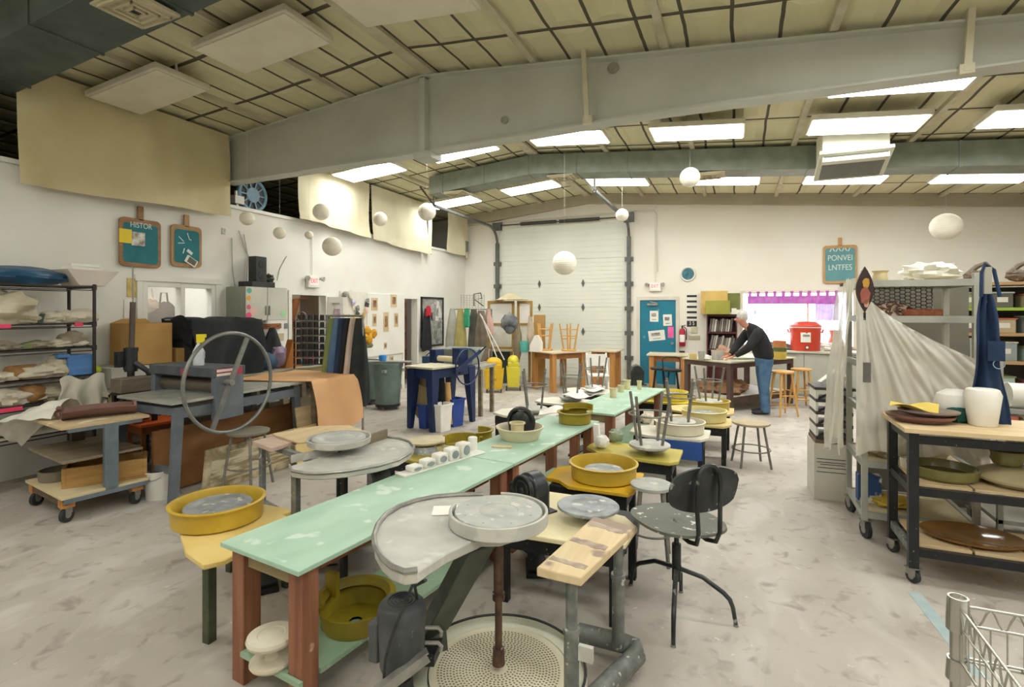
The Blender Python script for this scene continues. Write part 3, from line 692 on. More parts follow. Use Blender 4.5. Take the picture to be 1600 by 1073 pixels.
def kd(px, py, t_):
    p = atd(px, py, t_); return (p.x-ax, p.y-ay, p.z)
MB().tube([(k0[0],k0[1]+.03,ZT-.045), kd(644,915,1.99), kd(634,940,1.985), kd(622,968,1.985), kd(610,1000,1.98), kd(602,1030,1.99), kd(600,1058,2.02), kd(612,1085,2.06)], .006).build('power_cord', RUBBER, KW)
MB().tube([(k0[0]+.02,k0[1]+.04,ZT-.045), kd(648,915,2.05), kd(652,935,2.12)], .006).build('power_cord', RUBBER, KW)
for zz in (.10, .16): 
    MB().tube([(mx_+.09,my_+.03,mz-zz),(mx_+.14,my_+.05,mz-zz),(mx_+.155,my_+.05,mz-zz-.012),(mx_+.15,my_+.05,mz-zz-.03)], .008).build('hook', STEEL, KW)
# seat plank on pipe legs
SZ = .70
s = [at(838,886,SZ), at(908,902,SZ), at(992,822,SZ), at(928,806,SZ)]
sp = [(p.x-ax, p.y-ay) for p in s]
MB().prism(sp, SZ-.038, SZ).build('seat', wood('seat_plank', 'E0CBA0', 'CDB48A', 1, spl='9A8474', splamt=.55, splscale=5), KW, bev=.006)
SA, SB, SC_, SD = [Vector((x_, y_, SZ)) for x_, y_ in sp]
for f0, w_ in ((.17,.05),(.52,.07),(.86,.06)):
    L0, R0 = SA.lerp(SD, f0), SB.lerp(SC_, f0-.03); ln = (SD-SA).normalized(); pp = []
    for k in range(9): pp.append(L0.lerp(R0, .06+.86*k/8)+ln*(w_*(.35+.25*noise.noise(Vector((k*1.3, f0*9, 0))))))
    for k in range(8, -1, -1): pp.append(L0.lerp(R0, .06+.86*k/8)-ln*(w_*(.35+.25*noise.noise(Vector((k*1.7, f0*5, 4))))))
    MB().prism([(q.x, q.y) for q in pp], SZ-.001, SZ+.0012).build('clay_smear', pm('smear_brown','9A867A','BFAE9C',scale=14,rough=.8), KW)
nx, ny = (sp[0][0]+sp[1][0])/2+.04, (sp[0][1]+sp[1][1])/2+.05
fx, fy = (sp[2][0]+sp[3][0])/2+.03, (sp[2][1]+sp[3][1])/2-.04
for x, y in ((nx, ny), (fx, fy)):
    mb = MB(); mb.cyl((x,y,.12),(x,y,SZ-.04),.024); mb.cyl((x,y,.1),(x,y,.45),.031); mb.cyl((x,y,.44),(x,y,.462),.035); mb.build('seat_post', GREYPIPE, KW)
mb = MB(); mb.tube([(.2,fy+.06,.09),(fx+.02,fy+.06,.09),(fx+.07,fy+.05,.09),(fx+.09,fy,.085),(fx+.02,fy-.2,.085),(nx,ny,.085),(nx-.05,ny-.25,.085)], .045, 14); mb.build('base_pipe', GREYPIPE, KW)
MB().box(nx+.03,ny-.01,.34,nx+.09,ny+.01,.4).build('clamp', DUST, KW)
MB().bar((sp[0][0]+.05,sp[0][1]+.05,SZ-.05),(sp[3][0]+.06,sp[3][1]-.05,SZ-.05),.05,.02).build('seat_rail', BLACK, KW)
p = at(700, 797, ZT+.003); mb = MB(); mb.cbox(0,0,0,.14,.11,.002); tag(mb.build('paper_note', PAPER, None, loc=(p.x, p.y, ZT+.003), rz=.45), 'white paper sheet on the grey splash table', 'paper')
# ================================================================ SECOND KICK WHEEL
K2 = at(530, 685, .84)
k2 = thing('kick_wheel', 'dusty grey kick wheel left of the green tables, two boards on its seat', 'kick wheel', (K2.x, K2.y, 0))
def k2p(px, py, z):
    p = at(px, py, z); return (p.x-K2.x, p.y-K2.y)
o2 = [(452,728),(456,737),(480,741),(505,741),(545,737),(590,729),(622,720),(641,709),(647,699),(640,691),(625,686),(606,684)]
pl2 = [k2p(px, py, .75) for px, py in o2]
MB().prism(pl2, .715, .75).build('splash_table', DUST, k2, bev=.006)
MB().tube([(x,y,.757) for x,y in pl2], .010, 6, False).build('table_rim', STEEL, k2)
e0, e1 = k2p(566, 697, .75), k2p(604, 684, .75); MB().bar((e0[0],e0[1],.785),(e1[0],e1[1],.785),.02,.07).build('back_board', DKWOOD, k2)
e2 = k2p(455, 722, .75); MB().bar((e2[0],e2[1],.77),(e0[0],e0[1],.77),.012,.05).build('back_lip', DUST, k2)
mb = MB(); mb.lathe([(0,0),(.19,0),(.215,.012),(.22,.05),(.212,.052),(.205,.02),(.0,.016)], (0,0,.80), 40); mb.build('wheel_tray', DUST, k2)
mb = disc(MB(), .185, .85); mb.build('wheel_head', BAT, k2)
MB().cyl((0,0,.2),(0,0,.8),.02).build('shaft', BLACK, k2)
mb = MB(); mb.lathe([(0,0),(.34,0),(.34,.05),(0,.05)],(0,0,.17),40); mb.build('flywheel', DUST, k2)
lp = at(410, 800, 0); lx, ly_ = lp.x-K2.x, lp.y-K2.y
MB().bar((lx,ly_,0),(lx,ly_,.6),.04).build('leg', GREYPIPE, k2)
p = k2p(500,790,0); MB().bar((.02,-.42,0),(.02,-.42,.71),.04).build('leg', GREYPIPE, k2); 
MB().bar((.30,-.30,0),(.30,-.30,.71),.035).build('leg', BLACK, k2)
MB().bar((.25,.1,.7),(.50,-.05,.3),.12,.04).build('slanted_housing', GRN, k2); MB().bar((.50,-.05,.3),(.5,-.05,0),.1,.04).build('rear_leg', GRN, k2)
MB().bar((lx,ly_,.60),(-.2,.1,.60),.05,.04).build('seat_rail', GREYPIPE, k2); MB().bar((lx,ly_,.08),(0,0,.08),.05,.05).build('base_pipe', GREYPIPE, k2); MB().bar((.02,-.42,.08),(.0,.35,.08),.05,.05).build('base_pipe', GREYPIPE, k2); MB().bar((0,.35,0),(0,.35,.75),.04).build('leg', GREYPIPE, k2)
p = [k2p(*q, .65) for q in ((394,690),(424,701),(464,689),(438,679))]
MB().prism(p, .622, .655).build('seat', wood('pinkish_plank', 'C9B2A0', 'BCA190', 0), k2, bev=.004)
p = [at(*q, .668) for q in ((425,678),(468,692),(580,677),(545,664),(492,666))]
tag(MB().prism([(q.x, q.y) for q in p], .657, .670).build('board', PLY), 'thin cream board lying across the seat of the second kick wheel', 'board')
# ================================================================ TASK CHAIR
cc = ray(1057); CX, CY = cc[0]*3.05, cc[1]*3.05
bp_ = Vector(ray(1108))*2.92; tip = Vector(ray(985))*3.2
fa = math.atan2((tip-bp_).y, (tip-bp_).x)-.65
ch = thing('task_chair', 'black clay-spattered task chair with tube legs on the open floor', 'chair', (CX, CY, 0), fa)
CHM = pm('chair_black', '1A1C1D', '3C403F', scale=7, rough=.4, spl='9A9B96', splamt=.63, splscale=12, contrast=(.4,.75))
SEATM = pm('chair_seat', '55564A', '63645A', scale=5, rough=.5, spl='D5D3C8', splamt=.65, splscale=18)
seatp = [(.27,0),(.25,.12),(.17,.20),(.03,.225),(-.12,.2),(-.2,.12),(-.22,0)]; seatp = seatp+[(x,-y) for x,y in seatp[-2:0:-1]]
mb = MB(); 
def seatfn(u, v):
    a = 2*PI*u; r = v
    # superellipse outline
    x = .25*math.copysign(abs(math.cos(a))**.8, math.cos(a)); y = .23*math.copysign(abs(math.sin(a))**.8, math.sin(a))
    x += .04*math.cos(a)
    return (x*r, y*r, .525+.022*(r**3)*(0.3-math.cos(a)*.9)+.01*r)
mb.sheet(seatfn, 40, 8, .014); mb.build('seat', SEATM, ch)
def backfn(u, v):
    y = (u-.5)*.42; k = math.sin(PI*u)**.45 if 0 < u < 1 else 0
    z = .80+(v-.5)*(.08+.17*k); return (-.25-.03*(v)-.18*y*y*-1.6, y, z)
mb = MB(); mb.sheet(backfn, 24, 10, .012); mb.build('backrest', CHM, ch)
for s in (-1, 1):
    MB().tube([(.0,.05*s,.515),(-.2,.055*s,.50),(-.275,.06*s,.52),(-.30,.065*s,.58),(-.295,.07*s,.70),(-.30,.07*s,.82),(-.3,.06*s,.9),(-.295,.03*s,.93)], .012, 10).build('back_support', CHM, ch)
MB().tube([(-.296,-.035,.928),(-.296,0,.937),(-.296,.035,.928)], .012).build('back_loop', CHM, ch)
mb = MB(); mb.cyl((0,0,.19),(0,0,.40),.026); mb.cyl((0,0,.4),(0,0,.52),.014); mb.cyl((0,0,.495),(0,0,.515),.06,.09); mb.build('column', CHM, ch)
for px, py in ((1052,1010),(1150,978),(982,912),(1064,925)):
    q = at(px, py, 0); dx, dy = q.x-CX, q.y-CY; x, y = dx*math.cos(fa)+dy*math.sin(fa), -dx*math.sin(fa)+dy*math.cos(fa)
    sc = min(1.0, .36/max(.1, math.hypot(x, y))) if py != 1010 else 1; x *= sc; y *= sc
    lg = MB().tube([(x*.05,y*.05,.26),(x*.45,y*.45,.235),(x*.8,y*.8,.17),(x*.9,y*.9,.14),(x*.95,y*.95,.1),(x,y,.006)], [.013,.013,.013,.013,.012,.011], 10).build('leg', CHM, ch)
    MB().cyl((x,y,0),(x,y,.012),.014).build('foot_cap', STEEL, lg)
# ================================================================ METAL STOOLS
def stool(label, loc, rz=0, h=.48, r=.18, top=None, ctr=None, grp='metal stools', up=True):
    t = thing('stool', label, 'stool', loc, rz, grp)
    rr_ = r
    mb = MB(); mb.lathe([(0,h-.03),(rr_-.015,h-.03),(rr_,h-.022),(rr_,h-.004),(rr_-.008,h),(0,h)], n=32); mb.build('seat', top or STOOLMET, t)
    for k in range(4):
        a = PI/4+k*PI/2; MB().tube([(r*.72*math.cos(a), r*.72*math.sin(a), h-.03), (r*1.15*math.cos(a), r*1.15*math.sin(a), 0)], .0135, 8).build('leg', STOOLMET, t)
    MB().ring((0,0,h*.38), r*1.0, .008, 32).build('foot_ring', STOOLMET, t)
    return t
WT = pm('stool_wood_top', 'B9A98A', 'A5957A', scale=6, rough=.6)
q = at(1018, 872, 0); stool('low metal stool with grey disc seat between the yellow wheel and the task chair', (q.x, q.y, 0), .1, .53, .145, BAT)
q = at(1163, 725, 0)
ST = stool('round metal stool with tan seat standing alone right of the wheels', (q.x+.07, q.y, 0), .3, .49, .2, WT)
q = at(385, 752, 0)
stool('metal stool standing beside the etching press wheel', (q.x+.14, q.y-.1, 0), .2, .56, .2, pm('stool_dark_top', '6E675A', '7F786A', scale=6, rough=.5))
def upturned(px, py, z, label, rz=.2, h=.46, r=.165):
    q = at(px, py, z); s = stool(label, (q.x, q.y, z+h), rz, h, r, DUST, grp='upturned metal stools'); s.rotation_euler = (PI, 0, rz); return s
upturned(1015, 697, .532, 'upturned stool on the chartreuse wheel', .35, .47, .18)
s = upturned(1062, 668, .555, 'upturned stool standing in the ivory pan', .1); s.location.x, s.location.y = WH3.x, WH3.y
s = upturned(1103, 640, .555, 'upturned stool standing in the dull yellow pan', .5); s.location.x, s.location.y = WH5.x, WH5.y
# wheels with upturned stools left of the far tables
for px, py, lab, bl, bmn in ((835, 640, 'wheel with grey board behind the black vessel', 'upturned stool behind the black vessel', WB_), (893, 622, 'wheel with pale board left of the farthest green table', 'upturned stool left of the farthest green table', WB_), (930, 606, 'far pale wheel below the inverted wooden stools', 'upturned stool nearest the overhead door', WB_)):
    q = at(px, py, .5); wheel(lab, q.x, q.y, 0, BOARD, bmn, None, .25, .46, True, .15, .50)
    upturned(px, py, .502, bl, rnd(0, 1), .5, .17).location = (q.x, q.y, 1.002)

# foot pedals and cords on the floor
def pedal(label, px, py, rz, cord):
    q = at(px, py, 0); t = thing('foot_pedal', label, 'pedal', (q.x, q.y, 0), rz, 'black foot pedals')
    MB().box(-.07,-.12,0,.07,.12,.03).build('base', BLACKP, t, bev=.004)
    MB().at((0,-.1,.035), rx=.25).box(-.06,0,0,.06,.22,.02).build('treadle', BLACK, t, bev=.004)
    MB().tube([Vector((0,.12,.015))]+[Vector((a, b, c)) for a, b, c in cord], .006, 6).build('cord', RUBBER, t)
pedal('black foot pedal seen between the red posts of the nearest table', 415, 915, .9, [(.1,.25,.012),(.25,.3,.012),(.3,.1,.012),(.45,.05,.012)])
pedal('black foot pedal on the floor under the cream-boarded wheel', 838, 890, .4, [(-.1,.3,.012),(-.25,.35,.012),(-.1,.6,.012)])
pedal('black foot pedal under the far end of the second green table', 905, 712, -.5, [(.15,.3,.012),(.0,.5,.012)])
pedal('black foot pedal on the floor behind the ivory pan wheel', 1085, 700, .2, [(.1,.3,.012),(.2,.45,.012)])
# ================================================================ LEFT SIDE
def rackpt(px, z, x=-6.5):
    p = onleft(px, 500, x); return (x, p.y, z)
RK = thing('shelving_rack', 'tall dark wire rack of wrapped clay pieces against the left wall', 'shelf', (-6.55, 2.5, 0))
RKM = pm('rack_brown_black', '2E2826', '3C3431', scale=12, rough=.5, metal=.3)
ZS = (2.0, 1.61, 1.36, 1.06, .82, .52)
for x in (-.23, .23):
    for y in (-.95, .93): 
        pp = MB(); pp.cyl((x,y,0),(x,y,2.03),.016); 
        for z in ZS: pp.cyl((x,y,z-.03),(x,y,z+.02),.022)
        pp.build('post', RKM, RK)
for z in ZS:
    mb = MB()
    for x in (-.23,.23): mb.bar((x,-.95,z),(x,.93,z),.012,.012); mb.bar((x,-.95,z-.035),(x,.93,z-.035),.01,.01)
    for y in (-.95,.93): mb.bar((-.23,y,z),(.23,y,z),.012,.03)
    for k in range(9): x = -.2+.05*k; mb.bar((x,-.95,z-.004),(x,.93,z-.004),.006,.005)
    mb.build('wire_shelf', RKM, RK)
mb = MB(); mb.box(-.22,-.94,.535-.012,.22,.92,.53+.002); mb.build('bottom_board', pm('shelf_liner', 'B8AE9C', 'A79D8A', scale=3, rough=.8), RK)
for i, (px, z, w) in enumerate(((5, 1.61, .1), (122, 1.61, .07), (15, .82, .18))):
    y = rackpt(px, z, -6.32)[1]-2.5
    MB().box(.232, y-w/2, z-.025, .25, y+w/2, z+.012).build('shelf_label', pm('pink_tag', 'E8436A', 'E03A5C', rough=.7), RK)
def lump(name, px, z, rx, ry, rz, m, label, cat, lumpy=.35, seed=1, x=-6.5, grp=None, rzz=0):
    p = rackpt(px, z, x)
    mb = MB(); mb.ell((0,0,rz*.86), rx, ry, rz, 26, 16, lump=lumpy, seed=seed, freq=2.1)
    mb.v = [Vector((v.x, v.y, max(v.z, .002))) for v in mb.v]
    return tag(mb.build(name, m, None, loc=(p[0], p[1], z+.006), rz=rzz), label, cat, grp)
BLUEB = pm('blue_vinyl', '2C5878', '1F4560', scale=4, rough=.35, bump=.2)
lump('bag', 28, 2.005, .2, .42, .09, BLUEB, 'blue vinyl bag lying on top of the wire rack', 'bag', .25, 4)
p = rackpt(132, 2.01)
mb = MB(); mb.prism([(-.14,0),(.10,0),(.25,.17),(-.25,.17)], -.16, .16, 'YZ'); 
tag(mb.build('plaster_mold', pm('plaster_pink', 'D2C8BC', 'C4B9AC', scale=3, rough=.8), None, bev=.006, loc=(p[0]+.02, p[1], 2.012)), 'pale wedge-shaped plaster block on top of the wire rack', 'plaster mold')
for k, (z, w, rz_) in enumerate(((2.19, .30, .1), (2.222, .26, -.1))):
    mb = MB(); mb.cbox(0,0,0,.2,w,.03); tag(mb.build('book', PAPER, None, bev=.002, loc=(p[0], p[1]-.03, z+.01), rz=rz_), ('lower' if k == 0 else 'upper')+' white book on the wedge-shaped plaster block', 'book')
CLB = pm('clay_bagged', 'B4A88E', 'C9C0A8', scale=6, rough=.5, bump=.3)
CLW = pm('clay_whitish', 'D6CEBB', 'C3B9A2', scale=6, rough=.7, bump=.2)
CLD = pm('clay_dark', '8B7F6C', '9F937E', scale=6, rough=.7, bump=.2)
CLBR = pm('clay_brown', '8A6236', 'A57A48', scale=6, rough=.6, bump=.2)
G = 'wrapped clay work on the wire rack'
items = [
 ('wrapped_sculpture', 8, 1.61, .2, .25, .17, CLB, 'big plastic-wrapped sculpture on the second shelf of the rack', .4),
 ('clay_form', 36, 1.61, .12, .13, .07, CLB, 'low wrapped lump right of the big wrapped sculpture', .4),
 ('clay_form', 78, 1.61, .11, .12, .065, CLW, 'smaller whitish clay lump on the second rack shelf, left one', .3),
 ('clay_form', 103, 1.61, .11, .12, .075, CLW, 'round whitish clay lump on the second rack shelf, middle one', .25),
 ('clay_form', 128, 1.61, .13, .14, .08, CLAY, 'tan clay lump on the second rack shelf beside the corner post', .25),
 ('clay_form', 3, 1.36, .1, .1, .05, CLD, 'dark grey clay bowl lump on the third rack shelf, far left', .3),
 ('clay_form', 20, 1.36, .09, .08, .03, CLD, 'flat grey clay piece on the third rack shelf', .3),
 ('clay_form', 66, 1.36, .11, .13, .04, CLD, 'grey-brown clay dish in the middle of the third rack shelf', .3),
 ('clay_form', 90, 1.36, .13, .14, .045, CLW, 'white clay slab piece on the third rack shelf', .4),
 ('clay_form', 112, 1.36, .1, .13, .085, CLD, 'dark folded clay piece tilted on the third rack shelf', .4),
 ('clay_form', 120, 1.36, .14, .10, .035, CLW, 'small whitish clay piece below the dark folded one', .3),
 ('clay_form', 4, 1.06, .12, .13, .05, CLW, 'white lump at the far left of the fourth rack shelf', .4),
 ('clay_form', 62, 1.06, .14, .26, .07, CLW, 'long wrapped clay form on the fourth rack shelf', .4),
 ('clay_form', 88, 1.06, .12, .14, .11, CLB, 'bulging wrapped clay form beside the blue packet', .4),
 ('wrapped_sculpture', 15, .82, .15, .17, .09, CLW, 'white bagged clay on the fifth rack shelf', .4),
 ('clay_jug', 48, .82, .14, .13, .1, CLBR, 'brown clay jug lying on the fifth rack shelf', .2),
 ('wrapped_sculpture', 70, .82, .15, .18, .08, CLB, 'crumpled bagged clay right of the brown jug', .5),
 ('clay_form', 2, .54, .1, .1, .05, CLW, 'small pale clay pot at the far left of the bottom rack shelf', .2)]
for k, (nm, px, z, rx, ry, rz_, m, lab, lu) in enumerate(items): lump(nm, px, z, rx, ry, rz_, m, lab, 'clay work', lu, k, grp=G)
p = rackpt(34, 1.06); mb = MB().at((0,0,.075), rx=PI/2); mb.cyl((0,0,-.12),(0,0,.12),.07,.075,22); tag(mb.build('clay_cylinder', CLBR, None, loc=(p[0], p[1], 1.065), rz=.3), 'brown clay cylinder lying on the fourth rack shelf', 'clay work', G)
p = rackpt(40, 1.36); mb = MB(); mb.prism([(-.09,0),(.08,0),(.11,.085),(-.04,.05)], -.05, .05, 'YZ'); tag(mb.build('clay_dish', pm('greenish_clay','7E8A5A','6E7A4C',scale=5), None, bev=.006, loc=(p[0], p[1], 1.37)), 'green tilted clay dish on the third rack shelf', 'clay work', G)
p = rackpt(50, 1.61); mb = MB(); mb.prism([(-.05,0),(.05,0),(.07,.10),(-.03,.06)], -.04, .04, 'YZ'); tag(mb.build('clay_dish', pm('dark_green_clay','3E5240','34463A',scale=5), None, bev=.004, loc=(p[0]+.05, p[1], 1.62)), 'small dark green shard on the second rack shelf', 'clay work', G)
p = rackpt(118, 1.06); 
mb = MB(); mb.box(-.09,-.12,0,.09,.10,.22); mb.box(-.07,-.2,.19,.09,-.10,.235); tag(mb.build('clay_packet', pm('blue_packet', '5D8CC0', '3F6FAE', scale=3, stretch=(1,1,6), rough=.4), None, bev=.012, loc=(p[0]+.05, p[1], 1.066), rz=-.15), 'light blue printed packet on the fourth rack shelf', 'packet')
p = rackpt(14, .54); mb = MB(); mb.lathe([(0,0),(.06,0),(.08,.14),(.072,.14),(.055,.01),(0,.01)], n=24); tag(mb.build('cup', CLAY, None, loc=(p[0]+.1, p[1], .541)), 'pale clay cup on the bottom shelf of the rack', 'cup')
p = rackpt(140, 1.06); mb = MB(); mb.ell((0,0,.04),.06,.05,.045,lump=.3); tag(mb.build('crumpled_tag', pm('lime_tag','C8D838','B4C42C',scale=6), None, loc=(p[0]+.1, p[1], 1.07)), 'crumpled lime yellow wrapper at the end of the fourth rack shelf', 'wrapper')
# plastic hanging off the rack and the cart
def film(name, fn, label, m=None, nu=30, nv=20, th=.003): return tag(MB().sheet(fn, nu, nv, th).build(name, m or BAGT, None, ang=80), label, 'plastic sheet')
BAGT = pm('clear_plastic_film', 'E0DACA', 'D2CCBA', scale=5, rough=.25, alpha=.72, bump=.5)
def f1(u, v):
    a = onleft(95+70*u, 500, -6.24); z = 1.06-.42*v-.12*u*math.sin(v*2)
    return (-6.26+.05*math.sin(u*17+v*3)*v+.1*v*u, a.y+.06*math.sin(v*9+u*5)*v, z+.03*math.sin(u*9)*(1-v))
film('plastic_film', f1, 'wrinkled clear plastic hanging from the corner of the rack')
def f2(u, v):
    p = at(30+85*u, 640, .8); 
    return (-6.15+.75*u*(1-.3*v), 2.35+.38*v+.25*u, .82+.10*math.sin(PI*v)*(.4+u)+.03*noise.noise(Vector((u*6, v*6, 0)))-.34*(1-u)**2*(.3+v*.7))
film('plastic_film', f2, 'big crumpled translucent plastic bag draped over the low cart', m=pm('milky_plastic', 'EEEADD', 'DEDACB', scale=6, rough=.35, bump=.5, alpha=.9))
# ---- low cart
LC = thing('low_cart', 'three-deck wooden dolly cart with blue-grey posts, front left', 'cart', (-5.03, 2.49, 0), -.17)
MB().box(-.86,0,.775,0,.64,.80).build('top_deck', pm('deck_top', 'C9B48F', 'B7A17A', scale=4, rough=.7, spl='DDD0B4', splamt=.6, splscale=5), LC, bev=.003)
MB().box(-.88,.02,.49,-.03,.60,.512).build('middle_deck', DKWOOD, LC, bev=.003)
MB().box(-.86,.0,.205,.0,.64,.227).build('bottom_deck', pm('deck_low', 'D6C6A0', 'C7B489', scale=4, rough=.7), LC, bev=.003)
BLG2 = pm('blue_grey_paint', '66727A', '768189', scale=8, rough=.5, metal=.2)
MB().box(-.055,.3,.20,-.0,.40,.775).build('post', BLG2, LC, bev=.003); MB().box(-.86,.32,.20,-.80,.42,.775).build('post', pm('dark_post','4A4238','5C5246',scale=6), LC)
MB().bar((-.03,.05,.76),(-.03,.58,.76),.05,.03).build('top_rail', BLG2, LC); MB().bar((-.01,.02,.19),(-.01,.62,.19),.04,.035).build('bottom_rail', BLG2, LC)
MB().box(-.8,.02,.14,-.05,.08,.204).build('under_beam', pm('dark_beam','5C4A38','6B5844',scale=6), LC); MB().box(-.8,.54,.14,-.05,.60,.204).build('under_beam', MATS['dark_beam'], LC)
CASTW = pm('caster_grey', '5C5C5A', '77766F', scale=20, rough=.5)
def caster(parent, x, y, r=.05, top=.14, m=None, rz=0):
    mb = MB().at((x,y,0), rz=rz); mb.box(-.025,-.03,r*1.2,-.018,.03,top); mb.box(.018,-.03,r*1.2,.025,.03,top); mb.box(-.035,-.035,top-.006,.035,.035,top); c = mb.build('caster', STEEL, parent)
    mb = MB().at((x,y,0), rz=rz); mb.cyl((-.015,0,r),(.015,0,r),r,r,20); mb.build('caster_wheel', RUBBER, c)
    mb = MB().at((x,y,0), rz=rz); mb.cyl((-.019,0,r),(.019,0,r),r*.45,r*.45,14); mb.build('wheel_hub', STEEL, c)
for x, y in ((-.78,.06),(-.08,.06),(-.78,.56),(-.08,.56)):
    MB().cbox(x, y, .165, .09, .09, .08).build('wood_block', HONEY, LC); caster(LC, x, y, .06, .125, rz=.5)
def onlc(x, y, z):
    c_, s_ = math.cos(-.17), math.sin(-.17); return (-5.03+x*c_-y*s_, 2.49+x*s_+y*c_, z)
mb = MB(); mb.box(-.30,-.16,0,.30,.16,.02); mb.box(-.30,-.16,.02,-.27,.16,.17); mb.box(.27,-.16,.02,.30,.16,.17); mb.box(-.27,-.16,.02,.27,-.13,.17); mb.box(-.27,.13,.02,.27,.16,.17)
tag(mb.build('wooden_crate', pm('crate_wood','B58C4E','9A7440',scale=3,stretch=(1,1,8),rough=.7), None, bev=.003, loc=onlc(-.30,.42,.228), rz=1.0), 'shallow wooden crate on the bottom deck of the low cart', 'crate')
mb = MB(); mb.lathe([(0,0),(.13,0),(.14,.09),(.125,.09),(.12,.015),(0,.012)], n=32); tag(mb.build('clay_dish', pm('dark_dish','6A6354','7B7463',scale=6), None, loc=onlc(-.66,.17,.228)), 'round dark dish on the bottom deck of the low cart', 'dish')
mt = thing('slump_mold', 'long purple-brown curled mold tray on the low cart top', 'mold', onlc(-.30,.36,.802), 1.15)
PBM = pm('purple_brown', '6B4C46', '7D5D55', scale=6, rough=.4)
MB().sheet(lambda u, v: (-.26+.52*u, (v-.5)*.26, .012+.07*abs(2*v-1)**3+.012*math.sin(u*3)), 20, 14, .012).build('tray', PBM, mt)
MB().tube([(.26,.05*math.cos(a),.055+.05*math.sin(a)) for a in [PI*k/8-.5 for k in range(13)]], .014).build('handle', PBM, mt)
MB().tube([(-.27,.09,.01),(-.29,.1,.06),(-.27,.06,.10)], .02).build('foot', PBM, mt)
# wooden stool with orange top
OW = pm('orange_brown_wood', '8B5228', '9C6234', scale=3, rough=.6)
q = at(224, 737, 0)
t = thing('side_table', 'small reddish wooden table with orange top behind the low cart', 'table', (q.x, q.y+.1, 0), -.2)
MB().box(-.22,-.2,.52,.22,.2,.545).build('tabletop', pm('orange_top','E0662E','D25A26',scale=3,rough=.5), t)
for x in (-.2,.16):
    for y in (-.18,.14): MB().box(x,y,0,x+.04,y+.04,.52).build('leg', OW, t)
MB().box(-.2,-.17,.43,.2,-.15,.52).box(.17,-.17,.43,.19,.17,.52).build('apron', OW, t)
q = at(240, 779, 0)
t = thing('bucket', 'white plastic bucket on the floor between low cart and press leg', 'bucket', (q.x, q.y+.05, 0))
mb = MB(); mb.lathe([(0,0),(.105,0),(.13,.25),(.138,.25),(.138,.262),(.124,.262),(.1,.01),(0,.01)], n=30); mb.build('body', pm('white_bucket','DEDCD4','D2CFC6',scale=3,rough=.5), t)
MB().tube([(-.13,0,.24),(-.1,-.09,.2),(0,-.15,.17),(.1,-.09,.2),(.13,0,.24)], .003).build('handle', STEEL, t)
# ---- etching press
PX0, PX1, PY0, PY1 = -5.55, -4.70, 3.17, 4.75
EP = thing('etching_press', 'blue-grey etching press with big spoked hand wheel', 'press', (PX1, PY0, 0))
PG = pm('press_grey', '656D74', '727A80', scale=8, rough=.5, metal=.2); PGD = pm('press_dark', '4B5156', '5A6065', scale=8, rough=.5, metal=.2)
W = PX1-PX0; Lp = PY1-PY0
MB().prism([(-W-.02,.05),(.03,-.02),(.03,Lp),(-W-.02,Lp)], .895, .92).build('bed', pm('bed_steel','A9ACA4','C1C2B8',scale=5,rough=.35,metal=.3,spl='D9D8CE',splamt=.6,splscale=6), EP)
for x in (-W+.02, -.02): MB().bar((x,.06,.80),(x,Lp-.05,.80),.04,.09).build('side_rail', PG, EP)
for y in (.06, Lp-.08): MB().bar((-W,y,.82),(0,y,.82),.03,.07).build('end_rail', PG, EP)
for x in (-W+.02,-.02):
    for y, dy in ((.08,-.05),(Lp-.10,.05)): MB().bar((x,y,.86),(x,y+dy,0),.09,.045,.08,.045).build('leg', PG, EP)
MB().bar((-W,.05,.28),(0,.05,.28),.03,.06).build('cross_brace', PG, EP)
hy0, hy1 = .40, .72
for x in (-W-.03, .02):
    MB().box(x-.03,hy0,.68,x+.03,hy1,1.12).build('side_plate', PG, EP, bev=.004)
MB().box(-W-.06,hy0-.02,1.10,.05,hy1+.02,1.19).build('top_cover', PGD, EP, bev=.005)
MB().cyl((-W,(hy0+hy1)/2-.05,1.0),(0,(hy0+hy1)/2-.05,1.0),.07,.07,28).build('roller', pm('roller_steel','6B6257','7E7468',scale=20,rough=.35,metal=.6,stretch=(1,8,8)), EP)
MB().cyl((-W,(hy0+hy1)/2-.05,.86),(0,(hy0+hy1)/2-.05,.86),.05,.05,20).build('lower_roller', STEEL, EP)
lab = MB().box(.051,hy0+.01,1.105,.054,hy1-.02,1.18).build('warning_label', pm('red_label','B8404A','A83640',rough=.6), EP)
MB().box(.054,hy0+.012,1.147,.056,hy1-.08,1.172).build('label_strip', PAPER, lab); MB().box(.054,hy0+.012,1.108,.056,hy1-.12,1.132).build('label_strip', PAPER, lab)
MB().cyl((.056,hy1-.135,1.12),(.057,hy1-.135,1.12),.008).build('label_dot', BLACKP, lab)
MB().box(-.42,hy0-.024,1.11,-.30,hy0-.02,1.17).build('brand_label', pm('pink_label','A04A5A','8C3F4E',scale=30,rough=.6), EP)
wc = onleft(360, 597, PX1+.12); wy, wz = wc.y-PY0, wc.z
hw = MB().ring((.12,wy,wz), .485, .018, 64, 'X', 10).build('hand_wheel', pm('wheel_steel','7B7B78','8D8D88',scale=9,rough=.4,metal=.5), EP)
MB().bar((.12,wy-.20,wz-.44),(.12,wy+.20,wz+.44),.02,.045).build('spoke', MATS['wheel_steel'], hw)
MB().cyl((.0,wy,wz),(.15,wy,wz),.03).build('hub', STEEL, hw)
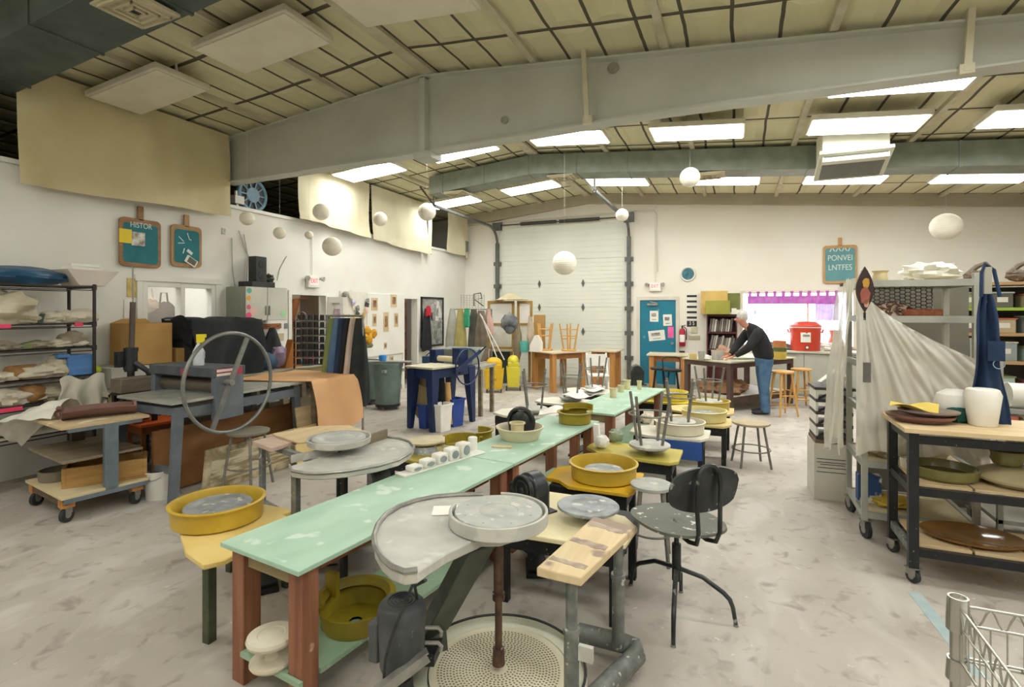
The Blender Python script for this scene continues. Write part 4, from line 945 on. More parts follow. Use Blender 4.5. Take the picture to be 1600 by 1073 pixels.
# spray bottle on the press
sb = onleft(300, 573, -5.05); 
t = thing('spray_bottle', 'clear spray bottle with yellow trigger head on the press cover', 'bottle', (-5.05, PY0+.52, 1.191), .8)
k = 1.15
mb = MB(); mb.lathe([(0,0),(.042*k,0),(.045*k,.01),(.045*k,.13*k),(.03*k,.16*k),(.014*k,.19*k),(.014*k,.2*k),(0,.2*k)], n=24); mb.build('bottle', pm('bottle_plastic','C9CFD4','DDE0E2',scale=3,rough=.25), t)
MB().cbox(.0,0,.09*k,.093*k,.05,.06*k).build('bottle_label', pm('bottle_label','8C9BB2','B8C0CC',scale=12,rough=.6), t)
MB().box(-.02,-.012,.2*k,.055,.012,.26*k).box(-.022,-.01,.245*k,.07,.01,.275*k).build('trigger_head', pm('bright_yellow','EEDB1E','E2CC18',rough=.4), t, bev=.004)
MB().bar((.045,0,.24*k),(.065,0,.17*k),.012,.012).build('trigger', BLACKP, t)
# ---- workbench along the wall
BN = thing('work_bench', 'long weathered timber bench along the left wall behind the press', 'bench', (-6.5, 5.2, 0))
BW = pm('bench_timber', '8C8058', '756A48', scale=2, rough=.8, stretch=(6,.6,6), bump=.2)
MB().box(-.38,-1.75,.83,.42,1.75,.88).build('benchtop', pm('bench_top','B8B0A0','A0988A',scale=3,rough=.7), BN)
MB().box(.38,-1.75,.70,.43,1.75,.868).build('front_beam', BW, BN, bev=.005)
for y in (-1.7, -.5, .6, 1.6):
    for x in (-.34, .30): MB().box(x,y,0,x+.08,y+.09,.83).build('leg', DKWOOD, BN)
MB().box(-.34,-1.7,.25,.36,1.69,.28).build('shelf', DKWOOD, BN)
q = onleft(205, 592, -6.05); mb = MB(); mb.cbox(0,0,0,.2,.38,.15); tag(mb.build('timber_block', pm('old_timber','6A5F50','7C705E',scale=3,stretch=(6,1,6),rough=.8), None, bev=.008, loc=(-5.95, 3.62, .96), rz=-.05), 'thick weathered timber block at the near end of the bench', 'block')
tb = MB(); tb.box(-.2,-.25,0,.2,.25,.88); 
for k, (z) in enumerate((.0,)):
    st_ = thing('stand', 'black stand with red lining under the timber block', 'stand', (-5.95, 3.62, 0)); 
    for x in (-.07,.07):
        for y in (-.16,.16): MB().box(x-.02,y-.02,0,x+.02,y+.02,.86).build('leg', BLACK, st_)
    MB().box(-.1,-.19,.86,.1,.19,.884).build('top', BLACK, st_); MB().box(-.08,-.14,.62,.14,.14,.72).build('drawer', pm('dark_red','7A1E24','66181E',scale=4), st_)
# cardboard boxes
def carton(label, x, y, z, sx, sy, sz, rz=0, flaps=True, m=KRAFT):
    t = thing('cardboard_box', label, 'box', (x,y,z), rz)
    MB().cbox(0,0,sz/2,sx,sy,sz).build('body', m, t, bev=.003)
    MB().box(sx/2,-sy/2,sz*.78,sx/2+.002,sy/2,sz*.785).box(-.02,-sy/2-.0,sz,.02,sy/2,sz+.002).build('seam', pm('tape_brown','8E6C3C','97743F',scale=4), t)
    return t
c1 = carton('large cardboard box beside the black press column', -6.55, 4.06, 1.12, .42, .46, .48, 0); 
MB().prism([(-.23,.48),(.23,.48),(.17,.53),(-.1,.53)], -.21, -.19, 'YZ').build('flap', KRAFT, c1)
mb = MB(); mb.cbox(0,0,.115,.5,.75,.23); tag(mb.build('low_cabinet', pm('off_white','C9C5BA','BAB6AA',scale=3), None, bev=.004, loc=(-6.58, 3.98, .882)), 'low off-white cabinet under the large cardboard box', 'cabinet')
carton('small cardboard box between the large box and the black cloth', -6.5, 4.46, .882, .3, .22, .4)
# black clay extruder in front of the boxes
t = thing('clay_extruder', 'black upright clay extruder with long tube before the cardboard box', 'extruder', (-6.12, 3.68, .882))
EB = pm('extruder_black','2A2C2E','3A3C3E',scale=9,rough=.4,metal=.3)
mb = MB(); mb.lathe([(0,0),(.16,0),(.16,.03),(.1,.06),(.07,.1),(.0,.1)], n=28); mb.build('base', EB, t)
mb = MB(); mb.cyl((0,0,.08),(0,0,.22),.035); mb.cyl((0,0,.2),(0,0,.44),.062); mb.cyl((0,0,.42),(0,0,.46),.07); mb.cyl((0,0,.22),(0,0,.25),.07); mb.build('barrel', EB, t)
MB().cyl((.01,0,.45),(.0,.02,.96),.028).build('plunger_tube', pm('tube_brown','4C4038','5A4D44',scale=9,rough=.5), t)
MB().cyl((.0,.02,.96),(.0,.02,1.36),.008).build('wire', STEEL, t)
MB().box(-.09,-.12,.25,-.02,.05,.42).build('bracket', EB, t); MB().tube([(.06,0,.3),(.16,.08,.2),(.15,.15,.05),(.1,.2,.02)], .03).build('hose', EB, t); MB().cyl((.0,-.12,.02),(.1,.3,.04),.03).build('crank', EB, t)
# black cloth over a box
def cloth(u, v):
    # u across y, v over the top from the back to the front
    y = -.52+1.04*u; s = v
    if s < .35: x, z = -.28+.56*(s/.35), .76+.015*math.sin(u*11)
    else: k = (s-.35)/.65; x, z = .28+.05*k+.025*math.sin(u*19+k*4)*k+.03*math.sin(u*7), .76-.76*k
    if v < .35: z += .01*math.sin(u*23)
    return (x, y+.02*math.sin(s*12), max(z, .006))
t = thing('covered_equipment', 'bulky box covered in black cloth on the bench under the window', 'covered box', (-6.46, 4.95, .882))
BKC = pm('black_cloth','1C1D1F','2B2C2D',scale=5,rough=.9,bump=.4)
MB().sheet(cloth, 40, 30, .012).build('cloth', BKC, t, ang=80)
MB().box(-.27,-.5,0,.25,.5,.745).build('box', BKC, t)
mb = MB(); mb.sheet(lambda u, v: (-.27+.58*v+.02*math.sin(v*12), -.53-.02*v*math.sin(u*9), .77-.30*u-.04*math.sin(v*8)), 14, 20, .012); mb.build('side_flap', pm('fur_black','121314','1E1F20',scale=30,rough=1,bump=.8), t, ang=80)
# small bench-top things
def blob(name, px, py, x, z, rx, ry, rz_, m, label, cat, lu=.1, seed=0):
    q = onleft(px, py, x); mb = MB(); mb.ell((0,0,rz_*.95), rx, ry, rz_, 22, 14, lump=lu, seed=seed); mb.v = [Vector((v.x, v.y, max(v.z, 0))) for v in mb.v]
    return tag(mb.build(name, m, None, loc=(x, q.y, z)), label, cat)
blob('cap', 415, 560, -6.3, .883, .15, .17, .13, pm('slate_blue','35536E','2C4760',scale=5), 'slate blue cap on the bench right of the black cloth', 'cap', .1)
blob('bag', 484, 570, -6.25, .883, .1, .14, .08, pm('maroon','7C2A34','6A222C',scale=5), 'small maroon bundle on the bench before the jar rack', 'bundle', .2)
blob('ball_of_cord', 468, 570, -6.3, .883, .07, .07, .06, pm('bottle_green','2F5A44','28503C',scale=5), 'green round bundle left of the maroon one', 'bundle', .2)
blob('bag', 438, 560, -6.4, .883, .12, .14, .16, pm('violet_bag','9A7C9C','C0A8BE',scale=8), 'pale violet printed bag under the wall switch', 'bag', .3)
q = onleft(455, 560, -6.3); mb = MB(); mb.prism([(-.17,0),(.17,0),(.03,.42),(-.02,.42)], -.06, .06, 'YZ'); tag(mb.build('folded_easel', pm('orange_board','C07830','AC6824',scale=3), None, loc=(-6.3, q.y, .883)), 'orange triangular panel leaning on the bench before the doorway', 'panel')
# ---- metal wall cabinet
CBX = -6.50
y0, y1 = onleft(384, 450, CBX).y, onleft(449, 450, CBX).y; zt, zb_ = 2.10, 1.60
CB = thing('wall_cabinet', 'pale metal wall cabinet with stickers on its doors', 'cabinet', (WX, (y0+y1)/2, zb_))
hw_ = (y1-y0)/2; CBM = pm('cabinet_grey','9FA294','8E9184',scale=3,rough=.5); CBD = pm('cabinet_door','CFCDBF','C4C2B3',scale=3,rough=.5)
MB().box(0,-hw_,0,.38,hw_,zt-zb_).build('body', CBM, CB)
for s in (0, 1):
    d_ = MB().box(.381,-hw_+s*hw_+.005,.005,.40,s*hw_-.005,zt-zb_-.005).build('door', CBD, CB, bev=.002)
    yy = -.03 if s == 0 else .03; MB().box(.40,yy-.008,.08,.42,yy+.008,.22).build('handle', STEEL, d_)
for (y, z, r_, c_) in ((-hw_+.06,.44,.04,'5FA99A'),(-hw_+.05,.33,.035,'E0A030'),(-hw_+.05,.2,.035,'E06078'),(-hw_+.05,.08,.045,'E84878'),(-.25,.14,.06,'E8B8B0'),(.3,.1,.05,'A8D8A0')):
    mb = MB(); mb.cyl((.40,y,z),(.403,y,z),r_,r_,18); mb.build('sticker', pm('sticker_'+c_, c_, rough=.6), CB)
mb = MB(); mb.cbox(0,0,.04,.28,.42,.08); tag(mb.build('stereo_receiver', BLACKP, None, bev=.004, loc=(-6.66, (y0+y1)/2-.05, zt+.002)), 'black stereo receiver on top of the wall cabinet', 'receiver')
t = thing('loudspeaker', 'tall black loudspeaker standing on the stereo receiver', 'speaker', (-6.66, onleft(407, 430, -6.6).y, zt+.084))
MB().box(-.08,-.1,0,.08,.1,.38).build('cabinet', BLACKP, t, bev=.01)
for z in (.1,.26): MB().cyl((.08,0,z),(.085,0,z),.06,.055,20).build('driver', RUBBER, t)
mb = MB(); mb.ell((0,0,.06),.07,.09,.07,lump=.5,seed=3); tag(mb.build('headphones', BLACKP, None, loc=(-6.66, onleft(424, 430, -6.6).y, zt+.084)), 'black tangled gear right of the loudspeaker', 'gear')
for k, (pts) in enumerate(([(361,372),(362,420),(368,460),(372,500)],[(372,360),(384,395),(398,415)],[(380,366),(386,400),(384,440)],[(447,400),(436,420),(432,438)])):
    tag(MB().tube([Vector((WX+.015, 0, 0))+Vector((0, onleft(px,py).y, onleft(px,py).z)) for px, py in pts], .006, 6).build('wall_cable', pm('cable_grey','A9A8A2','9C9B95',rough=.6)), ('thin grey cable hanging down the wall left of the cabinet','grey cable running to the loudspeaker','grey cable dropping behind the stereo receiver','forked antenna wire right of the stereo receiver')[k], 'cable')
q = onleft(364, 485); t = thing('power_strip', 'white wall device with black insert left of the metal cabinet', 'wall device', (WX, q.y, q.z))
MB().box(0,-.05,-.16,.06,.05,.16).build('body', WHITE, t, bev=.01); MB().box(.06,-.03,-.1,.064,.03,.1).build('insert', BLACKP, t)
q = onleft(410, 505); t = thing('coat_rack', 'reddish wooden hook rail under the metal cabinet', 'coat rack', (WX, q.y, 1.50))
MB().box(0,-.35,-.04,.03,.35,.04).build('rail', OW, t)
for k in range(4): MB().tube([(.03,-.28+.18*k,0),(.08,-.28+.18*k,0),(.09,-.28+.18*k,.03)], .006).build('hook', STEEL, t)
def garment(name, label, x, y, ztop, zbot, w0, w1, m, rz=0, d=.08, grp=None, seed=0, cat='garment', th=.03):
    'hanging cloth: closed body with folds'
    H = ztop-zbot; mb = MB(); n, k = 36, 14; V = []; F = []
    for j in range(k+1):
        f = j/k; w = (w0+(w1-w0)*min(1, f*1.3)**.8)/2; dd = d/2*(.5+.5*min(1, f*3))
        for i in range(n):
            a = 2*PI*i/n; fold = 1+.22*f*math.sin(a*7+seed*2+f*2)
            V.append((w*math.cos(a), dd*math.sin(a)*fold*(1+.3*math.sin(a*3+seed)), -f*H+.02*math.sin(a*5+seed)*f))
    for j in range(k):
        for i in range(n): F.append((j*n+i, j*n+(i+1)%n, (j+1)*n+(i+1)%n, (j+1)*n+i))
    F += [tuple(range(n)), tuple(range(k*n, k*n+n))[::-1]]
    mb.push(V, F); return tag(mb.build(name, m, None, ang=70, loc=(x,y,ztop), rz=rz), label, cat, grp)
garment('coat', 'dark coat hanging on the hook rail under the metal cabinet', WX+.11, onleft(418,540).y, 1.48, .93, .08, .45, pm('coat_black','222426','303234',scale=5,rough=.9), PI/2, .12)
garment('apron', 'red apron edge hanging beside the dark coat', WX+.10, onleft(395,540).y, 1.48, .95, .06, .16, pm('red_cloth','B5252E','A01E26',scale=5,rough=.9), PI/2, .08, seed=2)
# switch plate, tag, poster, etc on the left wall
def plate(name, px0, py0, px1, py1, m, label, cat, th=.01, parent=None):
    a, b = onleft(px0, py0), onleft(px1, py1)
    o = MB().box(0, -(b.y-a.y)/2, -(a.z-b.z)/2, th, (b.y-a.y)/2, (a.z-b.z)/2).build(name, m, None, bev=.002, loc=(WX+.001, (a.y+b.y)/2, (a.z+b.z)/2))
    return tag(o, label, cat)
plate('switch_plate', 428, 521, 443, 532, pm('switch_tan','C9BC98','B8AB88',rough=.5), 'tan switch plate on the wall below the metal cabinet', 'switch')
plate('poster', 198, 434, 213, 464, pm('yellow_poster','D8C07A','B8A060',scale=9,rough=.8), 'small yellowed poster on the wall left of the view window', 'poster')
plate('notice', 193, 468, 210, 497, PAPER, 'white typed notice on the wall left of the view window', 'notice')
plate('small_plaque', 452-8, 505, 452-3, 513, pm('plaque_dark','6A7070','8A9090',scale=40), 'small dark patterned plaque beside the first doorway', 'plaque')
plate('wire_bracket', 346, 356, 352, 366, STEEL, 'small thin L bracket on the wall below the tan curtain', 'bracket')
# exit sign over door 1
def exit_sign(label, loc, rz):
    t = thing('exit_sign', label, 'exit sign', loc, rz, None)
    MB().cbox(0,.03,0,.26,.06,.21).build('housing', pm('sign_white','EDE9E2','E4E0D8',rough=.5), t, bev=.006)
    f = MB().cbox(0,-.003,.01,.2,.006,.14).build('sign_face', pm('sign_glow','FFE9E4',rough=.5,emit=('FFDCD6',.08)), t)
    text('EXIT', .115, pm('exit_red','D8242C',rough=.5,emit=('E02020',.12)), f, (0,-.007,.01), (PI/2,0,0), sx=.72)
    for s in (-1, 1):
        h = MB().cyl((s*.13,.04,.05),(s*.17,.0,.06),.02,.02,12).build('lamp_arm', STEEL, t); MB().cyl((s*.17,.02,.06),(s*.19,-.05,.05),.022,.045,18).build('emergency_lamp', pm('lamp_silver','B5B5AE','C9C9C2',rough=.3,metal=.5), h)
    MB().cyl((0,.045,.1),(0,.045,.1+(1.1 if rz else 2.0)),.008).build('conduit', WHITE, t)
q = onleft(486, 440); exit_sign('red EXIT sign above the first doorway on the left wall', (WX+.07, q.y, q.z), PI/2)
q = onback(1024, 448); exit_sign('red EXIT sign above the blue door', (q.x, WY-.07, q.z), 0)
# cutting board signs
def cut_board(label, loc, rz, w, h, hh, m, seed=0, line=None, size=.1, tm=None):
    t = thing('chalkboard_sign', label, 'sign', loc, rz)
    poly = rrect(-w/2, -h/2, w/2, h/2, .06)
    mb = MB(); mb.prism(poly, -.012, .012, 'XZ'); mb.prism(rrect(-.035, h/2-.02, .035, h/2+hh, .015), -.012, .012, 'XZ'); mb.build('board', m, t, bev=.003)
    pts = [(x+.012*noise.noise(Vector((x*14, z*14, seed))), z+.012*noise.noise(Vector((z*14, x*14, seed+5)))) for x, z in rrect(-w/2+.04, -h/2+.05, w/2-.04, h/2-.06, .05, 8)]
    MB().prism(pts, -.0155, -.011, 'XZ').build('painted_panel', tm or TEAL, t)
    for s_, z, sz in (line or []): text(s_, sz, CHALK, t, (0,-.017,z), (PI/2,0,0), sx=.8)
    return t
RW = pm('board_rough','8C6440','A47C54',scale=4,rough=.6,stretch=(1,1,4)); RW2 = pm('board_tan','B28C5C','9C784C',scale=4,rough=.6,stretch=(4,1,1))
a = onleft(217, 380); b = onleft(289, 385)
s1 = cut_board('rough cutting-board chalk sign with yellow packet, left of its pair', (WX+.03, a.y, a.z), PI/2, .50, .60, .16, RW, 1, [('HISTOR', .215, .095)])
MB().box(-.26,-.03,-.02,-.12,-.018,.15).build('yellow_packet', pm('packet_yellow','E8CC10','DCC00C',rough=.5), s1); MB().box(-.12,-.028,-.04,.04,-.018,.13).build('photo_card', pm('card_print','E2DED4','6E6660',scale=14,rough=.7), s1)
s2 = cut_board('cutting-board chalk sign with small tool drawings, right of its pair', (WX+.03, b.y, b.z), PI/2, .43, .56, .15, RW2, 2)
for x, z, dx, dz, w_ in ((-.12,.12,.07,-.06,.01),(.0,.18,.03,-.09,.012),(.02,.1,.04,-.01,.012),(.06,.05,.08,0,.035),(-.13,.03,.09,.01,.012),(-.14,-.06,.06,0,.035),(-.06,-.1,.02,.07,.012),(.08,-.05,.07,0,.03),(.02,-.12,.07,-.06,.012),(.12,-.12,.04,0,.012),(0,-.05,.07,-.05,.04)):
    MB().bar((x,-.018,z),(x+dx,-.018,z+dz),.003,w_,up=(1,0,.3)).build('chalk_mark', CHALK, s2)
mb = MB().at((.05,-.024,-.2), ry=.5); mb.cbox(0,0,0,.17,.006,.1); o = mb.build('photo_card', PAPER, s2); mb = MB().at((.06,-.028,-.2), ry=.5); mb.cbox(0,0,0,.12,.004,.075); mb.build('photo', pm('photo_dark','5A5A48','6B6A58',scale=9), o)
c_ = onback(1312, 413); s3 = cut_board('tan cutting-board chalk sign on the back wall above the window', (c_.x, WY-.03, c_.z), 0, .62, .80, .16, pm('board_light','C79C66','BD9058',scale=3,rough=.6), 3, [('PONVEI', .13, .165), ('LNTFES', -.07, .165)], tm=pm('teal_pale','5E9298','6A9C9E',scale=4,rough=.8))
for k in range(7): MB().at((-.17+.055*k,-.017,.30+.006*(k%2)), ry=.5*(-1)**k).cbox(0,0,0,.018,.004,.07).build('chalk_stroke', CHALK, s3)
MB().cyl((.04,-.02,-.44),(.04,-.0,-.44),.045).build('dark_knob', pm('knob_brown','4A342A','5C4438',scale=9), s3)
# ---- doorways and wall panel
LFL = onleft(535,480,WX+.24).y-D1B-.04
DW = thing('open_door', 'white panel door standing open beside the first doorway', 'door', (WX+.02, D1B+.04, 0), 0)
mb = MB(); mb.bar((0,0,1.0),(.24,LFL,1.0),.035,2.0); o = mb.build('leaf', pm('door_white','E4E0D6','DCD7CB',scale=2,rough=.6), DW)
mb = MB(); mb.bar((.09,.24,1.35),(.15,.44,1.35),.03,.5); 
MB().bar((.12,LFL*.35,1.62),(.20,LFL*.75,1.62),.05,.32).build('door_poster', pm('mauve_poster','A88C9A','C8B8C0',scale=9), DW)
MB().bar((.08,LFL*.25,1.88),(.19,LFL*.75,1.88),.045,.02).build('door_closer', STEEL, DW)
struct(MB().box(WX-1.2, D1A-.5, 0, WX-1.1, D1B+.5, 2.4).build('wall_behind_doorway', pm('hall_tan','C9B79C','BBA88C',scale=2,rough=.8)))
t = thing('plank', 'brown plank leaning inside the first doorway', 'plank', (WX-.6, D1A+.35, 0)); MB().bar((0,-.25,0),(.1,.25,1.95),.2,.03).build('board', OW, t); MB().bar((0,-.2,1.9),(0,.6,1.98),.1,.03).build('cross_board', OW, t)
PB = thing('display_panel', 'white panel with pinned photographs on the left wall', 'display board', (WX+.003, (onleft(570,500).y+onleft(629,500).y)/2, 1.45))
a, b = onleft(572, 455).y, onleft(629, 465).y; hh = (b-a)/2; cy_ = (a+b)/2; PB.location.y = cy_
MB().box(.0,-hh,-.65,.03,hh,.65).build('panel', WHITE, PB, bev=.004)
for px, py, w_, h_ in ((583,475,.2,.26),(613,470,.22,.28),(583,500,.13,.26),(601,503,.18,.42),(617,500,.14,.3),(600,540,.1,.14),(610,560,.12,.1)):
    q = onleft(px, py); o = MB().box(.03,q.y-cy_-w_/2,q.z-1.45-h_/2,.036,q.y-cy_+w_/2,q.z-1.45+h_/2).build('photograph', pm('photo_tan','D2C09A','BFA880',scale=4,rough=.7), PB)
    MB().box(.036,q.y-cy_-w_*.25,q.z-1.45-h_*.25,.038,q.y-cy_+w_*.3,q.z-1.45+h_*.3).build('print', pm('photo_print','6E4A3A','B08868',scale=16,rough=.7), o)
# cluttered display left of the panel
CLp = thing('pin_board', 'cluttered pinned display of dried flowers and cards between doorway and panel', 'display', (WX+.003, onleft(553, 500).y, 1.5))
MB().box(0,-.42,-.6,.015,.42,.62).build('backing', pm('display_back','E0DCD0','D5D0C2',scale=4), CLp)
random.seed(11)
cols = ['E8D070','E8B8A8','F0E8D0','8A8A84','A8A48C','C9A860','4A4A48','D8D4C4','B09878','D0C8E0']
for k in range(34):
    y, z = rnd(-.38,.38), rnd(-.5,.58); c0 = cols[k%len(cols)]
    mb = MB().at((.03+.01*(k%4), y, z), rx=rnd(-.5,.5))
    if k%3 == 0: mb.ell((0.02,0,0),.03,rnd(.03,.06),rnd(.03,.06),lump=.6,seed=k,nu=12,nv=8)
    else: mb.cbox(0,0,0,.006,rnd(.06,.13),rnd(.07,.16))
    mb.build('pinned_item', pm('pin_'+c0, c0, rough=.8), CLp)
mb = MB()
for k in range(9):
    a = k*2.4; r_ = .02+.018*k; mb.ell((.03*math.cos(a*1.3), r_*math.cos(a), r_*math.sin(a)), .05, .075, .085, 12, 8, lump=.5, seed=k)
q = onleft(574, 526, WX+.3); t = thing('paper_flower', 'large golden yellow flower sculpture by the trash cans', 'flower', (WX+.3, q.y, q.z)); mb.build('petals', pm('gold_petal','E0A820','C88E14',scale=6,rough=.6), t); mb = MB()
for s in (-1,0,1): mb.ell((0,.08*s,-.17), .03, .09, .05, 10, 8, lump=.3)
mb.build('leaves', pm('grey_leaf','8C8468','7A735A',scale=6), t); MB().cyl((-.02,0,-.15),(-.25,0,-.5),.01).build('stem', DKWOOD, t)
# inside door 2
t = thing('storage_shelves', 'reddish wooden shelves of supplies seen through the second doorway', 'shelf', (WX-1.1, (D2A+D2B)/2+.6, 0))
SHW = pm('shelf_pinkwood','B98A6C','A87A5E',scale=3)
for z in (.3,.75,1.2,1.6,1.95): MB().box(-.2,-.9,z,.25,.5,z+.03).build('shelf', SHW, t)
for y in (-.9,.47): MB().box(-.2,y,0,.25,y+.03,2.0).build('upright', SHW, t)
for k in range(10):
    y, z = -.8+.26*(k%5), (.33,.78,1.23,1.63)[k%4]; mb = MB(); mb.cbox(0,0,.12,.2,.18,.24); tag(mb.build('supply_box', pm('sup_'+cols[(k*3)%10]+'b', ('8A3A34','E8E4DC','4A3A34','C0B8AC')[k%4] , rough=.7), None, loc=(WX-1.05, (D2A+D2B)/2+.6+y, z)), 'supply box on the shelves beyond the second doorway', 'box', 'supply boxes beyond the second doorway')
# framed collage
FB = thing('framed_collage', 'black-framed collage of grey photographs on the left wall near the corner', 'picture', (WX, (onleft(657,500).y+onleft(692,500).y)/2, 1.46))
h_ = (onleft(692,500).y-onleft(657,500).y)/2
mb = MB(); mb.box(0,-h_,-.6,.03,-h_+.05,.62); mb.box(0,h_-.05,-.6,.03,h_,.62); mb.box(0,-h_,-.6,.03,h_,-.55); mb.box(0,-h_,.57,.03,h_,.62); mb.build('frame', BLACKP, FB)
MB().box(0,-h_+.04,-.56,.012,h_-.04,.58).build('mount', pm('collage_base','8C8C88','B0B0AA',scale=9), FB)
for k in range(26):
    y, z = rnd(-h_+.1,h_-.1), rnd(-.5,.52); MB().at((.014+.002*(k%5),y,z),rx=rnd(-.3,.3)).cbox(0,0,0,.003,rnd(.08,.16),rnd(.1,.2)).build('clipping', pm('clip_%d'%(k%4), ('E0E0DA','6A6A68','B8B8B2','9A9A96')[k%4], ('D0D0CA','8A8A86','6E6E6A','C8C8C2')[k%4], scale=20), FB)
garment('jacket', 'black jacket with red collar hanging left of the framed collage', WX+.12, onleft(660,520).y, 1.80, .80, .14, .42, pm('jacket_black','1B1C1F','2A2B2E',scale=5,rough=.9), PI/2, .12, seed=5)
garment('scarf', 'red collar scarf over the black jacket', WX+.17, onleft(660,520).y, 1.86, 1.62, .12, .2, pm('scarf_red','C22A3C','AA2030',scale=5,rough=.9), PI/2, .1, seed=6)
# ---- jar rack and garment rack
q = atd(488, 530, 7.9)
JR = thing('tool_rack', 'black wire rack crowded with dark jars behind the garment rail', 'rack', (q.x, q.y, 0), PI/2-TH-.2)
JR.rotation_euler.z = TH
for x in (-.27,.27): MB().bar((x,0,0),(x,0,1.62),.02,.02).build('post', BLACK, JR)
for k in range(7):
    z = .94+.11*k; MB().bar((-.27,-.02,z),(.27,-.02,z),.01,.012).bar((-.27,.1,z),(.27,.1,z),.01,.012).build('shelf_rail', GREYPIPE, JR)
    for j in range(6):
        mb = MB(); mb.cyl((-.22+.088*j,.04,z+.005),(-.22+.088*j,.04,z+.085),.034,.03,12); mb.build('jar', BLACKP, JR)
MB().ring((-.15,-.03,1.66),.07,.006,20,'Y').build('hoop', STEEL, JR)
ra, rb = atd(511, 493, 7.05), atd(567, 493, 6.85)
GRK = thing('garment_rack', 'steel garment rail with hanging clothes near the benches', 'garment rack', (ra.x, ra.y, 0), math.atan2(rb.y-ra.y, rb.x-ra.x)); gl = (rb-ra).length
MB().cyl((0,0,1.68),(gl,0,1.68),.014).build('rail', STEEL, GRK)
for x in (.0, gl): MB().cyl((x,0,.06),(x,0,1.68),.014).build('post', STEEL, GRK); MB().bar((x,-.25,.06),(x,.25,.06),.03,.03).build('foot', GREYPIPE, GRK)
GC = [('apron','sage green apron hanging first on the garment rail','8E9A5E','7C884E',.34),('jeans','blue denim overalls on the garment rail','4A6688','5F7C9C',.36),('apron','navy cloth behind the denim overalls','2C3E5C','23334C',.3),('coat','black smock on the garment rail','1E1F22','2A2B2D',.36),('shirt','pale pink shirt on the garment rail','D8C4B6','C8B2A4',.34),('coat','black coat last on the garment rail','202423','2B302E',.30)]
for k, (nm, lab, c1_, c2_, w_) in enumerate(GC):
    f = .16+.15*k; p = ra.lerp(rb, f)
    ob = garment(nm, lab, p.x, p.y, 1.65, .42+.05*(k%3), .10, w_, pm('cloth_'+c1_, c1_, c2_, scale=4, rough=.9), math.atan2(rb.y-ra.y, rb.x-ra.x)+PI/2-.45, .12, 'clothes on the garment rail', k)
    MB().tube([(0,0,-.0),(0,0,.03),(.015,0,.045),(0,0,.055)], .003).build('hanger', STEEL, ob)
# ---- stuff under the press and the tan hide
q0 = at(277, 770, 0)
def panel(name, label, pxs, z0, z1, lean, m, cat, th=.02, dy=0):
    a, b = at(pxs[0][0], pxs[0][1], z0), at(pxs[1][0], pxs[1][1], z0); d = b-a; L_ = d.length; an = math.atan2(d.y, d.x)
    mb = MB().at((0,0,0), rx=-lean); mb.box(0,0,0,L_,th,z1-z0)
    o = mb.build(name, m, None, bev=.003, loc=(a.x, a.y+dy, z0+.001)); o.rotation_euler.z = an
    return tag(o, label, cat)
t = thing('plywood_sheet', 'brown plywood panel standing under the press', 'panel', (-5.0, 4.0, 0), PI/2)
MB().box(-.8,-.01,.02,.9,.02,.62).build('board', pm('brown_ply','8E6236','7A5028',scale=2,rough=.7,stretch=(1,1,3)), t)
t = thing('window_frame', 'weathered pale wooden frame leaning below the press wheel', 'frame', (-4.66, 3.45, 0), PI/2-.05)
WF = pm('flaking_paint','C9BC9C','8E7C5C',scale=7,rough=.8,contrast=(.45,.6)); 
mb = MB().at((0,0,0), rx=-.12)
t_ = t
for (xa, za, xb, zb2) in ((0,0,.06,.42),(1.0,0,1.06,.42),(0,0,1.06,.06),(0,.36,1.06,.42)): MB().at((0,0,0.005), rx=.14).box(xa,0,za,xb,.03,zb2).build('rail', WF, t)
MB().at((0,0,.005), rx=.14).box(.06,.01,.06,1.0,.02,.36).build('infill', pm('slat_infill','D0C5A8','9A8A68',scale=3,rough=.8,stretch=(1,1,9),contrast=(.45,.55)), t)
for k, (x, y, w_, h_, m_, lb) in enumerate(((-4.62,4.62,.42,.62,PLY,'tall plywood offcut leaning below the tan hide'),(-4.50,4.45,.34,.42,CREAMY,'cream offcut board standing on the floor before the hide'),(-4.56,4.98,.4,.5,pm('pale_ply','DCCBA2','CDBA8C',scale=3),'pale plywood offcut under the hanging hide'))):
    mb = MB().at((0,0,0), rx=0, ry=-.14); mb.box(0,0,0,.018,w_,h_); tag(mb.build('board_offcut', m_, None, loc=(x, y, .006)), lb, 'board')
TB = thing('low_table', 'table hidden under the tan hide beyond the press', 'table', (-5.0, 5.0, 0))
MB().box(-.55,-.2,.88,.42,.42,.92).build('tabletop', DKWOOD, TB)
for x in (-.5,.33):
    for y in (-.16,.32): MB().box(x,y,0,x+.07,y+.07,.88).build('leg', DKWOOD, TB)
def hide(u, v):
    y = 4.70+.78*u
    if v < .5: k = v/.5; x = -5.55+1.02*k; z = .934+.006*math.sin(u*13+k*6); y += -.42*(1-k)*(1-u)*.9
    else: k = (v-.5)/.5; x = -4.53+.10*k+.02*math.sin(u*10)*k+.03*math.sin(k*3); z = .93-.60*k-.05*k*math.sin(u*4)
    return (x, y+.05*(v-.5)*u, z)
tag(MB().sheet(hide, 30, 30, .008).build('leather_hide', pm('tan_hide','D8A878','C89664',scale=2,rough=.7,bump=.1), None, ang=70), 'tan leather hide draped over the table beyond the press', 'hide')
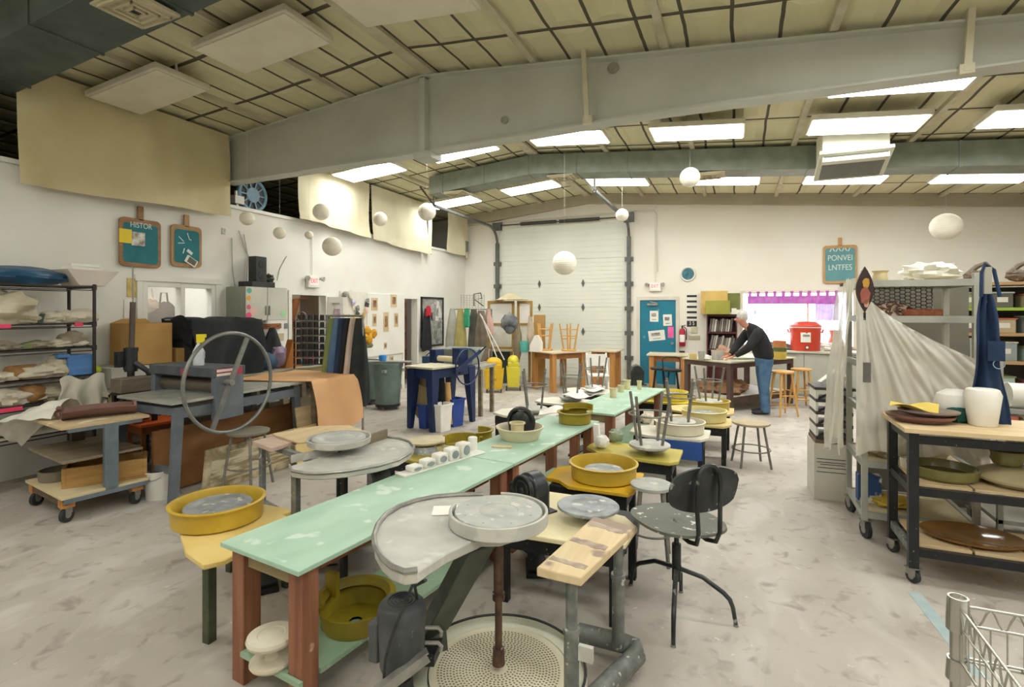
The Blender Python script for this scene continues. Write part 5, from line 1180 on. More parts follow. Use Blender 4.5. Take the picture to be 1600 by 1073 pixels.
# ---- trash cans
def can(label, px, py, t_, r=.29, h=.72):
    p = atd(px, py, t_); t = thing('trash_can', label, 'trash can', (p.x, p.y, 0), 0, 'grey-green trash cans')
    CM = pm('can_green','7C8C86','6C7C76',scale=4,rough=.6)
    mb = MB(); mb.lathe([(0,.10),(r*.82,.10),(r*.97,.10+h*.9),(r*1.04,.10+h*.9),(r*1.06,.10+h),(r*.95,.10+h),(r*.78,.13),(0,.13)], n=30); mb.build('barrel', CM, t)
    for k in range(4): a = k*PI/2+.4; mb = MB(); mb.cbox(r*.98*math.cos(a), r*.98*math.sin(a), .10+h*.82, .07,.07,.05); mb.build('handle', pm('can_tab','A9B0A8','9AA19A',rough=.6), t)
    mb = MB(); mb.cyl((0,0,.055),(0,0,.10),r*.85,r*.85,24); dl = mb.build('dolly', BLACKP, t)
    for k in range(4): a = k*PI/2+.2; MB().cyl((r*.7*math.cos(a)-.01,r*.7*math.sin(a),.028),(r*.7*math.cos(a)+.01,r*.7*math.sin(a),.028),.028,.028,12).build('caster_wheel', STEEL, dl)
can('grey-green trash can partly hidden by the clothes, on a dolly', 573, 600, 9.9, .25); c2 = can('grey-green trash can on a dolly beside the blue press', 606, 600, 9.4, .26)
q = atd(598, 551, 9.4); mb = MB(); mb.lathe([(0,0),(.06,0),(.07,.07),(.06,.1),(0,.1)], n=20); tag(mb.build('sponge', pm('bright_blue','2C8CD8','2680C8',rough=.5), None, loc=(q.x, q.y, .853)), 'bright blue tub above the trash can', 'tub')
q = atd(598, 551, 9.4); tag(MB().box(-.5,-.12,0,.5,.12,.02).build('board', pm('grey_board','9A9A92','8C8C84',scale=3), None, loc=(q.x, q.y, .83), rz=.3), 'grey board lying across the trash cans', 'board')
# ---- blue steel press table
q = at(676, 676, 0); BPx, BPy = q.x, q.y
BP = thing('slab_roller', 'navy blue steel slab roller with splayed legs', 'slab roller', (BPx, BPy, 0), -.22)
NV = pm('navy_paint','15284E','1B3260',scale=6,rough=.4,spl='6A7F9C',splamt=.72,splscale=30)
LW, LL = .52, .95
for x, sx in ((-LW,1),(0,-1)):
    for y, sy in ((0,1),(LL,-1)): MB().prism([(x-.0*sx, y), (x+.0,y)] , 0, 1) if False else MB().bar((x+sx*.03,y+sy*.03,0),(x+sx*.07,y+sy*.07,.88),.07,.07,.16,.14).build('leg', NV, BP, bev=.004)
MB().box(-LW+.02,.02,.76,-.02,LL-.02,.90).build('frame', NV, BP)
MB().box(-LW-.03,-.03,.902,.03,LL*.62,.93).build('bed_board', pm('canvas_board','D2CCB4','C4BDA2',scale=4,rough=.8), BP, bev=.004)
MB().box(-.10,LL*.55,.80,.06,LL*.75,1.18).build('side_plate', NV, BP, bev=.006); MB().box(-LW-.06,LL*.55,.80,-LW+.08,LL*.75,1.14).build('side_plate', NV, BP, bev=.006)
MB().cyl((-LW,LL*.62,1.0),(-.1,LL*.62,1.0),.045,.045,20).build('roller', CREAM, BP)
hx = .12; w_ = MB().ring((hx,LL*.66,.90),.27,.012,36,'X').build('hand_wheel', NV, BP); MB().bar((hx,LL*.66-.26,.84),(hx,LL*.66+.30,1.12),.02,.06).build('crank_arm', NV, w_); MB().cyl((hx,LL*.66+.3,1.1),(hx+.12,LL*.66+.3,1.2),.012).build('handle_grip', BLACKP, w_)
def rec(label, px, py, m, w=.26, d=.2, h=.38, rz=0, name='waste_bin'):
    q = at(px, py, 0); mb = MB(); V = []
    t = thing(name, label, 'bin', (q.x, q.y, 0), rz)
    mb.push([(x*w/2*k, y*d/2*k, z) for z, k in ((0,.8),(h,1),(h,.9),(.02,.72)) for x, y in ((-1,-1),(1,-1),(1,1),(-1,1))], [(3,2,1,0)]+[(j*4+i, j*4+(i+1)%4, (j+1)*4+(i+1)%4, (j+1)*4+i) for j in range(3) for i in range(4)]+[(12,13,14,15)])
    mb.build('body', m, t, bev=.006)
    MB().box(-w/2-.01,-d/2-.01,h-.03,w/2+.01,-d/2+.004,h).box(-w/2-.01,d/2-.004,h-.03,w/2+.01,d/2+.01,h).box(-w/2-.01,-d/2,h-.03,-w/2+.004,d/2,h).box(w/2-.004,-d/2,h-.03,w/2+.01,d/2,h).build('rim', m, t)
rec('white waste bin under the slab roller', 690, 673, PLASTER, .2, .26, .4, -.2); rec('blue waste bin right of the white bin', 710, 665, pm('bin_blue','1F3F8C','24489C',scale=4,rough=.4), .2, .26, .42, -.3); rec('blue waste bin behind the front leg of the slab roller', 666, 668, MATS['bin_blue'], .16, .22, .36, -.1)
q = at(650, 640, .3); 
t = thing('felt_blankets', 'folded brown felt sheets hanging between the slab roller legs', 'felt', (BPx-.36, BPy+.38, .3), -.22)
FE = pm('felt_brown','8A7A58','9A8A66',scale=5,rough=.95)
for k in range(3): mb = MB().at((.02*k,-.05*k,0), ry=.02*k); mb.sheet(lambda u, v: (-.14+.3*u, -.05+.03*math.sin(u*5+k), .5*(1-v)-.06*k-.08*u*(k-1)), 12, 10, .012); mb.build('felt_sheet', FE, t)
for k, (px, py, m_) in enumerate(((683, 600, BLACKP),)):
    pass
garment('apron', 'black cloth hanging under the slab roller bed', BPx-.08, BPy+.30, .76, .32, .2, .22, BKC, 0, .06)
q = at(705, 640, .45); t = thing('paper_roll', 'tan paper roll standing in the waste bin', 'paper roll', (at(702,668,0).x, at(702,668,0).y+.02, .05)); MB().cyl((0,0,0),(-.05,.0,.62),.05).build('roll', pm('tan_paper','D8A868','C89858',scale=3), t)
# things beyond the slab roller on a bench: sink bench
q = atd(668, 560, 8.9)
t = thing('sink_bench', 'low bench with grey sink behind the slab roller', 'bench', (q.x+.2, q.y+.4, 0))
MB().box(-.5,-.3,.78,.75,.3,.83).build('top', pm('bench_grey','A8A498','96928A',scale=3), t)
for x in (-.45,.68):
    for y in (-.25,.19): MB().box(x,y,0,x+.06,y+.06,.78).build('leg', DKWOOD, t)
mb = MB(); mb.push([(x*k, y*k2, z) for z, k, k2 in ((.85,.25,.18),(1.12,.34,.26),(1.12,.32,.24),(.87,.23,.16)) for x, y in ((-1,-1),(1,-1),(1,1),(-1,1))], [(3,2,1,0)]+[(j*4+i, j*4+(i+1)%4, (j+1)*4+(i+1)%4, (j+1)*4+i) for j in range(3) for i in range(4)]+[(12,13,14,15)])
tag(mb.build('sink_tub', pm('tub_grey','9DA39A','8E948C',scale=3,rough=.5), None, bev=.01, loc=(q.x+.45, q.y+.4, -.015), rz=.1), 'grey sink tub on the bench behind the slab roller', 'tub')
mb = MB(); mb.box(-.12,-.1,0,.12,.1,.12); mb.tube([(-.1,0,.12),(0,0,.2),(.1,0,.12)],.012); tag(mb.build('tool_caddy', pm('blue_caddy','2C4A68','38587A',scale=5,rough=.5), None, bev=.008, loc=(q.x-.12, q.y+.3, .832)), 'dark blue carry caddy on the bench behind the slab roller', 'caddy')
# ---- office seen through window_1
struct(MB().box(WX-3.1, 2.2, 0, WX-3.0, 5.75, SILL-.12).build('wall_office', WHITE))
ol = thing('ceiling_light', 'added fill-light panel inside the office behind the view window', 'light', (WX-1.0, 4.4, SILL-.16)); MB().box(-.5,-.5,-.04,.5,.5,.0).build('frame', LFR, ol); MB().box(-.47,-.47,-.045,.47,.47,-.038).build('diffuser', LIT, ol)  # unseen panel added so the office behind the glass gets light
struct(MB().box(WX-3.1, 2.1, 0, WX-T, 2.2, SILL-.12).build('wall_office_side', WHITE))
for k, (px, py, rx, ry, rz_, m_, lab) in enumerate(((256,500,.1,.24,.24,pm('brown_bag','6E6258','857868',scale=5,bump=.3),'brown bag hanging inside the office window'),(232,478,.07,.14,.11,pm('pink_hat','D8C4B0','C8B29C',scale=6,bump=.3),'pale fur hat hanging inside the office window'),(258,518,.06,.14,.1,pm('olive_pouch','A8A884','94946E',scale=5),'olive pouch below the brown bag'))):
    q = onleft(px, py, WX-.45); t = thing('hanging_bag', lab, 'bag', (WX-.45, q.y, q.z)); mb = MB(); mb.ell((0,0,0),rx,ry,rz_,22,14,lump=.3,seed=k); mb.build('body', m_, t)
    MB().tube([(0,-.06,rz_*.8),(0,-.04,rz_+.14),(0,.04,rz_+.14),(0,.06,rz_*.8)], .012).build('strap', m_, t)
q = onleft(300, 480, WX-2.9); t = thing('picture', 'grey-framed picture on the office wall', 'picture', (WX-2.99, q.y, q.z)); MB().box(0,-.25,-.45,.03,.25,.4).build('frame', GREYPIPE, t); MB().box(.03,-.2,-.4,.034,.2,.35).build('print', pm('office_print','F0EEE8','7A4A44',scale=9,contrast=(.6,.7)), t)

for (x_, y_, lb) in ((WX-.62, D1A+.35, 'added fill-light panel inside the first doorway room'), (WX-.6, (D2A+D2B)/2+.3, 'added fill-light panel inside the second doorway room')):  # unseen panels added to brighten the rooms behind both doorways
    ol = thing('ceiling_light', lb, 'light', (x_, y_, SILL-.16)); MB().box(-.25,-.3,-.04,.25,.3,.0).build('frame', LFR, ol); MB().box(-.23,-.28,-.045,.23,.28,-.038).build('diffuser', LIT, ol)
# ================================================================ CEILING: ducts, curtains, lanterns
def duct(label, y0, y1, xa, xb, dt, db, m, seams, vents):
    t = thing('air_duct', label, 'duct', ((xa+xb)/2, (y0+y1)/2, 4.2)); t.location = (0, 0, 0)
    xs = [xa]+([-3.4] if xa < -3.4 < xb else [])+[xb]
    for p, q in zip(xs[:-1], xs[1:]):
        MB().prism([(p,roof(p)-db),(q,roof(q)-db),(q,roof(q)-dt),(p,roof(p)-dt)], y0, y1, 'XZ').build('duct_run', m, t, bev=.004)
    x = xa+.3
    mb = MB()
    while x < xb-.1:
        MB().box(x-.015, y0-.012, roof(x)-db-.012, x+.015, y1+.012, roof(x)-dt+.005).build('seam', m, t); x += seams
    for vx in vents:
        z = roof(vx)-db; yc = (y0+y1)/2
        v = MB().box(vx-.24,yc-.2,z-.035,vx+.24,yc+.2,z-.012).build('vent', pm('vent_cream','C9BEA0','B8AD8E',scale=5), t)
        for k, s in enumerate((.17,.11,.05)):
            mb = MB(); mb.box(vx-s-.01,yc-s,z-.055-.0*k,vx-s+.01,yc+s,z-.034); mb.box(vx+s-.01,yc-s,z-.055,vx+s+.01,yc+s,z-.034); mb.box(vx-s-.01,yc-s-.01,z-.055,vx+s+.01,yc-s+.01,z-.034); mb.box(vx-s-.01,yc+s-.01,z-.055,vx+s+.01,yc+s+.01,z-.034); mb.build('louvre', MATS['vent_cream'], v)
        MB().box(vx-.04,yc-.04,z-.04,vx+.04,yc+.04,z-.03).build('vent_core', BLACKP, v)
    return t
duct('dark green-grey air duct crossing the ceiling at the upper left corner', 2.42, 2.97, WX+.05, -1.5, .02, .37, pm('duct_dark','4A544C','5A645C',scale=4,rough=.6,metal=.2), 1.2, (-4.42,))
duct('galvanised air duct running across the room between the lamp rows', 8.95, 9.4, -5.6, 6.5, .05, .40, pm('duct_galv','7E8478','8F958A',scale=5,rough=.55,metal=.3), .9, (-5.1, -2.9, -.4, 3.9))
HU = thing('ceiling_heater', 'white boxy ceiling heater with grey grille hanging before the duct', 'heater', (1.45, 8.45, 3.62))
MB().box(-.38,-.3,.12,.38,.3,roof(1.45)-3.62).build('housing', pm('heater_white','DDDCC8','D0CFBA',scale=3,rough=.5), HU, bev=.01)
MB().at((0,-.02,.12), rx=-.35).box(-.42,-.36,-.03,.42,.30,.02).build('grille_frame', MATS['heater_white'], HU, bev=.006)
MB().at((0,-.02,.115), rx=-.35).box(-.36,-.30,-.036,.36,.24,-.02).build('grille', pm('grille_grey','6E6E66','7E7E76',scale=60,rough=.6), HU)
CANV = pm('canvas_cream', 'D6C9A0', 'C8BB90', scale=1.5, rough=.9, bump=.05)
CANV2 = pm('canvas_light', 'E0D8BC', 'D4CBAC', scale=1.5, rough=.9, bump=.05)
def curtain(label, pxa, pxb, zb0, zb1, m, seed, x=WX+.07, sag=.1):
    ya, yb = onleft(pxa, 300, x).y, onleft(pxb, 300, x).y
    def fn(u, v):
        zt = roof(x)-.05; zb_ = zb0+(zb1-zb0)*u
        w = (yb-ya)/2.3
        nn = noise.noise(Vector((u*3*w+seed, v*1.5, seed)))
        fold = .075*v**.8*(abs(math.sin(u*PI*2.1*w+seed+v*.7*math.sin(u*5+seed)))**2.2)+.06*nn*v+.03*noise.noise(Vector((u*8*w+seed, v*1.1, 3)))
        diag = .03*math.sin((u*7*w+v*3.2+seed))*v+(.008 if v > .9 else 0)
        return (x+.05+fold+diag, ya+(yb-ya)*u, zt+(zb_-zt)*v+.006*math.sin(u*9+seed)*v)
    o = MB().sheet(fn, 60, 26, .006).build('curtain', m, None, ang=80); return tag(o, label, 'curtain')
curtain('wide tan canvas curtain covering the loft left of the girder', 20, 353, 3.04, 3.12, CANV, 1)
curtain('cream canvas curtain right of the dark loft gap with the fan', 462, 574, 3.30, 3.20, CANV2, 4)
curtain('cream canvas curtain between the brightest one and the small loft gap', 577, 662, 3.20, 3.08, CANV2, 6)
curtain('narrow strip of cream canvas just left of the small loft gap', 664, 671, 3.12, 3.10, CANV2, 8)
curtain('small cream canvas curtain in the corner of the two walls', 697, 729, 3.26, 3.18, CANV2, 9)
# blue fan in the loft
q = onleft(394, 305, WX-.25); t = thing('fan', 'round blue-grey fan standing in the dark loft opening', 'fan', (WX-.25, q.y, 3.30))
FB_ = pm('fan_blue','6E8FA4','7F9FB2',scale=6,rough=.5); r_ = .25; zc = q.z-3.30
MB().ring((0,0,zc),r_,.035,32,'X').build('housing', FB_, t); MB().cyl((-.06,0,zc),(.03,0,zc),.13,.12,24).build('motor_cap', FB_, t)
for k in range(10): a = 2*PI*k/10; MB().bar((0,.12*math.cos(a),zc+.12*math.sin(a)),(0,r_*math.cos(a),zc+r_*math.sin(a)),.05,.02).build('vane', FB_, t)
MB().cyl((0,0,zc),(-.02,0,zc),r_-.01,r_-.01,24).build('dark_disc', BLACKP, t); MB().box(-.1,-.15,.0,.1,.15,.03).build('stand', FB_, t)
q = onleft(371, 309, WX-.2); t = thing('clamp_lamp', 'small white clamp device left of the fan in the loft', 'lamp', (WX-.2, q.y, 3.30)); MB().bar((0,0,.0),(0,-.03,.3),.03,.03).build('arm', WHITE, t); MB().box(-.05,-.08,.1,.05,.08,.22).build('head', WHITE, t)
# lanterns
PL = pm('lantern_paper', 'F7F2E2', 'EFE8D4', scale=8, rough=.8)
lm = [(386,341,11,.10,'small paper lantern nearest the girder by the left wall'),(437,364,9.5,.09,'small paper lantern above the metal cabinet'),(502,331,13,.13,'paper lantern in front of the brightest cream curtain'),(519,385,15,.15,'paper lantern low on the wall right of the exit sign conduit'),(594,342,11,.12,'paper lantern in front of the second cream curtain'),(667,331,14,.15,'paper lantern beside the small dark loft gap'),(483,367,6.5,.065,'tiny globe above the exit sign conduit'),(882,411,19,.2,'big paper lantern hanging before the overhead door'),(972,336,10,.13,'paper lantern at the top right of the overhead door'),(1078,277,15.5,.15,'paper lantern just before the duct vent'),(1247,242,12.5,.13,'paper lantern below the duct left of the heater'),(1329,221,14,.14,'paper lantern in front of the heater'),(1478,354,21,.2,'big paper lantern at the far right before the plain wall')]
for k, (px, py, r, R_, lab) in enumerate(lm):
    tt = R_*FPX/r; p = atd(px, py, tt)
    t = thing('paper_lantern', lab, 'lantern', p, 0, 'round paper lanterns')
    prof = []
    for j in range(41):
        a = -PI/2+PI*j/40; rr = R_*(1+.012*math.cos(j*PI)); prof.append((max(.0, rr*math.cos(a)), rr*.97*math.sin(a)))
    MB().lathe(prof, n=28).build('paper_shade', PL, t)
    zl = roof(p.x)-.005
    for lx_, ly2 in LAMPS:
        if abs(p.x-lx_) < .62 and abs(p.y-ly2) < .32: zl = roof(lx_)-.26
    MB().cyl((0,0,R_*.95),(0,0,max(zl-p.z, R_+.01)),.0011,.0011,5).build('string', PL, t)
# ================================================================ BACK WALL
q = onback(720, 460); t = thing('cardboard_tube', 'tall brown cardboard strips in the corner above the coats', 'cardboard', (q.x-.1, WY-.15, 1.55)); MB().box(-.06,-.05,.62,.09,.0,1.35).build('upper_strip', KRAFT, t); MB().box(-.12,-.1,0,.16,-.02,.72).build('lower_strip', KRAFT, t)
tag(MB().box(-.2,-.16,0,.2,.10,.02).build('corner_shelf', WHITE, None, loc=(q.x-.08, WY-.12, 1.525)), 'small white corner shelf under the cardboard strips', 'shelf')
def wallbox(name, label, cat, px0, py0, px1, py1, m, d=.05, y=WY, bev=.003):
    a, b = onback(px0, py0, y-d), onback(px1, py1, y-d)
    o = MB().box(-(b.x-a.x)/2, -d, -(a.z-b.z)/2, (b.x-a.x)/2, -.001, (a.z-b.z)/2).build(name, m, None, bev=bev, loc=((a.x+b.x)/2, y, (a.z+b.z)/2)); return tag(o, label, cat)
# coat rack unit near the corner
qa, qb = atd(704, 482, 12.3), atd(768, 482, 11.9)
t = thing('coat_stand', 'pipe rack of aprons in the corner left of the wooden window frame', 'rack', (qa.x, qa.y, 0), math.atan2(qb.y-qa.y, qb.x-qa.x)); L_ = (qb-qa).length
MB().cyl((0,0,1.78),(L_,0,1.78),.015).build('rail', STEEL, t)
for x in (0, L_): MB().cyl((x,0,0),(x,0,1.78),.018).build('post', GREYPIPE, t); MB().bar((x,-.2,.02),(x,.2,.02),.03,.03).build('foot', GREYPIPE, t)
mb = MB()
for k in range(8): mb.bar((.25,.05,1.82+.04*k),(.85,.05,1.82+.04*k),.006,.006)
for k in range(9): mb.bar((.25+.075*k,.05,1.80),(.25+.075*k,.05,2.12),.006,.006)
mb.build('wire_grid', STEEL, t)
rzc = t.rotation_euler.z
def hang(f, lab, c1_, c2_, w0, w1, zt, zb_, seed, nm='apron', dy=0):
    p = qa.lerp(qb, f); garment(nm, lab, p.x, p.y-dy, zt, zb_, w0, w1, pm('hang_'+c1_, c1_, c2_, scale=5, rough=.9), rzc, .12, 'aprons in the corner', seed)
hang(.04,'greyish white coat hanging at the corner end of the rack','B4B4AA','9C9C94',.1,.36,1.80,.85,1,'coat')
hang(.30,'khaki apron hanging on the corner rack','AFA468','9A9058',.12,.34,1.80,.72,2,dy=.1)
hang(.48,'bright green cloth on the corner rack','3C9C72','348A64',.12,.16,1.80,1.38,3,'cloth',dy=.14)
hang(.60,'dark grey apron hanging on the corner rack','4C4A44','5C5A52',.14,.3,1.78,.7,4,dy=.05)
hang(.80,'brown-grey apron above the mop buckets','6A5E52','7E7264',.16,.36,1.75,.62,5,dy=.1)
hang(.93,'pinkish cloth at the right end of the corner rack','C8A49A','B8948A',.1,.26,1.78,1.2,6,'cloth')
q = atd(780, 560, 11.5)
for k, (x0_, y0_, x1_, y1_, lab) in enumerate(((753,494,779,566,'left pale mop pole leaning in the yellow bucket'),(750,490,788,562,'right pale mop pole leaning in the yellow bucket'))):
    a, b = atd(x0_, y0_, 11.6), atd(x1_, y1_, 11.35); tag(MB().cyl((0,0,0), a-b, .014).build('mop_pole', pm('pole_white','D8D4C8','C8C4B8',rough=.5), None, loc=b), lab, 'mop pole')
def mopb(label, px, t_, py, m, sign=False, h=.5, w=.42, grp=True):
    p = atd(px, py, t_); t = thing('mop_bucket', label, 'mop bucket', (p.x, p.y, 0), TH, 'yellow mop buckets')
    mb = MB(); mb.push([(x*w/2*k, y*.17*k, z) for z, k in ((.08,.84),(h,1.02),(h,.92),(.1,.78)) for x, y in ((-1,-1),(1,-1),(1,1),(-1,1))], [(3,2,1,0)]+[(j*4+i, j*4+(i+1)%4, (j+1)*4+(i+1)%4, (j+1)*4+i) for j in range(3) for i in range(4)]+[(12,13,14,15)])
    b_ = mb.build('bucket', m, t, bev=.01)
    mb = MB(); mb.ell((0,0,h+.12),w*.42,.14,.13,20,12); mb.box(-w*.40,-.13,h-.02,w*.40,.13,h+.10); mb.build('wringer', m, t, bev=.01)
    for x in (-.15,.15):
        for y in (-.12,.12): MB().cyl((x-.012,y,.035),(x+.012,y,.035),.035,.035,14).build('caster_wheel', RUBBER, t)
    if sign: text('BBY', .08, RUBBER, b_, (0,-.165,.28), (PI/2+.1,0,0))
    return t
MOPY = pm('mop_yellow','E0B624','D2A81E',scale=4,rough=.45)
mopb('orange-yellow mop bucket with black print and rounded wringer', 772, 11.3, 560, MOPY, True)
mopb('paler yellow mop bucket right behind the printed one', 802, 11.6, 560, pm('mop_lemon','DCD040','CCC038',scale=4,rough=.45), False, .52, .30)
# wooden window-frame screen
a, b = atd(762, 470, 12.7), atd(832, 470, 12.5)
t = thing('wooden_screen', 'honey-brown wooden framed screens with plastic panes before the overhead door', 'screen', (a.x, a.y, 0), math.atan2(b.y-a.y, b.x-a.x)); L_ = (b-a).length
FW = pm('frame_brown','9C7A3C','AA8848',scale=4,rough=.6); PN = pm('frosted_pane','E4E2D6','C4C0AE',scale=3,rough=.5)
for xa_, xb_ in ((0, L_*.6), (L_*.66, L_)):
    for z0_, z1_ in ((.82,.88),(1.40,1.45),(1.92,1.98)): MB().box(xa_,-.02,z0_,xb_,.02,z1_).build('rail', FW, t)
    for x in (xa_, xb_-.06): MB().box(x,-.024,.82,x+.06,.024,1.98).build('stile', FW, t)
    MB().box(xa_+.06,-.004,.88,xb_-.06,.004,1.40).build('pane', PN, t); MB().box(xa_+.06,-.004,1.45,xb_-.06,.004,1.92).build('pane', WHITE, t)
for x in (.05, L_*.6-.1, L_-.1): MB().box(x,-.022,0,x+.06,.022,.82).build('leg', FW, t)
MB().box(-.0,-.15,.78,L_+.15,.22,.82).build('bench_board', pm('bench_pale','C4BCA4','B4AC94',scale=3), t)
MB().box(L_*.03,.03,.02,L_*.5,.2,.76).build('bin_behind', pm('bin_darkgreen','3C4A42','46564C',scale=3), t)
p = a.lerp(b, .52); mb = MB(); mb.sheet(lambda u, v: (-.38+.76*u, -.2+.4*v, .02+.16*math.sin(PI*u)**2*math.sin(PI*v)+.02*noise.noise(Vector((u*6,v*6,1)))), 20, 14, .01); tag(mb.build('drop_cloth', pm('drop_cloth','CDBF9E','B8A988',scale=3,rough=.9), None, ang=80, loc=(p.x, p.y, 1.985), rz=rzc), 'tan crumpled cloth lying on top of the wooden screens', 'cloth')
def wbj(name, label, cat, px, t_, z, mb_, m, rz=0, grp=None):
    p = atd(px, 500, t_); return tag(mb_.build(name, m, None, loc=(p.x, p.y, z), rz=rz), label, cat, grp)
wbj('hat', 'grey and black hat hanging on the wooden screen', 'hat', 796, 11.85, 1.42, MB().ell((0,0,.06),.2,.1,.2,lump=.3,seed=3).ell((.02,-.03,-.1),.11,.09,.1), pm('hat_grey','8A8C8C','3C3E44',scale=3,rough=.8))
wbj('bucket', 'turquoise bucket on the bench before the wooden screen', 'bucket', 819, 11.75, .825, MB().lathe([(0,0),(.09,0),(.11,.24),(.1,.24),(.08,.01),(0,.01)]), pm('turquoise','5FB4AC','52A69E',rough=.5))
wbj('spout_jug', 'white jug with a square handle hole right of the turquoise bucket', 'jug', 838, 11.6, .845, MB().prism([(-.13,0),(.13,0),(.13,.2),(.05,.36),(-.02,.36),(-.13,.14)], -.07,.07,'XZ'), WHITE)
wbj('apron', 'dangling brown apron between the wooden screens', 'apron', 808, 11.8, .6, MB().ell((0,0,.4),.1,.08,.42,lump=.4,seed=8,freq=4), pm('apron_brown','7A6C56','8C7E68',scale=5,rough=.9))
wbj('cloth', 'pale cloth hanging at the right end of the wooden screens', 'cloth', 829, 11.75, .95, MB().ell((0,0,.3),.08,.07,.34,lump=.4,seed=9,freq=4), pm('cloth_pale','C4B49C','B0A088',scale=5,rough=.9))
wbj('cardboard', 'brown cardboard sheet standing at the right of the wooden screens', 'cardboard', 843, 12.1, 0, MB().box(-.13,-.03,0,.13,.03,1.65), KRAFT)
wbj('grid_letter', 'bent wire decoration on the wire grid in the corner', 'wire decoration', 748, 12.05, 1.85, MB().tube([(-.12,0,0),(-.12,0,.28),(.05,0,.3),(.08,0,.18),(-.1,0,.15),(.12,0,.0)], .012), BLACK)
# honey work tables
def wtable(label, x, y, rz, L_, W_, z, topm=None, legm=HONEY, g=.11, grp='wooden work tables'):
    t = thing('work_table', label, 'table', (x, y, 0), rz, grp)
    MB().box(0,0,z-.03,L_,W_,z).build('tabletop', topm or pm('table_pale','D6CBB0','C6BA9C',scale=3,rough=.6), t, bev=.004)
    for xx in (.05, L_-.05-g):
        for yy in (.05, W_-.05-g): MB().box(xx,yy,0,xx+g,yy+g,z-.031).build('leg', legm, t, bev=.004)
    for yy in (.07, W_-.10): MB().box(.05+g,yy,z-.15,L_-.05-g,yy+.03,z-.032).build('apron', pm('apron_wood','9A6434','8A5628',scale=3), t)
    for xx in (.07, L_-.10): MB().box(xx,.05+g,z-.15,xx+.03,W_-.05-g,z-.032).build('apron', MATS['apron_wood'], t)
    return t
p = at(869, 614, 0); wtable('honey wooden work table with inverted wooden stools on it', p.x-.15, p.y-.0, TH+.55, 1.0, .9, .86).location = (p.x-.06, p.y-.1, 0)
TA = (p.x-.06, p.y-.1)
p2_ = atd(925, 560, 12.0); wtable('smaller wooden table against the overhead door', p2_.x, p2_.y-.3, 0, .62, .8, .86)
p = atd(1010, 560, 11.4); wtable('low honey table in front of the blue door', p.x, p.y, .05, .85, .75, .80, None, HONEY, .1)
# inverted wooden stools
WS = pm('stool_pine','D9A860','C8964E',scale=4,rough=.5,stretch=(3,3,1))
def wstool(label, loc, rz, inv=False, h=.7, r=.165, grp='wooden stools'):
    t = thing('wooden_stool', label, 'stool', loc, rz, grp)
    if inv: t.rotation_euler = (PI, 0, rz); t.location = (loc[0], loc[1], loc[2]+h)
    MB().lathe([(0,h-.035),(r-.01,h-.035),(r,h-.025),(r,h-.006),(r-.01,h),(0,h)], n=28).build('seat', WS, t)
    P_ = []
    for k in range(4):
        a = PI/4+k*PI/2; A = Vector((r*.72*math.cos(a), r*.72*math.sin(a), h-.035)); B = Vector((r*1.28*math.cos(a), r*1.28*math.sin(a), 0)); P_.append((A,B))
        MB().tube([A, A.lerp(B,.5), B], [.02,.021,.016], 10).build('leg', WS, t)
    for k in range(4):
        for f in ((.42,) if k%2 else (.52, .78)):
            MB().cyl(P_[k][0].lerp(P_[k][1], f), P_[(k+1)%4][0].lerp(P_[(k+1)%4][1], f), .011).build('rung', WS, t)
    return t
ta_c = math.cos(TH+.55), math.sin(TH+.55)
def onta(u, v): return (TA[0]+u*ta_c[0]-v*ta_c[1], TA[1]+u*ta_c[1]+v*ta_c[0])
for (u, v), lab in (((.25,.60),'left one of the inverted wooden stools on the honey table'),((.62,.22),'right one of the inverted wooden stools on the honey table')):
    x, y = onta(u, v); wstool(lab, (x, y, .861), rnd(0,1), True, .6)
q = at(1224, 650, 0); wstool('wooden stool directly right of the man in jeans', (q.x, q.y+.1, 0), .55, False, .74, .18)
q = at(1255, 640, 0); wstool('farther wooden stool, half behind the first one', (q.x, q.y+.3, 0), .3, False, .70, .17)
# white folding chair
q = atd(934, 590, 10.6); t = thing('folding_chair', 'white slatted folding chair before the overhead door', 'chair', (q.x, q.y, 0), TH)
WP = pm('chair_white','E8E6DE','DEDCD2',scale=3,rough=.5)
for x in (-.2,.2): MB().bar((x,-.18,.02),(x,.2,.88),.03,.03).build('frame_leg', WP, t); MB().bar((x*.9,.2,.02),(x*.9,-.18,.46),.03,.03).build('frame_leg', WP, t)
MB().box(-.2,-.2,.44,.2,.18,.47).build('seat', WP, t, bev=.005); MB().box(-.2,.12,.62,.2,.15,.86).build('backrest', WP, t, bev=.005)
# dark stools by the door
for px, t_, lab in ((1030, 10.6, 'black-seated stool left of the other before the blue door'), (1051, 10.3, 'black-seated stool with a low back before the blue door')):
    q = atd(px, 590, t_); s_ = thing('stool', lab, 'stool', (q.x, q.y, 0), .3, 'black stools by the blue door')
    MB().lathe([(0,.56),(.17,.56),(.18,.6),(0,.62)], n=26).build('seat', BLACKP, s_)
    for k in range(4): a = k*PI/2+.5; MB().cyl((.1*math.cos(a),.1*math.sin(a),.56),(.19*math.cos(a),.19*math.sin(a),0),.012).build('leg', BLACK, s_)
    if px == 1051: MB().tube([(-.16,.1,.58),(-.17,.14,.78),(-.1,.16,.83),(.1,.16,.83),(.17,.14,.78),(.16,.1,.58)], .012).build('back_hoop', BLACK, s_)
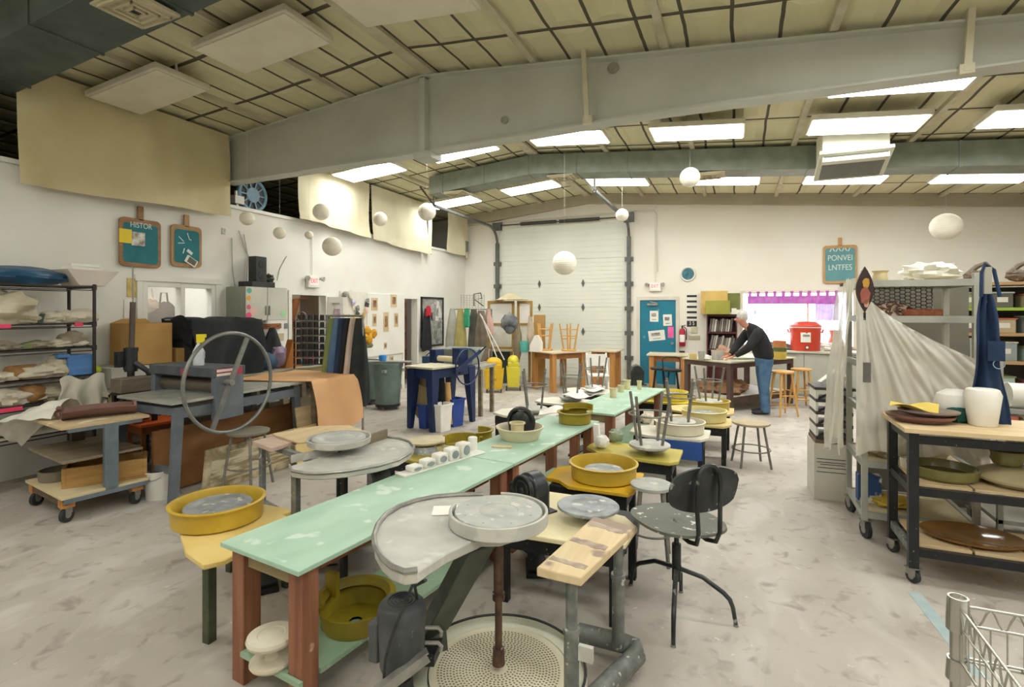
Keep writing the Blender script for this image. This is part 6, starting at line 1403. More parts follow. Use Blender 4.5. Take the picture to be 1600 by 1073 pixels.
# things on the farthest green table
q = at(995, 601, .66)
t = thing('black_box', 'upright black rounded box at the far end of the green tables', 'box', (q.x, q.y, .661), TH)
MB().prism([(-.09,0),(.09,0),(.10,.2),(.06,.27),(.0,.3),(-.07,.27),(-.1,.18)], -.07,.07,'XZ').build('body', BLG, t, bev=.015); MB().box(-.13,-.08,0,.13,.08,.012).build('foot', BLACKP, t)
for px, py, r, h, lab in ((958,621,.05,.12,'cream cylinder cup on the green table, nearest of three'),(970,612,.045,.09,'cream cylinder cup behind the nearest one'),(980,608,.05,.13,'pale yellow tub behind the cream cups'),(999,608,.035,.12,'white paper cup beside the black box')):
    q = at(px, py, .66); tag(MB().lathe([(0,0),(r*.85,0),(r*.85,h*.8),(r,h*.85),(r,h),(r*.8,h),(r*.75,.01),(0,.01)], n=24).build('cup', CREAM if px < 1000 else WHITE, None, loc=(q.x, q.y, .6605)), lab, 'cup')
for k, (px, py, w_, h_, rz_) in enumerate(((908,640,.34,.22,.2),(895,628,.3,.2,-.5),(940,628,.3,.2,.5))):
    q = at(px, py, .66)
for k, (px, py, z, w_, d_, rz_, lab) in enumerate(((870,648,.50,.42,.26,.3,'white folded board with a hole left of the green tables'),(905,622,.53,.4,.3,-.4,'crumpled white sheet on the pale wheel board'),(925,612,.466,.34,.25,.9,'white paper curl on the far pale wheel'))):
    q = at(px, py, z); mb = MB(); mb.sheet(lambda u, v: (-w_/2+w_*u, -d_/2+d_*v, .02+.07*math.sin(PI*u+k)**2*(.4+.6*v)), 14, 10, .008); tag(mb.build('foam_sheet', WHITE, None, ang=60, loc=(q.x, q.y, z), rz=rz_), lab, 'sheet')
q = at(905, 636, .66)
for px, py, z, lab, m_ in ((940,700,.46,'white boot-shaped plaster piece on the chartreuse board',PLASTER),(962,690,.46,'clear green plastic jar next to the plaster boot',pm('jar_green','A8B8A0','98A890',rough=.2,alpha=.8)),(1010,662,.46,'tan clay lump on the white-topped wheel board',CLAY)):
    q = at(px, py, z); mb = MB(); mb.ell((0,0,.06),.07,.06,.065,lump=.35,seed=px); 
    if px == 940: mb.bar((-.04,0,.04),(-.05,0,.22),.06,.05)
    mb.v = [Vector((v.x,v.y,max(v.z,0))) for v in mb.v]; tag(mb.build('clay_piece', m_, None, loc=(q.x, q.y, z+.002)), lab, 'clay piece')
# ---- blue door surroundings
wallbox('fire_extinguisher_sign', 'small dark sign below the red extinguisher', 'sign', 1061, 548, 1070, 552, BLACKP, .01)
q = onback(1066, 545, WY-.1); t = thing('fire_extinguisher', 'red fire extinguisher with white label right of the blue door', 'extinguisher', (q.x, WY-.09, 0.92))
RD = pm('ext_red','B01E34','9E1A2E',scale=4,rough=.35)
MB().lathe([(0,0),(.06,0),(.07,.015),(.07,.34),(.05,.4),(.02,.42),(0,.42)], n=24).build('cylinder', RD, t); MB().cyl((0,0,.42),(0,0,.47),.018).bar((-.02,-.02,.47),(.08,-.03,.49),.02,.015).build('valve', BLACKP, t); MB().lathe([(.0705,.1),(.0725,.1),(.0725,.27),(.0705,.27)], n=14, a0=PI*1.2, a1=PI*1.8).build('label', PAPER, t); MB().tube([(.03,0,.46),(.09,0,.4),(.09,0,.15)], .01).build('hose', BLACKP, t)
wallbox('switch_plate', 'four-gang switch plate right of the fire extinguisher', 'switch', 1076, 524, 1094, 531, pm('plate_tan','BDB698','ADA688',rough=.5), .015)
wallbox('thermostat', 'small beige thermostat above the switch plate', 'thermostat', 1080, 510, 1090, 520, pm('plate_beige','D0CAB0','C2BCA2',rough=.5), .03)
q = onback(1081, 485); t = thing('striped_poster', 'black and white striped strip poster with white figures', 'poster', (q.x, WY, q.z)); ww = .11
MB().box(-ww,-.006,-.38,ww,0,.38).build('sheet', PAPER, t)
for k in range(5): MB().box(-ww,-.009,.31-.125*k,ww,-.006,.36-.125*k).build('black_bar', BLACKP, t)
MB().box(-ww,-.009,-.38,ww,-.006,-.24).build('black_block', BLACKP, t); 
text('3 5', .12, PAPER, t, (0,-.011,-.20-.1), (PI/2,0,0), sx=.8)
# clock
q = onback(1075, 428); t = thing('wall_clock', 'round wall clock with blue face right of the second exit sign', 'clock', (q.x, WY, q.z))
mb = MB().at((0,0,0), rx=PI/2); mb.lathe([(.135,.0),(.175,.0),(.175,.03),(.165,.045),(.15,.045),(.145,.02),(.135,.02)], n=40); mb.build('rim', WHITE, t); mb = MB().at((0,0,0), rx=PI/2); mb.lathe([(0,.005),(.15,.005),(.15,.018),(0,.018)], n=36); mb.build('face', pm('clock_face','4A8494','2E5C6C',scale=9,rough=.4), t)
MB().bar((0,-.022,0),(.0,-.022,.1),.006,.01,up=(1,0,0)).build('minute_hand', BLACKP, t); MB().bar((0,-.024,0),(-.06,-.024,-.03),.006,.012,up=(1,0,0)).build('hour_hand', BLACKP, t)
# conduit along the back wall
tag(MB().tube([onback(735,352)+Vector((0,-.14,0)), onback(1000,330)+Vector((0,-.14,0)), onback(1022,329)+Vector((0,-.14,0)), onback(1028,336)+Vector((0,-.14,0)), onback(1028,425)+Vector((0,-.04,0))], .012).build('conduit', pm('conduit_white','D8D6C8','CCCAB8',rough=.5)), 'thin white conduit crossing above the overhead door to the exit sign', 'conduit')
q = onleft(732, 388); t = thing('junction_box', 'grey metal box with black sockets high in the corner', 'electrical box', (WX+.02, WY-.35, q.z)); MB().box(0,0,-.14,.16,.2,.14).build('box', GALV, t); 
for z in (-.06,.06): MB().cyl((.05,-.01,z),(.05,.01,z),.03).build('socket', BLACKP, t)
# wall bookcase with boxes
BCY = WY-.32; a, b = onback(1104, 490, BCY), onback(1152, 490, BCY); t = thing('bookcase', 'dark mahogany bookcase of magazines right of the light switches', 'bookcase', ((a.x+b.x)/2, WY-.02, 0)); hw_ = (b.x-a.x)/2; zt = a.z-.03
MH = pm('mahogany','5A2A2A','4A2022',scale=4,rough=.5)
for x in (-hw_, hw_-.03): MB().box(x,-.3,0,x+.03,0,zt).build('side_panel', MH, t)
for z in (.86, 1.24, zt-.03): MB().box(-hw_+.03,-.3,z,hw_-.03,0,z+.03).build('shelf', MH, t)
MB().box(-hw_,-.31,zt-.02,hw_,.0,zt+.02).build('top', MH, t); MB().box(-hw_+.03,-.02,0,hw_-.03,0,zt).build('back_panel', MH, t)
bc = ['6E6660','9A9288','C8C0B4','5C5450','807870','B0A89C']
for row, z in enumerate((.891, 1.271)):
    x = -hw_+.05; k = 0
    while x < hw_-.12:
        w_ = rnd(.02,.045); h_ = rnd(.24,.31); o = MB().box(0,-.1,0,w_,.1,h_).build('magazine_file', pm('bk_'+bc[k%6], bc[k%6], rough=.8), None, loc=((a.x+b.x)/2+x, WY-.19, z+.012)); o.rotation_euler.y = .12 if row else .2; x += w_+.012; k += 1
        tag(o, 'grey-spined magazine file leaning on the '+('upper' if row else 'lower')+' bookcase shelf', 'magazine', 'magazines in the bookcase')
bx = (a.x+b.x)/2
carton('large tan cardboard box standing on the bookcase', bx-.16, WY-.16, zt+.021, .56, .2, .52, 0, m=pm('kraft_yellow','D8B870','C8A65E',scale=3,rough=.9))
carton('olive green box in front of the tan box on the bookcase', bx-.08, WY-.37, zt+.021, .5, .2, .30, 0, m=pm('olive_box','A09C44','908C38',scale=3,rough=.8))
for k in range(3): tag(MB().box(-.05,-.05,0,.05,.05,.10+.03*(k==0)).build('small_box', PAPER, None, loc=(bx+.25+.09*k, WY-.33+.02*k, zt+.021)), ('tall','middle','right')[k]+' small white box at the right end of the bookcase top', 'box')
wallbox('green_panel', 'olive green board behind the small white boxes', 'board', 1137, 458, 1156, 487, pm('olive_board2','7C8444','6C7438',scale=3), .04)
# counter under the window
CY0 = 12.2; a = onback(1196, 545, CY0).x; b_ = 3.4
t = thing('counter_cabinet', 'long pale grey counter cabinet under the bright window', 'counter', (a, CY0, 0)); CG = pm('counter_grey','B5B4A6','A9A89A',scale=2,rough=.6)
MB().box(0,.03,0,b_-a,WY-CY0-.03,.88).build('body', CG, t)
for k in range(4): x = (b_-a)/4*k; d_ = MB().box(x+.005,.0,.05,x+(b_-a)/4-.005,.03,.87).build('door', CG, t, bev=.003); MB().box(x+(b_-a)/4-.06,-.02,.45,x+(b_-a)/4-.045,0,.55).build('handle', STEEL, d_)
MB().box(-.03,-.04,.88,b_-a+.03,WY-CY0-.03,.92).build('worktop', pm('counter_top','D0CCBC','C2BEAC',scale=3,rough=.5), t, bev=.004)
def onct(name, label, cat, px, mb_, m, y=12.5, rz=0):
    p = onback(px, 500, y); return tag(mb_.build(name, m, None, loc=(p.x, y, .921), rz=rz), label, cat)
p = onback(1258, 500, 12.5); t = thing('drink_cooler', 'big red-orange drink cooler with white label and spigot before the window', 'cooler', (p.x, 12.5, .921))
CR = pm('cooler_red','D8482E','C83E28',scale=3,rough=.45)
MB().lathe([(0,0),(.27,0),(.275,.02),(.29,.42),(.30,.44),(.30,.47),(0,.47)], n=36).build('body', CR, t); MB().lathe([(.0,.47),(.30,.48),(.31,.50),(.30,.53),(.27,.54),(.2,.60),(0,.61)], n=36).build('lid', CR, t)
MB().lathe([(.302,.475),(.308,.475),(.308,.49),(.302,.49)], n=36).build('white_band', WHITE, t)
mb = MB().at((-.02,-.288,.0), rx=-.03); mb.box(-.09,-.01,.18,.09,0,.38); o = mb.build('label', PAPER, t); MB().box(-.07,-.303,.30,.05,-.30,.34).build('print', pm('print_g','8A8684',scale=5), o); MB().cyl((0,-.28,.08),(0,-.34,.08),.035).build('spigot', BLACKP, t); MB().cyl((0,-.34,.08),(0,-.345,.08),.025).build('spigot_button', WHITE, t)
for s in (-1,1): MB().bar((s*.3,0,.36),(s*.33,0,.44),.08,.03).build('handle', CR, t)
onct('clay_lump', 'dark lump on the counter left of the cooler', 'clay lump', 1230, MB().ell((0,0,.05),.13,.1,.08,lump=.4,seed=3), pm('lump_dark','5A4A48','6A5854',scale=5))
onct('clay_lump', 'grey cluster of small pots at the left of the window sill', 'pots', 1214, MB().ell((0,0,.07),.2,.1,.1,lump=.6,seed=5,freq=5), pm('cluster_grey','9A8A86','7A6C6A',scale=9), 12.65)
onct('crumpled_bag', 'white crumpled bag on the counter right of the cooler', 'bag', 1292, MB().ell((0,0,.06),.2,.14,.1,lump=.5,seed=7), WHITE)
onct('crumpled_bag', 'second white crumpled bag at the right end of the counter', 'bag', 1308, MB().ell((0,0,.07),.14,.12,.12,lump=.5,seed=9), WHITE, 12.4)
onct('red_tub', 'small dark red tub at the far right of the counter', 'tub', 1318, MB().box(-.1,-.1,0,.1,.1,.12), pm('tub_red','9A1E34','88182C',rough=.5), 12.35)
onct('clay_vase', 'orange-brown tilted vase by the right side of the window', 'vase', 1306, MB().lathe([(0,0),(.09,0),(.15,.16),(.1,.3),(.13,.42),(.11,.42),(0,.05)], n=24), pm('vase_orange','A8543C','C07050',scale=4,rough=.5), 12.72)
# valance and purple curtain panel
VX0, VX1 = onback(1168, 460, WY-.05).x, onback(1311, 460, WY-.05).x
PUR = pm('purple_cloth','B04CB8','C874C8',scale=6,rough=.7,alpha=.93); LIL = pm('lilac_cloth','A88AD8','C4ACE8',scale=7,rough=.7,alpha=.8)
t = thing('window_valance', 'magenta purple tab-top valance over the bright window', 'valance', ((VX0+VX1)/2, WY-.06, 1.93)); hv = (VX1-VX0)/2
MB().sheet(lambda u, v: (-hv+2*hv*u, .012*math.sin(u*70), .14-.18*v), 80, 4, .004).build('cloth', PUR, t, ang=80)
for k in range(11): x = -hv+.05+(2*hv-.1)*k/10; MB().box(x-.03,-.01,.13,x+.03,.01,.24).build('tab', PUR, t)
MB().cyl((-hv-.05,0,.235),(hv+.05,0,.235),.01).build('rod', WHITE, t)
lx0 = onback(1274, 480, WY-.04).x; t = thing('curtain', 'lilac curtain panel at the right side of the window', 'curtain', ((lx0+VX1)/2, WY-.035, 1.7)); hl = (VX1-lx0)/2
MB().sheet(lambda u, v: (-hl+2*hl*u, .015*math.sin(u*38), .22-.38*v), 50, 4, .004).build('cloth', LIL, t, ang=80)
for px, py, w_ in ((1166,492,.06),(1180,488,.04)): q = onback(px, py, WY-.03); tag(MB().ell((0,0,0),w_*.6,.02,w_*1.6,12,8,lump=.2).build('window_charm', LIL, None, loc=(q.x, WY-.03, q.z)), 'small lilac charm hanging in the left of the window, %s' % ('larger one' if w_ > .05 else 'smaller one'), 'ornament')
# ---- the man's work table
Pn = at(1142, 566, .87); ang_ = math.radians(54)
MT = thing('work_table', 'dark-framed work table with low shelf where the man works', 'table', (Pn.x, Pn.y, 0), ang_)
DB = pm('dark_brown_frame','4E3A34','5E4A40',scale=5,rough=.6); LM_, WM_ = 1.9, 1.05
MB().box(0,0,.845,LM_,WM_,.87).build('tabletop', pm('canvas_top','C9C0A8','BBB198',scale=3,rough=.8), MT, bev=.004)
for x in (.03, LM_-.11):
    for y in (.03, WM_-.11): MB().box(x,y,.0,x+.08,y+.08,.845).build('leg', DB, MT)
MB().box(.1,.03,.76,LM_-.1,.07,.845).build('apron', DB, MT); MB().box(.03,.1,.76,.07,WM_-.1,.845).build('apron', DB, MT); MB().box(.1,WM_-.07,.76,LM_-.1,WM_-.03,.845).build('apron', DB, MT); MB().box(LM_-.07,.1,.76,LM_-.03,WM_-.1,.845).build('apron', DB, MT)
MB().box(.112,.05,.22,LM_-.112,WM_-.05,.26).build('shelf', pm('shelf_white','D8D2C4','C8C2B2',scale=3), MT); MB().box(.112,.03,.14,LM_-.112,.05,.26).build('shelf_rail', DB, MT)
def mt(u, v): return (Pn.x+u*math.cos(ang_)-v*math.sin(ang_), Pn.y+u*math.sin(ang_)+v*math.cos(ang_))
def onmt(name, label, cat, px, py, z, mb_, m, rz=0, grp=None):
    p = at(px, py, z); return tag(mb_.build(name, m, None, loc=(p.x, p.y, z+.001), rz=rz), label, cat, grp)
cyl_ = lambda r, h: MB().lathe([(0,0),(r,0),(r*1.05,h*.9),(r*1.1,h),(r*.9,h),(r*.9,.01),(0,.01)], n=22)
onmt('tub', 'square cream tub at the left of the man\'s work table', 'tub', 1083, 561, .87, MB().box(-.06,-.06,0,.06,.06,.1), pm('tub_cream','D0B878','C2AA6A',rough=.5))
onmt('jar', 'clear glass jar next to the cream tub', 'jar', 1096, 562, .87, cyl_(.055,.15), pm('jar_glass','B8B8A8','A0A094',rough=.1,alpha=.75))
onmt('bag', 'small white bag before the large pail on the work table', 'bag', 1104, 562, .87, MB().ell((0,0,.04),.07,.06,.05,lump=.4,seed=2), WHITE)
onmt('pail', 'pale pail with blue-grey contents on the work table', 'pail', 1121, 562, .87, cyl_(.1,.17), pm('pail_pale','CFC2B0','8A9298',scale=5,rough=.5))
onmt('clay_bust', 'pinkish clay piece before the man on the work table', 'clay work', 1139, 558, .87, MB().ell((0,0,.07),.12,.09,.085,lump=.5,seed=12).ell((-.14,.02,.05),.08,.07,.06,lump=.4), pm('clay_pink','B89078','A88068',scale=6,rough=.8))
onmt('clay_bust', 'smaller pinkish clay ball behind the pale pail', 'clay work', 1128, 556, .87, MB().ell((0,0,.1),.09,.09,.11,lump=.4,seed=15), MATS['clay_pink'])
onmt('slab', 'pale green-grey slab under the man\'s hands', 'slab', 1164, 561, .87, MB().box(-.28,-.1,0,.28,.1,.03), pm('slab_green','A8B09A','98A08A',scale=4), TH)
mb = MB()
onmt('striped_pot', 'orange, green and yellow striped pot right of the man on the table', 'pot', 1218, 561, .87, cyl_(.11,.14), pm('pot_yellow','D8BC5C','C8AC4C',rough=.5)); p = at(1218, 561, .87)
tag(cyl_(.115,.07).build('striped_pot', pm('pot_green','6A7A4A','5C6C3E',rough=.5), None, loc=(p.x, p.y, 1.012)), 'green bowl stacked on the yellow pot', 'pot'); tag(cyl_(.105,.12).build('striped_pot', pm('pot_orange','D08A58','C07A48',rough=.5), None, loc=(p.x, p.y, 1.084)), 'orange pot on top of the stack beside the man', 'pot')
for k, (u, v, r_) in enumerate(((.35,.3,.2),(.65,.4,.22),(.25,.65,.2))):
    x, y = mt(u, v); mb = MB(); mb.ell((0,0,.1),r_,r_*.8,.13,18,12,lump=.5,seed=k+3,freq=3); mb.v = [Vector((w.x,w.y,max(w.z,0))) for w in mb.v]; tag(mb.build('paper_bag', pm('bag_brown','8E6848','A07A5A',scale=4,rough=.9), None, loc=(x,y,.262)), ('brown paper bag at the near corner of the low shelf','brown paper bag in the middle of the low shelf','brown paper bag at the back of the low shelf')[k], 'bag')
# ================================================================ THE MAN
t_m = 8.9; base = atd(1190, 600, t_m)
MAN = thing('person', 'grey-haired man in black sweater and blue jeans bending over the work table', 'person', (base.x, base.y, 0), TH)
def skin(name, verts, edges, m, parent, sub=2, root=0):
    me = bpy.data.meshes.new(name); me.from_pydata([v[:3] for v in verts], edges, []); o = bpy.data.objects.new(name, me); COL.objects.link(o)
    o.parent = parent; sk = o.modifiers.new('skin', 'SKIN'); sk.use_smooth_shade = True
    for i, v in enumerate(verts):
        r = v[3]; r = r if isinstance(r, tuple) else (r, r); me.skin_vertices[0].data[i].radius = r; me.skin_vertices[0].data[i].use_root = (i == root)
    sb = o.modifiers.new('sub', 'SUBSURF'); sb.levels = sub; sb.render_levels = sub
    me.materials.append(m); return o
SKN = pm('skin','C8927A','BC8068',scale=8,rough=.6)
# body : pelvis, spine, neck, head, arms to the wrists, legs
B = [(.03,0,.95,.06),(-.01,0,1.16,.06),(-.10,.01,1.34,.06),(-.24,.02,1.47,.055),(-.30,.03,1.53,.06),(-.335,.035,1.60,.088),(-.35,.035,1.665,.08),
     (-.16,-.17,1.38,.045),(-.34,-.20,1.10,.038),(-.50,-.08,.985,.03),(-.16,.19,1.38,.045),(-.33,.24,1.12,.038),(-.50,.12,.99,.03),
     (.03,-.085,.84,.05),(.0,-.10,.50,.045),(.02,-.10,.10,.035),(.05,.09,.84,.05),(.06,.12,.50,.045),(.12,.13,.10,.035)]
E_ = [(0,1),(1,2),(2,3),(3,4),(4,5),(5,6),(2,7),(7,8),(8,9),(2,10),(10,11),(11,12),(0,13),(13,14),(14,15),(0,16),(16,17),(17,18)]
body = skin('body', B, E_, SKN, MAN)
# hands with five fingers, each a skinned chain
for s, wx, wy in ((-1,-.50,-.08),(1,-.50,.12)):
    V = [(wx,wy,.985,.026),(wx-.045,wy+.0,.965,(.034,.018)),(wx-.085,wy,.955,(.038,.016))]; Ed = [(0,1),(1,2)]
    for k in range(4):
        o_ = (k-1.5)*.019; L_ = (.062,.072,.068,.052)[k]; n0 = len(V)
        V += [(wx-.085,wy+o_,.955,.0095),(wx-.085-L_*.5,wy+o_*1.1,.945,.009),(wx-.085-L_,wy+o_*1.1,.92,.0075)]; Ed += [(2,n0),(n0,n0+1),(n0+1,n0+2)]
    n0 = len(V); V += [(wx-.05,wy-s*.035,.955,.011),(wx-.085,wy-s*.055,.94,.009)]; Ed += [(1,n0),(n0,n0+1)]
    skin('hand', V, Ed, SKN, MAN, 1)
# face pieces
MB().ell((-.435,.03,1.595),.022,.013,.02,12,8).build('nose', SKN, MAN); MB().ell((-.34,-.055,1.60),.018,.012,.028,12,8).build('ear', SKN, MAN); MB().ell((-.34,.125,1.60),.018,.012,.028,12,8).build('ear', SKN, MAN)
for y in (-.002,.066): MB().ell((-.412,y,1.625),.009,.011,.008,10,6).build('eye', BLACKP, MAN)
MB().ell((-.415,.032,1.555),.008,.02,.005,10,6).build('mouth', pm('lips','A0605A',rough=.6), MAN)
HAIR = pm('grey_hair','C4C1BA','A5A19A',scale=30,rough=.9,bump=.4)
mb = MB(); mb.ell((-.312,.035,1.640),.090,.094,.096,26,18,lump=.08,freq=6); mb.v = [Vector((v.x, v.y, v.z)) for v in mb.v]; mb.build('hair', HAIR, MAN)
SWE = pm('black_sweater','202022','2C2B2C',scale=6,rough=.95,bump=.15)
def loft(mb, secs, n=24):
    'secs: (centre, fore radius, side radius); rings follow the line of centres'
    P_ = [Vector(c) for c, _, _ in secs]; V = []; m = len(P_)
    for i, (c, ra, rb) in enumerate(secs):
        d = (P_[min(i+1, m-1)]-P_[max(i-1, 0)]).normalized(); side = Vector((0,1,0)); side = (side-d*side.dot(d)).normalized(); fw_ = side.cross(d)
        for k in range(n):
            a = 2*PI*k/n; w = 1+.03*noise.noise(Vector((k*.6, i*1.3, 0))); V.append(P_[i]+(fw_*math.cos(a)*ra+side*math.sin(a)*rb)*w)
    F = [(i*n+k, i*n+(k+1)%n, (i+1)*n+(k+1)%n, (i+1)*n+k) for i in range(m-1) for k in range(n)]+[tuple(range(n))[::-1], tuple(range((m-1)*n, m*n))]
    return mb.push(V, F)
sw = MB()
loft(sw, [((.035,0,.93),.125,.17),((.04,0,.97),.145,.19),((.02,0,1.06),.155,.195),((-.02,0,1.17),.155,.20),((-.06,.005,1.28),.145,.21),((-.11,.01,1.38),.125,.21),((-.165,.015,1.445),.095,.16),((-.215,.02,1.485),.07,.085),((-.235,.02,1.50),.062,.068)])
for s_, yo in ((-1,0),(1,.02)):
    sh_, el_, wr_ = Vector((-.13,.18*s_+yo,1.385)), Vector((-.335,.215*s_+yo,1.12)), Vector((-.475,.10*s_+yo,1.0))
    loft(sw, [(sh_+Vector((.05,-.05*s_,.02)),.06,.06),(sh_,.09,.085),(sh_.lerp(el_,.3),.082,.075),(sh_.lerp(el_,.7),.07,.066),(el_,.066,.062),(el_.lerp(wr_,.4),.06,.056),(el_.lerp(wr_,.85),.047,.045),(wr_,.042,.04)], 18)
sw.build('sweater', SWE, MAN, ang=80)
JN = pm('blue_jeans','3E5C7E','557592',scale=7,rough=.9,bump=.1)
jn = MB(); loft(jn, [((.03,0,1.0),.125,.165),((.04,0,.92),.14,.175),((.04,0,.82),.13,.17),((.035,0,.77),.09,.15)])
loft(jn, [((.03,-.085,.86),.11,.09),((.01,-.095,.70),.10,.085),((.0,-.10,.50),.078,.07),((.01,-.10,.30),.076,.066),((.02,-.10,.12),.074,.066),((.015,-.10,.05),.08,.068)], 18)
loft(jn, [((.05,.085,.86),.11,.09),((.055,.10,.70),.10,.085),((.07,.12,.50),.078,.07),((.10,.125,.30),.076,.066),((.12,.13,.12),.074,.066),((.115,.13,.05),.08,.068)], 18)
jn.build('jeans', JN, MAN, ang=80)
SH = pm('black_shoe','1C1C1E','2A2A2A',rough=.6)
for x, y in ((.0,-.10),(.10,.13)):
    s_ = MB().ell((x-.06,y,.045),.155,.052,.045,20,12).ell((x+.03,y,.07),.06,.045,.05,16,10); s_.v = [Vector((v.x,v.y,max(v.z,.012))) for v in s_.v]; o = s_.build('shoe', SH, MAN)
    MB().prism([(x-.06+.16*math.cos(a)*1.0, y+.055*math.sin(a)) for a in [2*PI*k/22 for k in range(22)]], 0, .014).build('sole', pm('sole_pale','A8A49A',rough=.8), o)
# ================================================================ RIGHT SIDE
# black wheeled shelf cart
KX, KY, KL, KD = 1.02, 4.10, 1.30, .53
KC = thing('shelf_cart', 'black angle-iron cart with three plywood decks, front right', 'cart', (KX, KY, 0))
PLT = pm('deck_ply', 'DCC49A', 'CFB488', scale=3, rough=.6, stretch=(1,6,1)); 
MB().box(-.03,-.03,.97,KL,KD+.03,1.0).build('top_deck', PLT, KC, bev=.003)
BK = pm('cart_black','15171A','202226',scale=15,rough=.4,metal=.2,spl='9A9A94',splamt=.70,splscale=60)
for x in (0, KL-.06):
    for y in (0, KD-.05): MB().box(x,y,.10,x+.055,y+.05,.968).build('post', BK, KC, bev=.002)
for z in (.90,.57,.18):
    MB().box(.055,0,z,KL-.06,.035,z+.05).build('front_rail', BK, KC); MB().box(.055,KD-.035,z,KL-.06,KD,z+.05).build('back_rail', BK, KC)
    for x in (.01, KL-.04): MB().box(x,.05,z,x+.03,KD-.05,z+.05).build('side_rail', BK if z > .3 else GREYPIPE, KC)
for z in (.621,.231):
    for k in range(4): x = .06+.29*k; MB().box(x,.04,z,x+.275,KD-.04,z+.018).build('deck_board', PLT, KC)
for x in (.03, KL-.03):
    for y in (.03, KD-.03): caster(KC, x, y, .042, .10, rz=.6)
def onk(x, y, z): return (KX+x, KY+y, z)
mb = MB(); mb.lathe([(0,0),(.13,.0),(.19,.035),(.195,.05),(.18,.05),(.12,.02),(0,.015)], n=40, sy=.75); tag(mb.build('dish', pm('dish_purple','6B4640','7D564E',scale=6,rough=.3), None, loc=onk(.12,.24,1.001)), 'purple-brown oval dish on top of the black cart', 'dish')
mb = MB(); mb.lathe([(0,0),(.12,.0),(.17,.025),(.172,.035),(.11,.014),(0,.01)], n=40, sy=.75); tag(mb.build('dish', pm('dish_grey','8A7A70','9C8C82',scale=6,rough=.3), None, loc=onk(.17,.25,1.047)), 'thin grey plate stacked in the purple-brown dish', 'dish')
mb = MB(); mb.sheet(lambda u, v: (-.13+.26*u, -.09+.18*v, .01+.02*math.sin(u*5+v*4)), 12, 10, .004); tag(mb.build('yellow_paper', pm('paper_yellow','E8CF6A','DCC25C',scale=4,rough=.8), None, loc=onk(.10,.28,1.088), rz=-.3), 'crumpled yellow paper lying in the stacked dishes', 'paper')
mb = MB(); mb.ell((0,0,.04),.075,.06,.055,lump=.35,seed=4); mb.v = [Vector((v.x,v.y,max(v.z,0))) for v in mb.v]; tag(mb.build('cloth', pm('dark_teal_cloth','17463C','1E5448',scale=5,rough=.9,bump=.3), None, loc=onk(.36,.34,1.001)), 'dark teal rag beside the white plaster mold', 'rag')
tag(MB().lathe([(0,0),(.068,0),(.075,.01),(.098,.20),(.085,.235),(.075,.24),(0,.235)], n=36).build('plaster_mold', PLASTER, None, loc=onk(.46,.26,1.001)), 'tall tapered white plaster mold on the black cart', 'plaster mold')
tag(MB().lathe([(0,0),(.085,0),(.115,.05),(.12,.10),(.1,.17),(.05,.20),(0,.205)], n=36).build('plaster_mold', PLASTER, None, loc=onk(.38,.475,1.001)), 'rounded white plaster mold behind the tall tapered one', 'plaster mold')
GL = pm('glaze_olive','6E6A38','7F7A48',scale=7,rough=.25); 
t = thing('bowl', 'wide olive-glazed shallow bowl on the middle deck of the black cart', 'bowl', onk(.25,.26,.640)); MB().lathe([(0,0),(.16,0),(.185,.02),(.195,.075),(.182,.08),(.165,.025),(0,.015)], n=44).build('body', GL, t); MB().lathe([(.0,.016),(.155,.026),(.155,.03),(0,.02)], n=40).build('inside_glaze', pm('glaze_dark','4A3A20','6A6444',scale=5,rough=.15), t)
GB = pm('glaze_beige','A89A76','B8AC8C',scale=5,rough=.12)
t = thing('covered_dish', 'round beige-glazed covered dish right of the olive bowl', 'dish', onk(.62,.24,.640)); MB().lathe([(0,0),(.14,0),(.2,.035),(.205,.05),(.0,.05)], n=44).build('dish', GB, t); MB().lathe([(0,.05),(.205,.05),(.19,.075),(.1,.115),(0,.125)], n=44).build('lid', GB, t)
tag(MB().lathe([(0,0),(.07,0),(.085,.03),(.08,.06),(.09,.085),(.075,.085),(.06,.01),(0,.01)], n=36).build('ring_pot', GL, None, loc=onk(.58,.25,.767)), 'small olive ring-shaped pot standing on the covered dish', 'pot')
tag(MB().lathe([(0,0),(.2,0),(.27,.02),(.275,.035),(.2,.018),(0,.01)], n=48, sy=.75).build('platter', pm('glaze_amber','6E4A22','8A6430',scale=4,rough=.12), None, loc=onk(.40,.26,.2505)), 'large glossy amber-brown platter on the bottom deck of the black cart', 'platter')
tag(MB().lathe([(0,0),(.035,0),(.04,.07),(.034,.07),(.03,.01),(0,.01)], n=24).build('cup', CLAY, None, loc=onk(.09,.42,.640)), 'small pale cup behind the olive bowl', 'cup')
# tall aluminium rack cart with plastic
RX, RY, RW_, RD_ = .89, 4.77, .72, .64
RC = thing('rack_cart', 'tall aluminium rack cart draped in plastic behind the black cart', 'cart', (RX, RY, 0))
AL = pm('aluminium','A3A49A','B4B4AA',scale=6,rough=.4,metal=.35)
for x in (0, RW_-.04):
    for y in (0, RD_-.04): MB().box(x,y,.14,x+.04,y+.04,2.02 if (x, y) != (0, 0) else 2.06).build('post', AL, RC, bev=.002)
for z in (.16,.55,.95,1.3,1.66,1.93):
    MB().box(.04,.0,z,RW_-.04,.03,z+.05).build('front_rail', AL, RC); MB().box(.04,RD_-.03,z,RW_-.04,RD_,z+.05).build('back_rail', AL, RC)
    for x in (0,RW_-.03): MB().box(x,.04,z,x+.03,RD_-.04,z+.05).build('side_rail', AL, RC)
    if z not in (.95, 1.3): MB().box(.03,.03,z+.02,RW_-.03,RD_-.03,z+.04).build('deck', pm('deck_pale','CDBE9A','BDAE8A',scale=3), RC)
for x in (.03, RW_-.03):
    for y in (.03, RD_-.03): caster(RC, x, y, .065, .14, rz=.3)
def onr(x, y, z): return (RX+x, RY+y, z)
